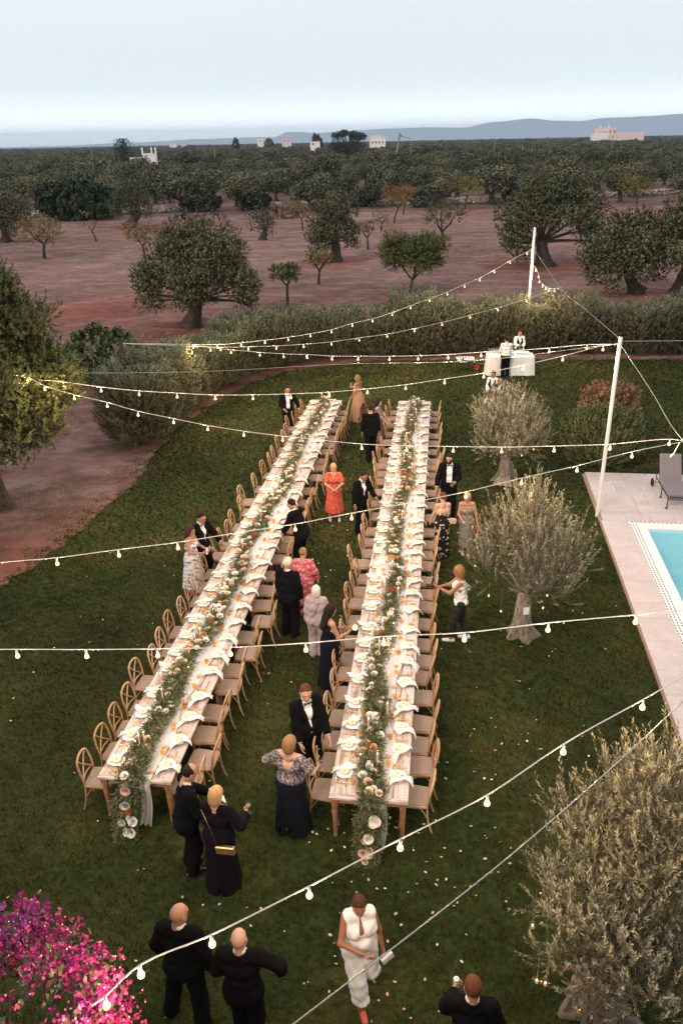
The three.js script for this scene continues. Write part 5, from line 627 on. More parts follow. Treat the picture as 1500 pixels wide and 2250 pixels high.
part('glass', new MB().lathe([[0, .002], [.03, .002], [.047, .02], [.055, .055], [.05, .10], [.042, .115]], 18).build(), M_clear, votiveProto); part('pillar', new MB().tube([V(0, .006, 0), V(0, .07, 0)], .030, 12).build(), M_waxWarm, votiveProto); { const f = part('flame', flameGeo, M_flame, votiveProto); f.position.y = .073; f.castShadow = false; }
let tp = false, vp = false;
for (const row of ROWS) {
  const r = rng(row.name.length * 31), seed = row.name.length, wob = (s) => .065 * Math.sin(s * 1.05 + seed) + .035 * Math.sin(s * 2.7 + 1 + seed);
  { // gauze runner: laid in folds beside the garland and falling over the near end
    const m = new MB(), n = 260, w = 12, L = row.len + .05, drop = .72;
    for (let i = 0; i <= n; i++) for (let j = 0; j <= w; j++) { const d = i / n * (L + drop) - drop, q = j / w - .5, sh = sstep(.2, 1.2, d), x = .06 * (1 - sh) + .10 * (1 - sh) + sh * .05 * Math.sin(d * 1.3 + seed) + q * lerp(.17, .60 + .09 * Math.sin(d * 1.9 + 1) + .05 * Math.sin(d * 5.3 + q * 4), sh), fold = Math.abs(Math.sin(q * 16 + d * 2.2)) * .012 + Math.abs(Math.sin(q * 7 - d * 1.1 + seed)) * .012; if (d >= 0) m.v(x, TOP + .003 + fold, -d, 0, 1, 0, q, d); else { const t = -d; m.v(x + .03 * Math.sin(t * 5), TOP + .003 + fold * .3 - t * .98, .025 + t * .13 + .025 * Math.sin(q * 14 + t * 3), 0, 0, 1, q, d); } }
    const st = w + 1; for (let i = 0; i < n; i++) for (let j = 0; j < w; j++) { const a = i * st + j; m.i.push(a, a + 1, a + st, a + 1, a + st + 1, a + st); }
    const g = m.build(); g.computeVertexNormals(); single('table_runner', g, gauze, `sheer white gauze runner hanging over the near end of the ${row.name} row`, 'table runner', row.at, row.turn);
  }
  const gl = thing('flower_garland', `olive-leaf garland with cream and rust roses down the ${row.name} row`, 'garland', row.at, row.turn), lf = new MB(), total = row.len + .95;
  const centre = (d) => d >= 0 ? [wob(d) - .03, TOP + .02, -d] : [wob(0) - .03 - d * -.06, TOP + .01 + (d < -.06 ? (d + .06) * .94 : 0), Math.min(.08, -d) + (d < -.08 ? (-d - .08) * .30 : 0)];
  for (let k = 0; k < 6200; k++) {
    const near = r() < .40, d = near ? (r() < .5 ? -.95 * r() : r() * 2.8) : r() * row.len, c = centre(d), wid = (.092 + .03 * Math.sin(d * 3.1 + 2)) * (d > row.len - .3 ? 1.2 : 1), q = (r() + r() - 1), x = c[0] + q * wid, up = (1 - q * q) * .055, p = d >= -.05 ? V(x, c[1] + up * r(), c[2]) : V(x, c[1], c[2] + up * r() + .01), a = r() * 6.3, dv = d >= -.05 ? V(Math.cos(a) + q * .8, .25 + .5 * r(), Math.sin(a) + .4).normalize() : V(Math.cos(a) * .6 + q * .8, -.75 + .5 * r(), .25 + .5 * r()).normalize(), t = .6 + .7 * r();
    shoot(lf, null, r, p, dv,   .085 + .08 * r(), 4,   .072, .019, [.135 * t, .148 * t, .072 * t], { per: 2, spread: .75, lift: d < 0 ? -.05 : .02 });
  }
  part('foliage', lf.build(), M_garland, gl, { kind: 'stuff' });
  const cols = ['cream', 'white', 'cream', 'blush', 'white', 'peach', 'white', 'rust', 'cream', 'white']; let d = -.72;
  for (let k = 0; d < row.len && k < 130; k++) {
    const cl = 1 + Math.floor(r() * 3.2), c0 = cols[Math.floor(r() * 10)];
    for (let j = 0; j < cl; j++) { const dd = d + (r() - .5) * .16, c = centre(dd), o = part('rose', roseGeos[Math.floor(r() * 3)], M_rose[r() < .7 ? c0 : cols[Math.floor(r() * 10)]], gl); o.position.set(c[0] + (r() - .5) * .24, c[1] + (dd >= -.05 ? .085 + .035 * r() : 0), c[2] + (dd < -.05 ? .125 : 0)); o.rotation.set(dd < -.05 ? 1.1 : (r() - .5) * .8 + .2, r() * 6, (r() - .5) * .7); o.scale.setScalar((dd < -.05 ? 1.15 : 1) * (.85 + .65 * r())); }
    d += .13 + .15 * r();
  }
  row.tapers.forEach(([s, o], k) => { const label = `lit taper candle in a glass tube, ${ord(k + 1)} from near end of ${row.name} garland`, p = inRow(row, o, TOP + .012, -s); let t = taperProto; if (!tp) { tp = true; t.position.set(...p); t.userData.label = label; t.userData.group = 'taper candles along the garlands'; } else t = copy(t, label, p, r() * 6, 'taper candles along the garlands'); const l = new THREE.PointLight(new THREE.Color(1, .58, .26), .035); l.position.set(p[0], p[1] + .303, p[2]); l.shadow.radius = .3; l.castShadow = true; scene.add(l); });
  row.votives.forEach(([s, o], k) => { const label = `glowing pillar candle in round glass, ${ord(k + 1)} from near end of ${row.name} garland`, p = inRow(row, o, TOP + .02, -s); let t = votiveProto; if (!vp) { vp = true; t.position.set(...p); t.userData.label = label; t.userData.group = 'pillar candles along the garlands'; } else t = copy(t, label, p, r() * 6, 'pillar candles along the garlands'); const l = new THREE.PointLight(new THREE.Color(1, .58, .26), .035); l.position.set(p[0], p[1] + .088, p[2]); l.shadow.radius = .3; l.castShadow = true; scene.add(l); });
}
// a green bottle and a phone on the fieldside row
{ const b = thing('bottle', 'green glass bottle standing on the fieldside row beside the leaning man', 'bottle', inRow(ROWS[1], .17, TOP + .002, -8.2)); part('glass', new MB().lathe([[0, 0], [.036, 0], [.037, .01], [.037, .17], [.015, .22], [.014, .29], [0, .29]], 14).build(), pmat([.02, .16, .05], { roughness: .1, transmission: .3, thickness: 0 }), b); part('label_band', new THREE.CylinderGeometry(.0375, .0375, .06, 14, 1, true).translate(0, .1, 0), mat([.05, .3, .12]), b);
  single('mobile_phone', easedBox(.075, .009, .15, .003), mat([.02, .03, .06], { roughness: .15 }), 'dark mobile phone lying at the edge of the fieldside row', 'phone', inRow(ROWS[1], .43, TOP + .008, -8.6), 1.0); }
// ---------------------------------------------------------------- the bar
{
  const t = thing('bar_table', 'long bar table under a white cloth in front of the hedge', 'table', [7.1, 0, -33.55], -.10), cloth = new MB(), n = 80, hw = .95, hd = .38, per = [];
  for (let k = 0; k < n; k++) { const s = k / n * 4; let x, z, nx = 0, nz = 0; if (s < 1) { x = lerp(-hw, hw, s); z = hd; nz = 1; } else if (s < 2) { x = hw; z = lerp(hd, -hd, s - 1); nx = 1; } else if (s < 3) { x = lerp(hw, -hw, s - 2); z = -hd; nz = -1; } else { x = -hw; z = lerp(-hd, hd, s - 3); nx = -1; } per.push([x, z, nx, nz]); }
  for (let i = 0; i <= 6; i++) per.forEach(([x, z, nx, nz], k) => { const q = i / 6, f = q * (.03 + .022 * Math.sin(k * 1.9) + .02 * Math.sin(k * .7)); cloth.v(x + nx * (f + .01), .79 - q * .775, z + nz * (f + .01), nx, 0, nz, k / n, q); });
  for (let i = 0; i < 6; i++) for (let k = 0; k < n; k++) { const a = i * n + k, b = i * n + (k + 1) % n; cloth.i.push(a, a + n, b, b, a + n, b + n); }
  const cg = cloth.build(); cg.computeVertexNormals(); part('tabletop', easedBox(hw * 2 + .02, .03, hd * 2 + .02, .01).translate(0, .778, 0), M_linen, t); const c = single('tablecloth', cg, M_linen, 'white cloth falling to the grass around the bar table', 'tablecloth', [7.1, 0, -33.55], -.10); for (const [x, z] of [[-.9, -.33], [.9, -.33], [-.9, .33], [.9, .33]]) part('leg', new MB().tube([V(x, 0, z), V(x, .77, z)], .02, 6).build(), M_dark, t);
  const at = (x, y, z) => { const a = -.10, cc = Math.cos(a), s = Math.sin(a); return [7.1 + x * cc + z * s, .795 + y, -33.55 - x * s + z * cc]; };
  let first = null; for (let i = 0; i < 6; i++) for (let j = 0; j < 4; j++) { const p = at(-.85 + i * .095, .0, -.28 + j * .1), label = 'clear glass in the block of glasses on the bar', g = 'glasses lined up on the bar'; if (!first) { first = thing('bar_glass', label, 'glass', p, 0, g); part('bowl', new MB().lathe(wineProf.map(([x, y]) => [x * 1.1, y * 1.05]), 12).build(), M_clear, first); } else copy(first, label, p, 0, g); }
  const tray = (x, z, w, h, label) => { const q = thing('bar_crate', label, 'crate', at(x, 0, z), -.10); part('box', new MB().box(-w / 2, 0, -.12, w / 2, h, .12).build(), mat([.62, .64, .68], { roughness: .5 }), q); part('rim', new MB().box(-w / 2 - .008, h, -.128, w / 2 + .008, h + .012, .128).build(), M_white, q); };
  tray(.02, .02, .22, .10, 'low pale crate in the middle of the bar'); tray(.33, .04, .28, .12, 'pale crate on the bar before the bartender'); tray(.62, .04, .27, .12, 'pale crate at the end of the bar');
  for (const [x, label] of [[.28, 'dark green bottle by the bartender’s hands'], [.36, 'dark bottle next to the green one at the bar']]) { const b = thing('wine_bottle', label, 'bottle', at(x, 0, -.2)); part('glass', new MB().lathe([[0, 0], [.037, 0], [.037, .19], [.014, .24], [.014, .30], [0, .30]], 12).build(), pmat([.02, .05, .02], { roughness: .1 }), b); part('foil', new MB().tube([V(0, .26, 0), V(0, .302, 0)], .0152, 10).build(), M_gold, b); }
  const u = thing('ice_bucket', 'tall clear ice bucket at the end of the bar', 'ice bucket', at(.52, 0, -.2)); part('bucket', new MB().lathe([[0, .005], [.08, .005], [.10, .22], [.095, .22], [.075, .012], [0, .012]], 16).build(), M_clear, u); part('bottle', new MB().tube([V(.02, .02, 0), V(.05, .34, 0)], (q) => q > .7 ? .014 : .034, 8).build(), mat([.6, .55, .5]), u);
  const w = thing('wheelbarrow', 'dark wheelbarrow with red wheel full of ice and bottles by the bar', 'wheelbarrow', [5.35, 0, -34.15], 1.35), bm = mat([.03, .03, .03], { roughness: .5 });
  { const g = new MB(), q = [[-.26, .50, .38], [.26, .50, .38], [.30, .55, -.42], [-.30, .55, -.42]], b = [[-.16, .30, .22], [.16, .30, .22], [.18, .30, -.25], [-.18, .30, -.25]]; for (let k = 0; k < 4; k++) { const a = g.count, k2 = (k + 1) % 4; for (const p of [q[k], q[k2], b[k2], b[k]]) g.v(...p, 0, 1, 0, 0, 0); g.i.push(a, a + 2, a + 1, a, a + 3, a + 2); } const a = g.count; for (const p of b) g.v(...p, 0, 1, 0, 0, 0); g.i.push(a, a + 1, a + 2, a, a + 2, a + 3); const gg = g.build(); gg.computeVertexNormals(); part('tray', gg, mat([.10, .10, .10], { side: THREE.DoubleSide, metalness: .5, roughness: .5 }), w); }
  part('rim', new MB().tube([V(-.26, .50, .38), V(.26, .50, .38), V(.30, .55, -.42), V(-.30, .55, -.42), V(-.26, .50, .38)], .012, 5).build(), bm, w); { const wh = part('wheel', new THREE.TorusGeometry(.14, .045, 8, 20).rotateY(PI / 2).translate(0, .185, .48), bm, w); part('rim', new THREE.CylinderGeometry(.105, .105, .05, 18).rotateZ(PI / 2).translate(0, .185, .48), mat([.5, .015, .02], { roughness: .4 }), wh); }
  for (const s of [-1, 1]) { part('handle', new MB().tube(curve([[s * .05, .185, .48], [s * .16, .28, .1], [s * .24, .42, -.4], [s * .28, .55, -.85]], 8), .015, 6).build(), bm, w); part('leg', new MB().tube([V(s * .18, .3, -.2), V(s * .2, 0, -.3)], .013, 5).build(), bm, w); }
  const ir = rng(4), ice = []; for (let k = 0; k < 260; k++) ice.push({ x: 5.35 + (ir() - .5) * .72, y: .42 + ir() * .13, z: -34.15 + (ir() - .5) * .5, a: ir() * 6, rx: ir() * 6, s: 1, c: [.8, .82, .85] }); scatter('ice', easedBox(.05, .045, .05, .008), pmat([1, 1, 1], { roughness: .15 }), ice, 'white ice cubes heaped in the wheelbarrow', 'ice');
  for (let k = 0; k < 5; k++) { const b = thing('chilled_bottle', ['bottle lying at the front of the ice', 'bottle with gold neck upright in the ice', 'pinkish bottle at the handle end of the ice', 'dark bottle leaning in the middle of the ice', 'pale bottle at the hedge side of the ice'][k], 'bottle', [5.12 + k * .115, .46, -34.2 + .1 * Math.sin(k * 2)], k); b.rotation.x = .5 + .2 * k; part('glass', new MB().lathe([[0, 0], [.036, 0], [.036, .18], [.014, .23], [.014, .28], [0, .28]], 10).build(), mat([[.5, .3, .25], [.1, .12, .06], [.6, .35, .33], [.03, .05, .03], [.6, .55, .4]][k], { roughness: .15 }), b); part('foil', new MB().tube([V(0, .22, 0), V(0, .282, 0)], .0155, 8).build(), M_gold, b); }
}
// ---------------------------------------------------------------- people: bodies and clothes as smooth surfaces grown round posed joints
const smin = (a, b, k) => { const h = Math.max(k - Math.abs(a - b), 0) / k; return Math.min(a, b) - h * h * k * .25; };
const smax = (a, b, k) => -smin(-a, -b, k);
// distance to a tapered capsule; B = [ax, ay, az, bx, by, bz, ra, rb]
function cap(x, y, z, B) { const dx = B[3] - B[0], dy = B[4] - B[1], dz = B[5] - B[2], l2 = dx * dx + dy * dy + dz * dz || 1e-9, t = clamp(((x - B[0]) * dx + (y - B[1]) * dy + (z - B[2]) * dz) / l2, 0, 1); return Math.hypot(x - B[0] - dx * t, y - B[1] - dy * t, z - B[2] - dz * t) - (B[6] + (B[7] - B[6]) * t); }
function capsField(list, k, off = 0) { return (x, y, z) => { let d = 9; for (let i = 0; i < list.length; i++) { const e = cap(x, y, z, list[i]) - off; d = e - d > k ? d : d - e > k ? e : smin(d, e, k); } return d; }; }
// surface nets over a box; f < 0 inside
function surface(f, lo, hi, h, colorOf) {
  const nx = Math.ceil((hi[0] - lo[0]) / h) + 2, ny = Math.ceil((hi[1] - lo[1]) / h) + 2, nz = Math.ceil((hi[2] - lo[2]) / h) + 2, val = new Float32Array(nx * ny * nz), B = 6, br = h * B * .9 * 1.25;
  const id = (i, j, k) => (k * ny + j) * nx + i;
  for (let k0 = 0; k0 < nz; k0 += B) for (let j0 = 0; j0 < ny; j0 += B) for (let i0 = 0; i0 < nx; i0 += B) {
    const c = f(lo[0] + (i0 + B / 2) * h, lo[1] + (j0 + B / 2) * h, lo[2] + (k0 + B / 2) * h), skip = Math.abs(c) > br * 1.6 ? c : 0;
    for (let k = k0; k < Math.min(nz, k0 + B); k++) for (let j = j0; j < Math.min(ny, j0 + B); j++) for (let i = i0; i < Math.min(nx, i0 + B); i++) val[id(i, j, k)] = skip || f(lo[0] + i * h, lo[1] + j * h, lo[2] + k * h);
  }
  const vi = new Int32Array(nx * ny * nz).fill(-1), p = [], idx = [], col = [];
  for (let k = 0; k < nz - 1; k++) for (let j = 0; j < ny - 1; j++) for (let i = 0; i < nx - 1; i++) {
    let s = 0, n = 0, ax = 0, ay = 0, az = 0; const v = [val[id(i, j, k)], val[id(i + 1, j, k)], val[id(i, j + 1, k)], val[id(i + 1, j + 1, k)], val[id(i, j, k + 1)], val[id(i + 1, j, k + 1)], val[id(i, j + 1, k + 1)], val[id(i + 1, j + 1, k + 1)]];
    for (let q = 0; q < 8; q++) if (v[q] < 0) s++; if (s === 0 || s === 8) continue;
    for (let q = 0; q < 8; q++) for (const b of [1, 2, 4]) if (!(q & b)) { const w = q | b; if ((v[q] < 0) !== (v[w] < 0)) { const t = v[q] / (v[q] - v[w]); ax += (q & 1) + (b === 1 ? t : 0); ay += (q >> 1 & 1) + (b === 2 ? t : 0); az += (q >> 2 & 1) + (b === 4 ? t : 0); n++; } }
    const x = lo[0] + (i + ax / n) * h, y = lo[1] + (j + ay / n) * h, z = lo[2] + (k + az / n) * h; vi[id(i, j, k)] = p.length / 3; p.push(x, y, z); if (colorOf) { const c = colorOf(x, y, z); col.push(c[0], c[1], c[2]); } else col.push(1, 1, 1);
  }
  const quad = (a, b, c, d, fl) => { if (a < 0 || b < 0 || c < 0 || d < 0) return; fl ? idx.push(a, b, c, a, c, d) : idx.push(a, c, b, a, d, c); };
  for (let k = 1; k < nz - 1; k++) for (let j = 1; j < ny - 1; j++) for (let i = 1; i < nx - 1; i++) {
    const a = val[id(i, j, k)] < 0;
    if (a !== (val[id(i + 1, j, k)] < 0)) quad(vi[id(i, j - 1, k - 1)], vi[id(i, j, k - 1)], vi[id(i, j, k)], vi[id(i, j - 1, k)], a);
    if (a !== (val[id(i, j + 1, k)] < 0)) quad(vi[id(i - 1, j, k - 1)], vi[id(i - 1, j, k)], vi[id(i, j, k)], vi[id(i, j, k - 1)], a);
    if (a !== (val[id(i, j, k + 1)] < 0)) quad(vi[id(i - 1, j - 1, k)], vi[id(i, j - 1, k)], vi[id(i, j, k)], vi[id(i - 1, j, k)], a);
  }
  const g = new THREE.BufferGeometry(); g.setAttribute('position', new THREE.BufferAttribute(new Float32Array(p), 3)); g.setAttribute('color', new THREE.BufferAttribute(new Float32Array(col), 3)); g.setIndex(idx); g.computeVertexNormals(); g.setAttribute('uv', new THREE.BufferAttribute(new Float32Array(p.length / 3 * 2), 2));
  return g;
}
// heads in their own frame: ear level at the origin, facing +z
const headField = (fem) => { const jaw = fem ? .94 : 1; return (x, y, z) => {
  const el = (cx, cy, cz, a, b, c) => { const q = Math.hypot((x - cx) / a, (y - cy) / b, (z - cz) / c); return (q - 1) * Math.min(a, b, c); };
  const ax = Math.abs(x);
  let d = smin(el(0, .03, -.012, .077, .094, .096), el(0, -.035, .020, .060 * jaw, .082, .073), .03);
  d = smin(d, Math.hypot(x * .8, y + .092, z - .058) - .026 * jaw, .03); d = smin(d, cap(ax, y, z, [.03, -.085, .03, .052 * jaw, -.045, -.005, .022, .024]), .03);
  d = smin(d, cap(ax, y, z, [.012, .032, .084, .045, .030, .066, .010, .009]), .018);
  d = smax(d, -(Math.hypot(ax - .031, y - .012, z - .098) - .014), .014); d = smin(d, Math.hypot(ax - .031, y - .010, z - .074) - .0125, .004);
  d = smin(d, cap(x, y, z, [0, .016, .090, 0, -.022, .108, .007, .0115]), .014); d = smin(d, Math.hypot(ax - .011, y + .026, z - .097) - .008, .008);
  d = smin(d, cap(ax, y, z, [0, -.054, .094, .021, -.056, .083, .0085, .005]), .008);
  d = smin(d, el(ax > 0 ? 0 : 0, 0, 0, 9, 9, 9) + 9, .001); d = smin(d, (() => { const q = Math.hypot((ax - .079) / .011, (y + .002) / .031, (z + .010) / .019); return (q - 1) * .011; })(), .008);
  return smin(d, cap(x, y, z, [0, -.06, -.022, 0, -.17, -.034, .052 * jaw, .058 * jaw]), .03);
}; };
const headColor = (x, y, z) => { const ax = Math.abs(x); if (z > .05) { if (Math.hypot(ax - .031, (y - .011) * 1.3) < .009) return [.12, .08, .07]; if (Math.hypot((ax - .031) * .8, (y - .011) * 1.5) < .014) return [.75, .72, .72]; if (Math.abs(y - .034 + Math.abs(ax - .03) * .15) < .005 && ax > .012 && ax < .05) return [.38, .28, .24]; if (Math.hypot(x * .42, y + .055) < .0095) return [.85, .48, .46]; } if (y < -.05 && z > 0) return [.96, .94, .93]; return [1, .98, .97]; };
const headCache = {}; const headGeo = (fem, h) => headCache[fem + '_' + h] ??= surface(headField(fem), [-.12, -.2, -.14], [.12, .15, .14], h, headColor);
const hairField = { // clipped shells round the skull, plus what hangs
  short: (x, y, z) => { const q = Math.hypot(x / .084, (y - .034) / .100, (z + .014) / .103), st = .0022 * Math.sin(x * 210 + 18 * Math.sin(z * 40)); let d = (q - 1) * .09 + st; const line = y > .085 ? lerp(.055, .075, clamp((y - .085) / .03, 0, 1)) + .008 * Math.sin(x * 90) : y > .045 ? lerp(.022, .055 - Math.abs(x) * .25, (y - .045) / .04) : y > .0 ? lerp(.002, .022, y / .045) : -.014; return smax(smax(d, z - line, .012), -.068 - y, .01); },
  fringe: (x, y, z) => { const q = Math.hypot(x / .082, (y - .03) / .096, (z + .014) / .099); return smax(smax(smax((q - 1) * .09 + .002 * Math.sin(x * 180 + z * 90), y - .085 - (-z - .01) * .9, .012), z - .012, .012), -.066 - y, .01); },
  bob: (x, y, z) => { const a = Math.atan2(x, -z), st = .0016 * Math.sin(a * 34 + y * 9) + .0012 * Math.sin(a * 71 - y * 14), up = (Math.hypot(x / .088, (y - .03) / .103, (z + .016) / .106) - 1) * .09, low = (Math.hypot(x / .092, (y + .055) / .125, (z + .036) / .088) - 1) * .088; let d = smin(up, low, .04) + st; const line = y > .06 ? .086 : lerp(.018, .060, clamp((y + .12) / .18, 0, 1) ** 2); d = smax(d, -.150 + .016 * Math.sin(a * 7) + .008 * Math.sin(a * 19) - y, .012); return smax(d, Math.abs(x) < .060 || y > .06 ? z - line : z - .05, .014); },
  long: (x, y, z) => { const a = Math.atan2(x, -z), st = .002 * Math.sin(x * 150 + y * 8) + .003 * Math.sin(y * 22 + x * 30); return Math.min(hairField.bob(x, y, z), smax(cap(x * .70, y, z * 1.15, [0, -.03, -.060, .004, -.34, -.105, .068, .050]) + st, -.365 + .02 * Math.sin(x * 60) - y, .01)); },
  updo: (x, y, z) => smin(hairField.short(x, y, z), (Math.hypot(x / .042, (y + .015) / .040, (z + .118) / .034) - 1) * .036 + .002 * Math.sin(x * 200 + y * 90), .015)
};
const hairCache = {}; const hairGeo = (k, h) => hairCache[k + '_' + h] ??= surface(hairField[k], [-.13, k === 'long' ? -.43 : -.19, -.2], [.13, .16, .12], h, (x, y, z) => { const a = Math.atan2(x, z + .02), s = .45 + .65 * noise2(a * 8, y * 3, 3, 3) + .75 * noise2(a * 24, y * 3 + 9, 8, 2) * (.6 + .4 * Math.sin(y * 9)); return [s, s * .97, s * .93]; });
// a right hand: fingers along +y, thumb side +x, palm facing +z
const handCache = {};
function handGeo(grip, h) {
  const key = grip + '_' + h; if (handCache[key]) return handCache[key];
  const L = [[.026, .012, 0, .028, .082, .002, .0145, .0115], [.008, .010, 0, .010, .086, 0, .0155, .0115], [-.010, .010, 0, -.010, .083, .001, .0145, .0110], [-.024, .012, .002, -.029, .076, .003, .013, .010], [0, -.035, 0, 0, .02, 0, .026, .028]], F = [];
  for (const [x, y, l, r, s] of [[.030, .085, .068, .0085, .05], [.010, .090, .076, .0088, .015], [-.011, .087, .070, .0084, -.02], [-.030, .079, .054, .0075, -.07]]) { let px = x, py = y, pz = .002, a = grip ? .55 : .18; for (let k = 0; k < 3; k++) { const q = l * [.45, .31, .24][k], nx = px + Math.sin(s) * q, ny = py + Math.cos(a) * q, nz = pz + Math.sin(a) * q; F.push([px, py, pz, nx, ny, nz, r * (1 - .1 * k), r * (.92 - .1 * k)]); px = nx; py = ny; pz = nz; a += grip ? .75 : .28; } }
  const Tm = grip ? [[.022, .018, .008, .048, .045, .028, .0135, .0105], [.048, .045, .028, .044, .072, .046, .0100, .0080]] : [[.022, .018, .006, .050, .048, .014, .0135, .0105], [.050, .048, .014, .056, .078, .020, .0100, .0078]];
  const palm = capsField(L, .014), fl = (x, y, z) => { let d = palm(x, y, z * 1.25); for (const b of F) { const e = cap(x, y, z, b); d = smin(d, e, .004); } for (const b of Tm) d = smin(d, cap(x, y, z, b), .008); return d; };
  return handCache[key] = surface(fl, [-.055, -.075, -.04], [.08, .185, .11], h);
}
// the person
const SKIN = { fair: [.52, .30, .22], mid: [.42, .215, .14], tan: [.34, .14, .075], dark: [.2, .1, .06] };
const HAIR = { brown: [.055, .026, .014], dark: [.016, .011, .009], blonde: [.42, .27, .13], grey: [.52, .50, .48], ginger: [.095, .036, .016], sandy: [.26, .15, .075], black: [.010, .009, .009] };
const M_suit = pmat([.005, .005, .006], { roughness: .9, specularIntensity: .15 }), M_satinBlack = mat([.012, .012, .014], { roughness: .35 }), M_shirt = mat([.80, .79, .80], { roughness: .9 }), M_shoe = pmat([.012, .011, .011], { roughness: .25 });
const skinMats = Object.fromEntries(Object.entries(SKIN).map(([k, c]) => [k, pmat(c, { vertexColors: true, roughness: .5 })])), hairMats = Object.fromEntries(Object.entries(HAIR).map(([k, c]) => [k, pmat(c, { roughness: .8, specularIntensity: .35, vertexColors: true })]));
function ik(a, t, l1, l2, pole) { const d = t.clone().sub(a); let L = d.length(); const m = (l1 + l2) * .995; if (L > m) { d.multiplyScalar(m / L); L = m; } const dir = d.clone().normalize(), x = (l1 * l1 - l2 * l2 + L * L) / (2 * L), hh = Math.sqrt(Math.max(0, l1 * l1 - x * x)), p = pole.clone().addScaledVector(dir, -pole.dot(dir)).normalize(); return [a.clone().addScaledVector(dir, x).addScaledVector(p, hh), a.clone().add(d)]; }
const persons = {};
function person(o) {
  const S = (o.H ?? 1.75) / 1.75, fem = !!o.fem, g = thing('person', o.label, 'person', [o.x, 0, o.z], R(o.yaw ?? 0)), h = o.cell ?? .016, hh = o.fine ?? .009; g.scale.setScalar(S); if (o.group) g.userData.group = o.group;
  const wide = o.wide ?? 1, lean = R(o.lean ?? 0), side = R(o.side ?? 0), pel = V(0, (o.pelvis ?? .93) - .0, o.pz ?? 0), T = new THREE.Matrix4().makeTranslation(pel.x, pel.y, pel.z).multiply(new THREE.Matrix4().makeRotationFromEuler(new THREE.Euler(lean, R(o.twist ?? 0), side))).multiply(new THREE.Matrix4().makeTranslation(0, -.93, 0)), Ti = T.clone().invert(), tq = (x, y, z) => V(x, y, z).applyMatrix4(T), e = Ti.elements;
  const q = V(), inT = (x, y, z) => q.set(e[0] * x + e[4] * y + e[8] * z + e[12], e[1] * x + e[5] * y + e[9] * z + e[13], e[2] * x + e[6] * y + e[10] * z + e[14]);
  const sw = fem ? .158 : .180, shL = tq(sw, 1.415, -.005), shR = tq(-sw, 1.415, -.005);
  const LH = tq(...(o.lh ?? [.27, .80, .06])), RH = tq(...(o.rh ?? [-.27, .80, .06])), lf = o.lf ?? [.10, .02], rf = o.rf ?? [-.10, .02];
  const [elL, wrL] = ik(shL, LH, .285, .25, V(...(o.lpole ?? [.6, -.4, -.9]))), [elR, wrR] = ik(shR, RH, .285, .25, V(...(o.rpole ?? [-.6, -.4, -.9])));
  const hipL = tq(.085, .90, 0), hipR = tq(-.085, .90, 0), anL = V(lf[0], .085 + (lf[2] ?? 0), lf[1] - .03), anR = V(rf[0], .085 + (rf[2] ?? 0), rf[1] - .03);
  const [knL] = ik(hipL, anL, .415, .415, V(.1, 0, 1)), [knR] = ik(hipR, anR, .415, .415, V(-.1, 0, 1));
  const bone = (a, b, ra, rb) => [a.x, a.y, a.z, b.x, b.y, b.z, ra, rb];
  const w = wide, torso = [bone(tq(-.075 * w, .93, -.005), tq(.075 * w, .93, -.005), .112 * w, .112 * w), bone(tq(-.05 * w, 1.08, .0), tq(.05 * w, 1.08, .0), (fem ? .098 : .108) * w, (fem ? .098 : .108) * w), bone(tq(-.07 * w, 1.25, .004), tq(.07 * w, 1.25, .004), .108 * (w + 1) / 2, .108 * (w + 1) / 2), bone(shR.clone().lerp(shL, .12), shL.clone().lerp(shR, .12), .056, .056), bone(tq(0, 1.40, -.012), tq(0, 1.50, -.01), .07, .054)];
  if (fem) torso.push(bone(tq(-.065, 1.265, .075), tq(-.06, 1.255, .085), .062, .058), bone(tq(.065, 1.265, .075), tq(.06, 1.255, .085), .062, .058));
  if (o.belly) torso.push(bone(tq(-.03, 1.05, .06), tq(.03, 1.05, .06), .11 * o.belly, .11 * o.belly));
  const ar = fem ? .86 : .98, armsU = [bone(shL, elL, .055 * ar, .043 * ar), bone(shR, elR, .055 * ar, .043 * ar)], armsF = [bone(elL, wrL, .042 * ar, .027 * ar), bone(elR, wrR, .042 * ar, .027 * ar)];
  const legs = [bone(hipL, knL, .088 * w, .058), bone(hipR, knR, .088 * w, .058), bone(knL, anL, .056, .038), bone(knR, anR, .056, .038)], toe = (a, f) => V(a.x + (f[3] ?? 0), .028 + (f[2] ?? 0) * .6, a.z + .15), heel = (a, f) => V(a.x, .035 + (f[2] ?? 0), a.z - .035);
  const feet = [bone(heel(anL, lf), toe(anL, lf), .036, .030), bone(heel(anR, rf), toe(anR, rf), .036, .030), bone(anL, heel(anL, lf), .036, .034), bone(anR, heel(anR, rf), .036, .034)];
  const lo = [-.95, -.03, -.85], hi = [.95, 1.75, .85]; { const all = [...torso, ...armsU, ...armsF, ...legs, ...feet]; for (let k = 0; k < 3; k++) { lo[k] = Math.min(...all.map((b) => Math.min(b[k], b[k + 3]))) - .2; hi[k] = Math.max(...all.map((b) => Math.max(b[k], b[k + 3]))) + .2; } lo[1] = Math.max(lo[1], -.04); }
  // head
  const HM = T.clone().multiply(new THREE.Matrix4().makeTranslation(0, 1.50, -.01)).multiply(new THREE.Matrix4().makeRotationFromEuler(new THREE.Euler(R(o.nod ?? 5), R(o.look ?? 0), R(o.tilt ?? 0), 'YXZ'))).multiply(new THREE.Matrix4().makeTranslation(0, .125, .02)), hs = o.headScale ?? 1; HM.multiply(new THREE.Matrix4().makeScale(hs, hs, hs));
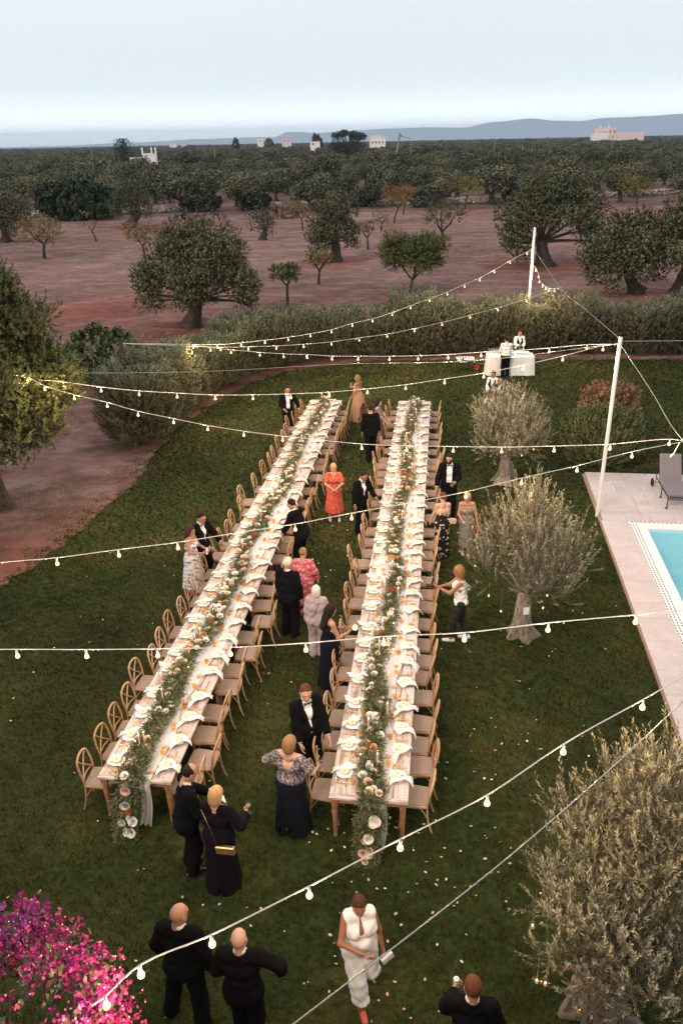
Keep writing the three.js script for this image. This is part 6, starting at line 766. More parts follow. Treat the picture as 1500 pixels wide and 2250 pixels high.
  const handM = (el, wr, right, roll) => { const d = wr.clone().sub(el).normalize(), hint = V(0, .8, 1).applyAxisAngle(d, R(roll ?? 0)), t = hint.addScaledVector(d, -hint.dot(d)).normalize(), n = V().crossVectors(t, d); if (!right) n.negate(); const m = new THREE.Matrix4().makeBasis(t, d, n); m.setPosition(wr.clone().addScaledVector(d, .03)); return m; };
  const bodyF = (() => { const f = capsField([...torso, ...armsU, ...armsF, ...legs, ...feet], .035); return f; })();
  const mb = new MB(); mb.geo(surface(bodyF, lo, hi, h)); mb.geo(headGeo(fem, hh), HM); mb.geo(handGeo(!!o.rgrip, o.handCell ?? .006), handM(elR, wrR, true, o.rroll)); mb.geo(handGeo(!!o.lgrip, o.handCell ?? .006), handM(elL, wrL, false, o.lroll));
  part('body', mb.build(), skinMats[o.skin ?? 'fair'], g);
  if (o.hair && o.hair !== 'bald') { const m = part('hair', hairGeo(o.hair, hh), hairMats[o.hairColor ?? 'brown'], g); m.matrixAutoUpdate = false; m.matrix.copy(HM); m.matrix.decompose(m.position, m.quaternion, m.scale); m.matrixAutoUpdate = true; }
  const wr = (x, y, z, a = 1) => a * (.0035 * Math.sin(y * 34 + 5 * Math.sin(x * 11 + z * 8)) + .0030 * Math.sin(x * 27 - y * 19 + z * 31));
  const cloth = (name, f, m, extra) => { const s = surface(f, lo, hi, h, o.print && extra !== 'plain' ? o.print : undefined); return part(name, s, m, g); };
  const trousers = (m, ank = .03, loose = .020, top = 1.03) => { const L = [torso[0], ...legs.map((b, k) => k < 2 ? [...b.slice(0, 6), b[6] + loose * .4, b[7] + loose * .9] : [...b.slice(0, 6), b[6] + loose, b[7] + loose * 1.5])], f = capsField(L, .022, .016); cloth('trousers', (x, y, z) => { const d = f(x, y, z) + wr(x, y, z, 1.1) + .004 * Math.sin(y * 52 + 9 * Math.sin(x * 15)) * Math.max(0, Math.sin(y * 6.5)); const c = inT(x, y, z).y - top; return Math.max(d, c, ank + .0 - y); }, m, 'plain'); };
  const shoes = (m) => { const f = capsField(feet, .02, .010); for (const s of [0, 1]) { const ff = capsField([feet[s], feet[s + 2]], .02, .010); part('shoe', surface((x, y, z) => Math.max(ff(x, y, z), y - .115, -y + .001), lo, [hi[0], .2, hi[2]], Math.min(h, .014)), m, g); } };
  const shirtPart = (m, sl) => { const f = capsField([...torso, ...(sl ? armsU : []), ...(sl > .6 ? armsF.map((b) => [...b.slice(0, 6), b[6], b[7] + .010]) : [])],   .035, sl ? .018 : .004), col = capsField([bone(tq(0, 1.46, -.012), tq(0, 1.515, -.008), .064, .062)], .01), lw = o.shirtLow ?? .88; cloth('shirt', (x, y, z) => { const d = smin(f(x, y, z) + wr(x, y, z, sl ? 1.4 : .5), col(x, y, z), .01), p = inT(x, y, z); let c = Math.max(d, sl ? -1 : p.y < 1.43 ? -p.z : -1, p.y - (1.525 + .25 * Math.max(0, -p.z - .02)), lw - p.y); if (sl) for (const [a, b] of [[elL, wrL], [elR, wrR]]) { const tx = (x - b.x) * (b.x - a.x) + (y - b.y) * (b.y - a.y) + (z - b.z) * (b.z - a.z); if (Math.hypot(x - b.x, y - b.y, z - b.z) < .12) c = Math.max(c, tx / .25 - .005); } return c; }, m, 'plain'); };
  const jacket = (m) => {
    const L = [...torso.map((b, k) => k === 0 ? bone(tq(-.07 * w, .86, -.01), tq(.07 * w, .86, -.01), .122 * w, .122 * w) : b), torso[0], ...armsU.map((b) => [...b.slice(0, 6), b[6] + .006, b[7] + .010]), ...armsF.map((b) => [...b.slice(0, 6), b[6] + .010, b[7] + .016])], f = capsField(L, .04, .019);
    cloth('jacket', (x, y, z) => { let d = f(x, y, z) + wr(x, y, z, 1.2); const p = inT(x, y, z), v = p.y > 1.44 ? .075 : lerp(.0, .075, clamp((p.y - 1.06) / .38, 0, 1)), open = p.y < 1.06 ? lerp(.012, .07, clamp((1.02 - p.y) / .25, 0, 1)) * (p.y < 1.02 ? 1 : 0) : v; if (p.z > .02) d = Math.max(d, (o.open ? Math.max(v, o.open * .055) : open) - Math.abs(p.x)); d = Math.max(d, p.y - (1.492 - .1 * Math.max(0, p.z)), .775 - p.y + .1 * Math.max(0, p.z)); for (const [a, b] of [[elL, wrL], [elR, wrR]]) { if (Math.hypot(x - b.x, y - b.y, z - b.z) < .13) d = Math.max(d, ((x - b.x) * (b.x - a.x) + (y - b.y) * (b.y - a.y) + (z - b.z) * (b.z - a.z)) / .25 + .008); } return d; }, m, 'plain');
    const cf = capsField(armsF.map((b) => [lerp(b[0], b[3], .8), lerp(b[1], b[4], .8), lerp(b[2], b[5], .8), b[3], b[4], b[5], .040, .037]), .01); for (const [a, b] of [[elL, wrL], [elR, wrR]]) { const c = new MB().tube([a.clone().lerp(b, .86), a.clone().lerp(b, 1.02)], .038, 10); part('cuff', c.build(), M_shirt, g); }
    // lapels and bow tie
    const bt = new MB(); for (const s of [-1, 1]) bt.geo(new THREE.ConeGeometry(.026, .062, 8).rotateZ(s * PI / 2).scale(1, 1, .5), M4(s * .031, 0, 0)); bt.box(-.010, -.012, -.011, .010, .012, .013); if (o.tie !== 'none') { const m2 = part('bow_tie', bt.build(), M_satinBlack, g); const mm = T.clone().multiply(M4(0, 1.452, .066 + .012, -.25)); mm.decompose(m2.position, m2.quaternion, m2.scale); }
  };
  const skirtF = (wy, hem, rw, rh, fold, nf, fz = .8, cx = 0, cz = 0) => { const c0 = tq(0, wy, -.005), cL = V((lf[0] + rf[0]) / 2 + cx, hem, (lf[1] + rf[1]) / 2 - .01 + cz); return (x, y, z) => { const t = clamp((c0.y - y) / (c0.y - hem), 0, 1), px = x - lerp(c0.x, cL.x, t), pz = (z - lerp(c0.z, cL.z, t)) / lerp(fz, 1, t), a = Math.atan2(pz, px), rr = lerp(rw, rh, Math.pow(t, .75)) + .05 * Math.sin(clamp(t * 3.4, 0, 1) * PI) * (o.hips ?? .3); return Math.max((Math.hypot(px, pz) - rr * (1 + fold * t * Math.cos(a * nf + 2.2 * t + (o.x * 7) % 6) + fold * .5 * t * Math.cos(a * (nf * 2 - 3) + 1))) * .8, hem - y, y - c0.y); }; };
  const dress = (d) => {
    const m = d.m, L = [...torso.slice(0, 4), ...torso.slice(5)]; if (d.sleeve > 0) L.push(...armsU.map((b) => [...b.slice(0, 6), b[6] + .006, b[7] + (d.puff ?? .012)])); if (d.sleeve > .6) L.push(...armsF.map((b) => [...b.slice(0, 6), b[6] + (d.puff ?? .012), b[7] + (d.puff ?? .012) + .004]));
    const f = capsField(L, .04, d.off ?? .012), sk = skirtF(1.06, d.hem, d.rw ?? .165, d.rh ?? .26, d.fold ?? .06, d.nf ?? 9, .8, d.cx ?? 0, d.cz ?? 0);
    cloth('dress', (x, y, z) => { const p = inT(x, y, z); let b = f(x, y, z) + wr(x, y, z); b = Math.max(b, (d.waist ?? .9) - p.y);
      const ax = Math.abs(p.x), back = p.z < 0; let top = d.neckF ?? 1.34; if (back) top = d.neckB ?? top; if (d.vF && !back) top = Math.min(d.shoulder ?? 1.47, d.vF + ax * 2.4); if (d.vB && back) top = Math.min(d.shoulder ?? 1.47, d.vB + ax * 2.1); b = Math.max(b, p.y - top);
      if (!d.sleeve) b = Math.max(b, p.y > 1.28 ? (ax - (d.strapX ?? .145)) : -1); else for (const [s2, el2, w2] of [[shL, elL, wrL], [shR, elR, wrR]]) { const E = d.sleeve > .6 ? w2 : el2, A = d.sleeve > .6 ? el2 : s2, t = (d.sleeve > .6 ? (d.sleeve - .6) / .4 : d.sleeve / .6), cx = lerp(A.x, E.x, t), cy = lerp(A.y, E.y, t), cz = lerp(A.z, E.z, t), l = A.distanceTo(E); if (Math.hypot(x - cx, y - cy, z - cz) < .16) b = Math.max(b, ((x - cx) * (E.x - A.x) + (y - cy) * (E.y - A.y) + (z - cz) * (E.z - A.z)) / l); if (d.sleeve <= .6) b = b; }
      return smin(b, sk(x, y, z), .05); }, m);
    if (d.straps) { const st = new MB(); for (const s of [-1, 1]) st.tube(curve([tq(s * .075, d.neckF ?? 1.33, .115), tq(s * .08, 1.44, .05), tq(s * .07, 1.47, -.03), tq(s * (d.strapIn ?? .07), d.neckB ?? 1.3, -.115)], 8), .006, 5); part('strap', st.build(), m, g); }
    if (d.belt) part('belt', surface((x, y, z) => { const p = inT(x, y, z); return Math.max(f(x, y, z) - .012, p.y - 1.085, 1.05 - p.y); }, lo, hi, Math.min(h, .014)), d.belt, g);
  };
  const vest = (m) => { const f = capsField(torso, .04, .026); cloth('waistcoat', (x, y, z) => { const p = inT(x, y, z); let d = f(x, y, z); d = Math.max(d, p.y - 1.44, .90 - p.y, Math.abs(p.x) - .155 + (p.y > 1.25 ? (p.y - 1.25) * .15 : 0)); if (p.z > .02) d = Math.max(d, lerp(0, .07, clamp((p.y - 1.15) / .25, 0, 1)) - Math.abs(p.x)); return d; }, m, 'plain'); };
  const kit = { trousers, shoes, shirtPart, jacket, dress, vest, skirtF, cloth, capsField, torso, armsU, armsF, legs, tq, inT, bone, surface, lo, hi, h, elL, elR, wrL, wrR, wr };
  if (o.wear === 'tux') { trousers(o.m ?? M_suit); shoes(M_shoe); shirtPart(M_shirt, 0); jacket(o.m ?? M_suit); }
  else if (typeof o.wear === 'function') o.wear(kit, g);
  const up = (v) => { g.updateMatrixWorld(true); return v.clone().applyMatrix4(g.matrixWorld); };
  const reach = (wr2, el2) => wr2.clone().addScaledVector(wr2.clone().sub(el2).normalize(), .11);
  return { g, right: up(reach(wrR, elR)), left: up(reach(wrL, elL)), at: (x, y, z) => up(tq(x, y, z)), world: (x, y, z) => up(V(x, y, z)) };
}
// fabrics
const patTex = (w, f) => tex(w, w, f);
const M_navy = pmat([.006, .007, .016], { roughness: .9, specularIntensity: .2 }), M_plum = pmat([.007, .005, .010], { roughness: .9, specularIntensity: .2 }), M_jump = mat([.86, .85, .85], { roughness: .9 }), M_lav = mat([.36, .29, .31], { roughness: .9 }), M_satin = pmat([.20, .17, .145], { roughness: .32, sheen: .5 }), M_tulle = mat([.42, .235, .145], { roughness: .95 }), M_vcol = pmat([1, 1, 1], { vertexColors: true, roughness: .85, specularIntensity: .3 });
const cell3 = (x, y, z, s, k) => hash(Math.floor(x * s) + 100, Math.floor(y * s) + 200 + 977 * (Math.floor(z * s) + 50), k);
const prints = {
  coral: (x, y, z) => cell3(x, y, z, 45, 3) > .74 ? [.34, .05, .04] : [.60, .12, .075],
  pink: (x, y, z) => { const a = Math.sin(y * 42 + 2 * Math.sin(x * 18)) * Math.sin(x * 38 + z * 30); return a > .45 ? [.74, .38, .38] : cell3(x, y, z, 30, 5) > .8 ? [.45, .06, .10] : [.60, .13, .17]; },
  toile: (x, y, z) => cell3(x, y, z, 26, 7) > .62 && Math.sin(y * 60 + x * 40) > -.3 ? [.16, .17, .25] : [.66, .64, .66],
  blossom: (x, y, z) => cell3(x, y, z, 24, 9) > .86 ? [.62, .50, .40] : [.012, .011, .012],
  sequin: (x, y, z) => y < 1.02 ? [.007, .008, .016] : cell3(x, y, z, 70, 11) > .72 ? [.42, .36, .36] : [.085, .075, .095]
};
const heldGlass = (label, p, tilt = 0, m = M_clear) => { const t = thing('wine_glass', label, 'wine glass', [p.x, p.y - .10, p.z]); t.rotation.z = tilt; part('bowl', new MB().lathe(wineProf, 14).build(), M_clear, t); part('drink', new MB().lathe([[0, .102], [.012, .102], [.030, .121], [.035, .14], [0, .14]], 12).build(), m, t); return t; };
const clutch = (label, p, turn, size, m, tilt = 0) => { const t = thing('clutch_bag', label, 'handbag', [p.x, p.y, p.z], turn); t.rotation.z = tilt; part('body', easedBox(size[0], size[1], size[2], Math.min(.012, size[2] * .3)), m, t); part('flap', easedBox(size[0] * .99, size[1] * .5, .006, .002).translate(0, size[1] * .24, size[2] / 2 + .003), m, t); part('clasp', new THREE.SphereGeometry(.008, 8, 6).translate(0, .0, size[2] / 2 + .008), M_gold, t); return t; };
const paper = (label, p, turn, tilt, s = [.15, .21]) => { const t = thing('paper_sheet', label, 'paper', [p.x, p.y, p.z], turn); t.rotation.order = 'YXZ'; t.rotation.x = tilt; part('sheet', easedBox(s[0], s[1], .003, .001), M_card, t); return t; };
const NEAR = { cell: .012, fine: .006, handCell: .0045 }, MID = { cell: .016, fine: .009, handCell: .006 }, FAR = { cell: .020, fine: .011, handCell: .0075 };
{
  // by the near end of the fieldside row
  let p = person({ ...NEAR, x: -2.12, z: -8.18, yaw: 112, H: 1.78, lean: 6, nod: 17, look: 8, hair: 'fringe', hairColor: 'dark', skin: 'mid', belly: 1, wide: 1.08, wear: 'tux', lh: [.16, 1.12, .34], rh: [-.16, 1.10, .34], rgrip: true, lgrip: true, label: 'balding person in black tuxedo reading a white paper at the fieldside row’s near end' });
  paper('white menu paper held by the balding man in the tuxedo', p.left.clone().lerp(p.right, .5).add(V(0, .06, 0)), R(112), -.7);
  p = person({ ...NEAR, x: -1.66, z: -7.92, yaw: 165, H: 1.66, fem: true, nod: 9, look: -20, hair: 'bob', hairColor: 'blonde', skin: 'fair', wide: 1.08, rh: [-.30, 1.12, .24], rgrip: true, lh: [.16, 1.0, .25], wear: (k) => k.dress({ m: M_plum, sleeve: 1, hem: .0, rh: .25, rw: .18, fold: .05, neckF: 1.46, neckB: 1.5, puff: .02, off: .02 }), label: 'blonde person seen from behind in dark purple evening dress with gold shoulder bag' });
  heldGlass('wine glass in the blonde woman’s raised hand', p.right.clone().add(V(.02, .06, 0)), 0, pmat([.5, .45, .3], { transmission: .6, thickness: 0, roughness: .1 }));
  { const b = p.at(-.16, .86, -.17), s = p.at(.11, 1.46, -.09), m = p.at(-.02, 1.2, -.19), f = p.at(-.20, .95, -.1), t = clutch('gold shoulder bag hanging at the blonde woman’s hip', b, R(165 + 180), [.25, .12, .06], mat([.60, .40, .20], { metalness: .8, roughness: .35 }), .12); part('strap', new MB().tube(curve([s, m, b.clone().add(V(-.10, .07, 0))], 10).map((v) => v.sub(V(b.x, b.y, b.z)).applyAxisAngle(V(0, 1, 0), -R(345))), .0045, 4).build(), M_gold, t); }
  // the foreground
  person({ ...NEAR, x: -1.80, z: -6.08, yaw: 168, H: 1.78, nod: 6, look: -28, hair: 'bald', skin: 'mid', wide: 1.05, lf: [.24, .04], rf: [-.20, -.12], rh: [-.30, .86, .02], lh: [.30, .92, .10], wear: 'tux', label: 'bald person in black suit seen from behind, legs apart, beside the bougainvillea' });
  person({ ...NEAR, x: -1.13, z: -5.80, yaw: 176, H: 1.74, nod: 2, hair: 'bald', skin: 'fair', wide: 1.05, rh: [-.40, 1.02, .12], rpole: [-1, 0, -.3], lh: [.22, 1.0, .22], lf: [.08, .12], rf: [-.12, -.05], wear: 'tux', label: 'bald person in black suit seen from behind, elbow bent out, under the nearest string lights' });
  p = person({ ...NEAR, x: .10, z: -6.30, yaw: 12, H: 1.68, fem: true, nod: 21, look: -4, hair: 'updo', hairColor: 'brown', skin: 'tan', wide: 1.12, belly: .95, rh: [-.05, 1.16, .30], rpole: [-1, -.6, -.1], rgrip: true, rroll: -20, lh: [.27, .84, .08], lgrip: true, rf: [-.02, .22, .0], lf: [.13, -.28, .14], pelvis: .92, wear: (k, g) => { k.trousers(M_jump, .20, .034, 1.06); const f = k.capsField(k.torso, .05, .022); k.cloth('blouse', (x, y, z) => { const q = k.inT(x, y, z); let d = f(x, y, z) + k.wr(x, y, z, 1.3) + .003 * Math.sin(q.x * 60); d = Math.max(d, q.y - 1.478, .86 - q.y + .05 * Math.sin(q.x * 20)); if (q.z > .03 && q.y > 1.20) d = Math.max(d, .008 + .02 * sstep(1.4, 1.3, q.y) * sstep(1.2, 1.26, q.y) - Math.abs(q.x)); return d; }, M_jump); k.shoes(mat([.55, .10, .06], { roughness: .4 })); }, label: 'person in white sleeveless blouse and white trousers walking towards the house' });
  heldGlass('wine glass cupped in the hand of the woman in white', p.right.clone().add(V(.0, .03, .02)), .2, pmat([.75, .7, .65], { transmission: .8, thickness: 0, roughness: .05 }));
  clutch('small white clutch in the lowered hand of the woman in white', p.left.clone().add(V(.03, -.02, .02)), R(30), [.15, .10, .05], M_white, .35);
  p = person({ ...NEAR, x: 1.16, z: -5.22, yaw: 172, H: 1.76, nod: 2, look: 6, hair: 'short', hairColor: 'ginger', skin: 'mid', lh: [.17, 1.08, .34], lgrip: true, rh: [-.24, .95, .15], wear: 'tux', label: 'person with ginger hair in dark suit raising a can, behind the yellow-green shrub' });
  { const t = thing('drinks_can', 'pale drinks can in the raised hand of the ginger-haired man', 'can', [p.left.x, p.left.y - .02, p.left.z]); part('can', new MB().lathe([[0, 0], [.026, 0], [.032, .008], [.032, .105], [.027, .115], [0, .113]], 14).build(), mat([.75, .76, .78], { metalness: .4, roughness: .3 }), t); part('tab', new THREE.CylinderGeometry(.010, .010, .003, 8).translate(0, .117, .005), M_gold, t); }
  // between the rows, near
  person({ ...NEAR, x: -.58, z: -9.86, yaw: 28, H: 1.80, nod: 14, look: -14, hair: 'short', hairColor: 'ginger', skin: 'fair', wide: 1.08, belly: .95, lh: [.20, .92, .30], rh: [-.20, .86, .18], wear: 'tux', label: 'smiling ginger-haired person in tuxedo standing behind the chairs of the poolside row' });
  p = person({ ...NEAR, x: -.78, z: -8.86, yaw: 158, H: 1.66, fem: true, nod: 8, look: -18, hair: 'bob', hairColor: 'sandy', skin: 'fair', wide: 1.12, rh: [-.34, 1.12, .20], rpole: [-1, -.8, -.2], rgrip: true, lh: [.26, 1.08, .10], lpole: [1, -.3, -.4], print: prints.sequin, wear: (k) => k.dress({ m: M_vcol, sleeve: .55, hem: .0, rw: .19, rh: .27, fold: .07, nf: 8, neckF: 1.43, vB: 1.17, shoulder: 1.46, puff: .02, off: .014 }), label: 'person in sparkling low-backed top and long navy skirt holding a dark glass' });
  heldGlass('glass of red wine held by the woman in the sparkling top', p.right.clone().add(V(.02, .05, 0)), -.1, mat([.05, .008, .012], { roughness: .15 }));
  // the group in the aisle
  p = person({ ...MID, x: -.26, z: -12.25, yaw: 118, H: 1.70, fem: true, nod: 16, hair: 'long', hairColor: 'dark', skin: 'mid', rh: [-.12, 1.12, .30], rgrip: true, lh: [.12, 1.10, .30], lgrip: true, wear: (k) => k.dress({ m: M_navy, sleeve: 0, hem: .0, rw: .16, rh: .25, fold: .05, neckF: 1.36, neckB: 1.36, strapX: .15 }), label: 'person with long dark hair in sleeveless navy gown holding a white disc' });
  single('white_fan', new THREE.CylinderGeometry(.055, .055, .012, 20).rotateX(1.2), M_white, 'round white card held up by the woman in the navy gown', 'card', [p.right.x + .08, p.right.y + .10, p.right.z + .05]);
  person({ ...MID, x: -.50, z: -13.18, yaw: 172, H: 1.55, fem: true, nod: 4, hair: 'bob', hairColor: 'grey', skin: 'fair', wide: 1.1, lh: [.24, .86, .08], rh: [-.2, .95, .2], wear: (k, g) => { k.trousers(M_lav, .04, .03); const f = k.capsField([...k.torso, ...k.armsU, ...k.armsF], .045, .03); k.cloth('tunic', (x, y, z) => { const q = k.inT(x, y, z); return Math.max(f(x, y, z) + k.wr(x, y, z, 1.6), q.y - 1.49, .78 - q.y); }, M_lav); const s = new MB().tube(curve([k.tq(-.10, 1.47, -.08), k.tq(.02, 1.2, -.165), k.tq(.17, .98, -.1)], 10), .007, 4); part('bag_strap', s.build(), mat([.12, .10, .10]), g); k.shoes(M_white); }, label: 'grey-haired person in pale mauve tunic and trousers seen from behind' });
  person({ ...MID, x: -.80, z: -14.70, yaw: 172, H: 1.56, fem: true, nod: 6, look: -20, hair: 'short', hairColor: 'sandy', skin: 'fair', wide: 1.12, rh: [-.30, .86, .14], lh: [.27, .90, .14], print: prints.pink, wear: (k) => { k.dress({ m: M_vcol, sleeve: .97, hem: .22, rw: .19, rh: .27, fold: .05, nf: 7, neckF: 1.46, neckB: 1.48, puff: .03, off: .02, belt: mat([.03, .015, .015]) }); k.shoes(mat([.4, .2, .15])); }, label: 'person with cropped hair in bright pink belted dress with long sleeves' });
  person({ ...MID, x: -1.06, z: -13.92, yaw: 152, H: 1.76, nod: 6, look: -30, hair: 'short', hairColor: 'grey', skin: 'mid', wide: 1.04, lh: [.25, .84, .06], rh: [-.25, .84, .06], wear: 'tux', label: 'white-haired person in long black suit seen from behind beside the pink dress' });
  person({ ...MID, x: -.93, z: -16.75, yaw: 238, H: 1.74, lean: 16, nod: 11, look: 10, hair: 'short', hairColor: 'dark', skin: 'mid', lh: [.18, .98, .38], rh: [-.22, .95, .34], wear: 'tux', label: 'person in black suit leaning over the fieldside row from the aisle' });
  person({ ...MID, x: -.18, z: -19.38, yaw: 2, H: 1.58, fem: true, nod: 8, hair: 'bob', hairColor: 'blonde', skin: 'fair', wide: 1.06, rh: [-.05, 1.06, .24], lh: [.06, 1.05, .24], rpole: [-1, -.3, -.2], lpole: [1, -.3, -.2], print: prints.coral, lf: [.13, .06], rf: [-.13, .02], wear: (k) => { k.dress({ m: M_vcol, sleeve: .5, hem: .30, rw: .165, rh: .27, fold: .06, nf: 11, vF: 1.30, neckB: 1.46, puff: .035, off: .014 }); k.shoes(mat([.6, .58, .58], { roughness: .3 })); }, label: 'blonde person in coral patterned dress standing in the aisle with hands folded' });
  person({ ...MID, x: .48, z: -18.6, yaw: 42, H: 1.70, lean: 6, nod: 19, hair: 'short', hairColor: 'black', skin: 'tan', wide: 1.12, lh: [.28, 1.0, .26], lgrip: true, rh: [-.26, .82, .06], wear: 'tux', label: 'sturdy person in tuxedo looking down with one hand on a poolside-row chair' });
  person({ ...MID, x: .94, z: -23.8, yaw: 184, H: 1.74, nod: 6, hair: 'short', hairColor: 'dark', skin: 'mid', wide: 1.08, lf: [.10, -.22], rf: [-.08, .18], wear: 'tux', label: 'person in black suit walking away between the far ends of the rows' });
  person({ ...MID, x: 1.20, z: -24.85, yaw: 82, H: 1.62, fem: true, nod: 11, hair: 'long', hairColor: 'dark', skin: 'fair', rh: [-.14, .92, .32], lh: [.14, .95, .34], wear: (k) => k.dress({ m: mat([.20, .13, .135], { roughness: .9 }), sleeve: .5, hem: .25, rw: .16, rh: .24, fold: .05, neckF: 1.44, puff: .02 }), label: 'dark-haired person in dusky mauve dress reaching for a chair at the far end' });
  p = person({ ...MID, x: .66, z: -27.6, yaw: 228, H: 1.66, fem: true, nod: 4, look: 20, hair: 'long', hairColor: 'sandy', skin: 'mid', rh: [-.20, 1.18, .38], rgrip: true, lh: [.26, .95, .1], wear: (k) => k.dress({ m: M_tulle, sleeve: 0, hem: .04, rw: .16, rh: .36, fold: .09, nf: 13, neckF: 1.34, neckB: 1.25, straps: true, cz: -.06 }), label: 'person with long fair hair in flowing tan gown lifting a phone and glass' });
  single('mobile_phone', easedBox(.075, .15, .009, .003), mat([.6, .58, .56], { roughness: .2 }), 'phone held up by the woman in the tan gown', 'phone', [p.right.x, p.right.y + .07, p.right.z], 1.0);
  // field side of the fieldside row
  p = person({ ...MID, x: -1.70, z: -26.1, yaw: 12, H: 1.74, nod: 14, look: 6, hair: 'short', hairColor: 'dark', skin: 'mid', open: 1, rh: [-.16, 1.02, .24], rgrip: true, lh: [.34, 1.0, .20], wear: 'tux', label: 'person in open tuxedo with white shirt by the fieldside row’s far end' });
  p = person({ ...MID, x: -3.08, z: -16.2, yaw: 58, H: 1.74, nod: 21, hair: 'short', hairColor: 'dark', skin: 'mid', rh: [-.14, 1.02, .32], lh: [.22, 1.0, .36], lgrip: true, wear: 'tux', label: 'person in tuxedo looking down behind the woman in the toile dress' });
  p = person({ ...MID, x: -3.24, z: -15.72, yaw: 72, H: 1.64, fem: true, nod: 12, hair: 'long', hairColor: 'brown', skin: 'mid', rh: [-.12, 1.14, .32], rgrip: true, lh: [.12, 1.14, .32], lgrip: true, print: prints.toile, wear: (k) => { k.dress({ m: M_vcol, sleeve: 0, hem: .22, rw: .16, rh: .30, fold: .07, nf: 9, neckF: 1.32, neckB: 1.32, strapX: .2 }); k.shoes(mat([.3, .08, .05])); }, label: 'long-haired person in white and blue off-shoulder dress using a phone' });
  single('mobile_phone', easedBox(.075, .15, .009, .003), mat([.75, .75, .78], { roughness: .2 }), 'pale phone in the hands of the woman in the white and blue dress', 'phone', [p.right.x + .02, p.right.y + .05, p.right.z], 1.2);
  // pool side of the poolside row
  p = person({ ...MID, x: 2.76, z: -19.35, yaw: -8, H: 1.80, nod: 16, look: -16, hair: 'short', hairColor: 'black', skin: 'mid', open: 1.2, lh: [.14, 1.08, .28], lgrip: true, rh: [-.32, .88, .18], wear: 'tux', label: 'bearded person in open tuxedo holding a glass by the pool side chairs' });
  heldGlass('wine glass in the bearded man’s hand', p.left.clone().add(V(0, .05, .02)), 0, pmat([.5, .4, .45], { transmission: .6, thickness: 0, roughness: .1 }));
  part('beard', surface((x, y, z) => { const ax = Math.abs(x); let d = headField(false)(x, y, z) - .007; return Math.max(d, y + .030 - ax * .35, -.135 - y, -.005 - z, .012 - Math.hypot(x * .5, y + .055)); }, [-.1, -.16, -.05], [.1, .02, .14], .008), hairMats.black, p.g).position.set(0, 0, 0);
  { const b = p.g.children.find((c) => c.name === 'beard'), hm = p.g.children.find((c) => c.name === 'hair'); b.position.copy(hm.position); b.quaternion.copy(hm.quaternion); b.scale.copy(hm.scale); }
  p = person({ ...MID, x: 2.34, z: -17.25, yaw: 192, H: 1.62, fem: true, nod: 7, look: 14, hair: 'updo', hairColor: 'ginger', skin: 'fair', wide: 1.06, rh: [-.10, 1.0, .25], lh: [.24, .9, .2], print: prints.blossom, wear: (k) => k.dress({ m: M_vcol, sleeve: 0, hem: .03, rw: .165, rh: .21, fold: .06, nf: 8, neckF: 1.32, neckB: 1.18, straps: true, strapIn: .11 }), label: 'person with pinned-up hair in black flower-print gown seen from behind' });
  { const b = p.at(-.22, .98, -.08), t = clutch('pale pink bag at the hip of the woman in the flower-print gown', b, R(200), [.20, .13, .06], mat([.62, .42, .38]), .2), s = p.at(.08, 1.45, -.06), q = p.at(-.05, 1.2, -.17); part('strap', new MB().tube(curve([s, q, b.clone().add(V(0, .06, 0))], 8).map((v) => v.sub(b).applyAxisAngle(V(0, 1, 0), -R(200))), .005, 4).build(), M_gold, t); }
  p = person({ ...MID, x: 2.90, z: -17.28, yaw: -4, H: 1.62, fem: true, nod: 15, look: -12, hair: 'bob', hairColor: 'blonde', skin: 'mid', rh: [-.10, 1.04, .24], rgrip: true, lh: [.28, .84, .10], lgrip: true, lf: [.07, .14], rf: [-.07, -.04], wear: (k) => { k.dress({ m: M_satin, sleeve: 0, hem: .28, rw: .155, rh: .185, fold: .05, nf: 7, neckF: 1.33, neckB: 1.2, straps: true, hips: .9 }); k.shoes(mat([.6, .56, .54], { metalness: .5, roughness: .3 })); }, label: 'blonde person in grey satin slip dress with a red clutch' });
  clutch('coral red clutch in the satin-dressed woman’s hand', p.left.clone().add(V(.01, -.02, .02)), R(70), [.20, .12, .035], mat([.58, .10, .06], { roughness: .5 }), .8);
  heldGlass('small glass held at the waist by the woman in satin', p.right.clone().add(V(0, .04, .02)), .3, pmat([.8, .75, .7], { transmission: .8, thickness: 0 }));
  // the photographer
  p = person({ ...MID, x: 2.26, z: -13.65, yaw: -98, H: 1.66, fem: true, nod: 6, hair: 'bob', hairColor: 'sandy', skin: 'tan', lean: 4, lh: [.10, 1.30, .42], rh: [-.08, 1.22, .44], rgrip: true, lgrip: true, lf: [.08, .20], rf: [-.08, -.12], wear: (k, g) => { k.trousers(mat([.010, .010, .010]), .14, .006, 1.04); const f = k.capsField(k.torso, .045, .024); k.cloth('top', (x, y, z) => { const q = k.inT(x, y, z); let d = f(x, y, z) + k.wr(x, y, z, 2); return Math.max(d, .90 - q.y + .02 * Math.sin(q.x * 30 + q.z * 20), q.y - (1.40 + q.x * .45), Math.abs(q.x) - .17); }, M_jump); const rf2 = new MB(); const st = 26; for (let i = 0; i <= st; i++) { const t = i / st, a = k.tq(lerp(.15, -.02, t), lerp(1.48, 1.12, t), -.03 - .115 * Math.sin(t * PI)), wv = .025 * Math.sin(t * 34); for (const s of [0, 1]) rf2.v(a.x + s * (.05), a.y + s * .02 + wv * s, a.z - s * .05 + wv * s, 0, 0, -1, t, s); } for (let i = 0; i < st; i++) { const a = i * 2; rf2.i.push(a, a + 1, a + 2, a + 1, a + 3, a + 2); } const rg = rf2.build(); rg.computeVertexNormals(); part('ruffle', rg, mat([.8, .79, .79], { side: THREE.DoubleSide }), g); k.shoes(M_white); }, label: 'photographer in white ruffled top and black trousers aiming a camera at the tables' });
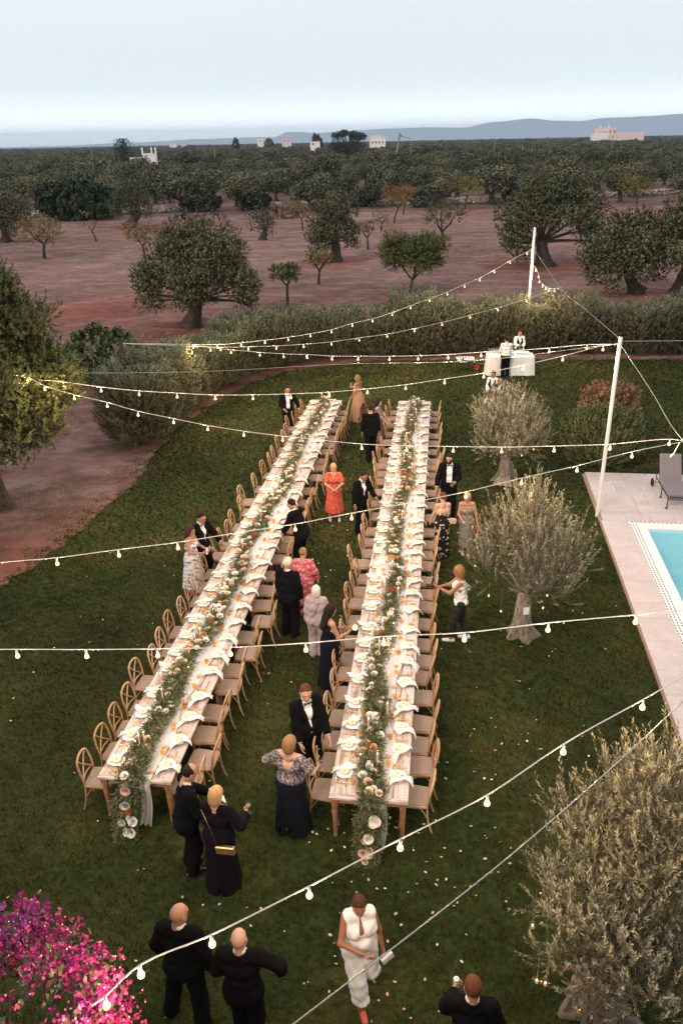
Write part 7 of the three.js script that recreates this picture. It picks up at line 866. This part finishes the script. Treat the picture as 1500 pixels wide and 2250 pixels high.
  { const c = p.left.clone().lerp(p.right, .5), t = thing('camera', 'black camera with flash held up by the photographer', 'camera', [c.x - .03, c.y + .03, c.z], R(-98)), bm = mat([.015, .015, .016], { roughness: .45 }); part('body', easedBox(.14, .095, .06, .012), bm, t); part('lens', new MB().tube([V(0, -.005, .03), V(0, -.005, .12)], .036, 14).build(), bm, t); part('prism', easedBox(.06, .04, .05, .01).translate(0, .062, 0), bm, t); const f = part('flash', easedBox(.065, .10, .045, .008).translate(0, .14, -.01), bm, t); part('diffuser', easedBox(.062, .05, .006, .002).translate(0, .165, .016), mat([.7, .8, .85], { roughness: .3 }), f); }
  // at the bar
  person({ ...FAR, x: 6.82, z: -32.98, yaw: 178, H: 1.66, nod: 11, hair: 'short', hairColor: 'black', skin: 'mid', rh: [-.2, 1.0, .3], lh: [.2, 1.0, .3], wear: (k, g) => { k.trousers(M_suit); k.shoes(M_shoe); k.shirtPart(M_shirt, 1); const f = k.capsField([k.torso[0], ...k.legs.slice(0, 2)], .06, .03); k.cloth('apron', (x, y, z) => Math.max(f(x, y, z), y - .98, .46 - y), M_suit); }, label: 'waiter in white shirt and long black apron standing before the bar, seen from behind' });
  person({ ...FAR, x: 7.62, z: -34.35, yaw: 8, H: 1.62, nod: 9, hair: 'short', hairColor: 'ginger', skin: 'mid', rh: [-.10, 1.12, .26], lh: [.12, 1.08, .26], rgrip: true, wear: (k) => { k.trousers(M_suit); k.shoes(M_shoe); k.shirtPart(M_shirt, 1); k.vest(M_suit); }, label: 'bartender in white shirt, dark waistcoat and bow tie behind the bar' });
  person({ ...FAR, x: 5.33, z: -27.6, yaw: -38, H: 1.72, nod: 15, hair: 'short', hairColor: 'dark', skin: 'mid', rh: [-.08, 1.05, .26], lh: [.2, 1.05, .2], wear: (k) => { k.trousers(M_suit); k.shoes(M_shoe); k.shirtPart(M_shirt, 1); k.vest(M_suit); }, label: 'waiter in white shirt and dark waistcoat behind the round silvery olive' });
  p = person({ ...FAR, x: 5.40, z: -26.7, yaw: -62, H: 1.70, nod: 17, hair: 'short', hairColor: 'sandy', skin: 'mid', rh: [-.12, 1.02, .34], lh: [.12, 1.02, .34], rgrip: true, lgrip: true, wear: 'tux', tie: 'none', label: 'person in dark suit reading white papers beside the waiter behind the olive' });
  paper('white papers read by the suited man behind the round olive', p.left.clone().lerp(p.right, .5).add(V(-.06, .06, .04)), R(-40), -.8, [.30, .22]);
}
renderer.render(scene, camera);
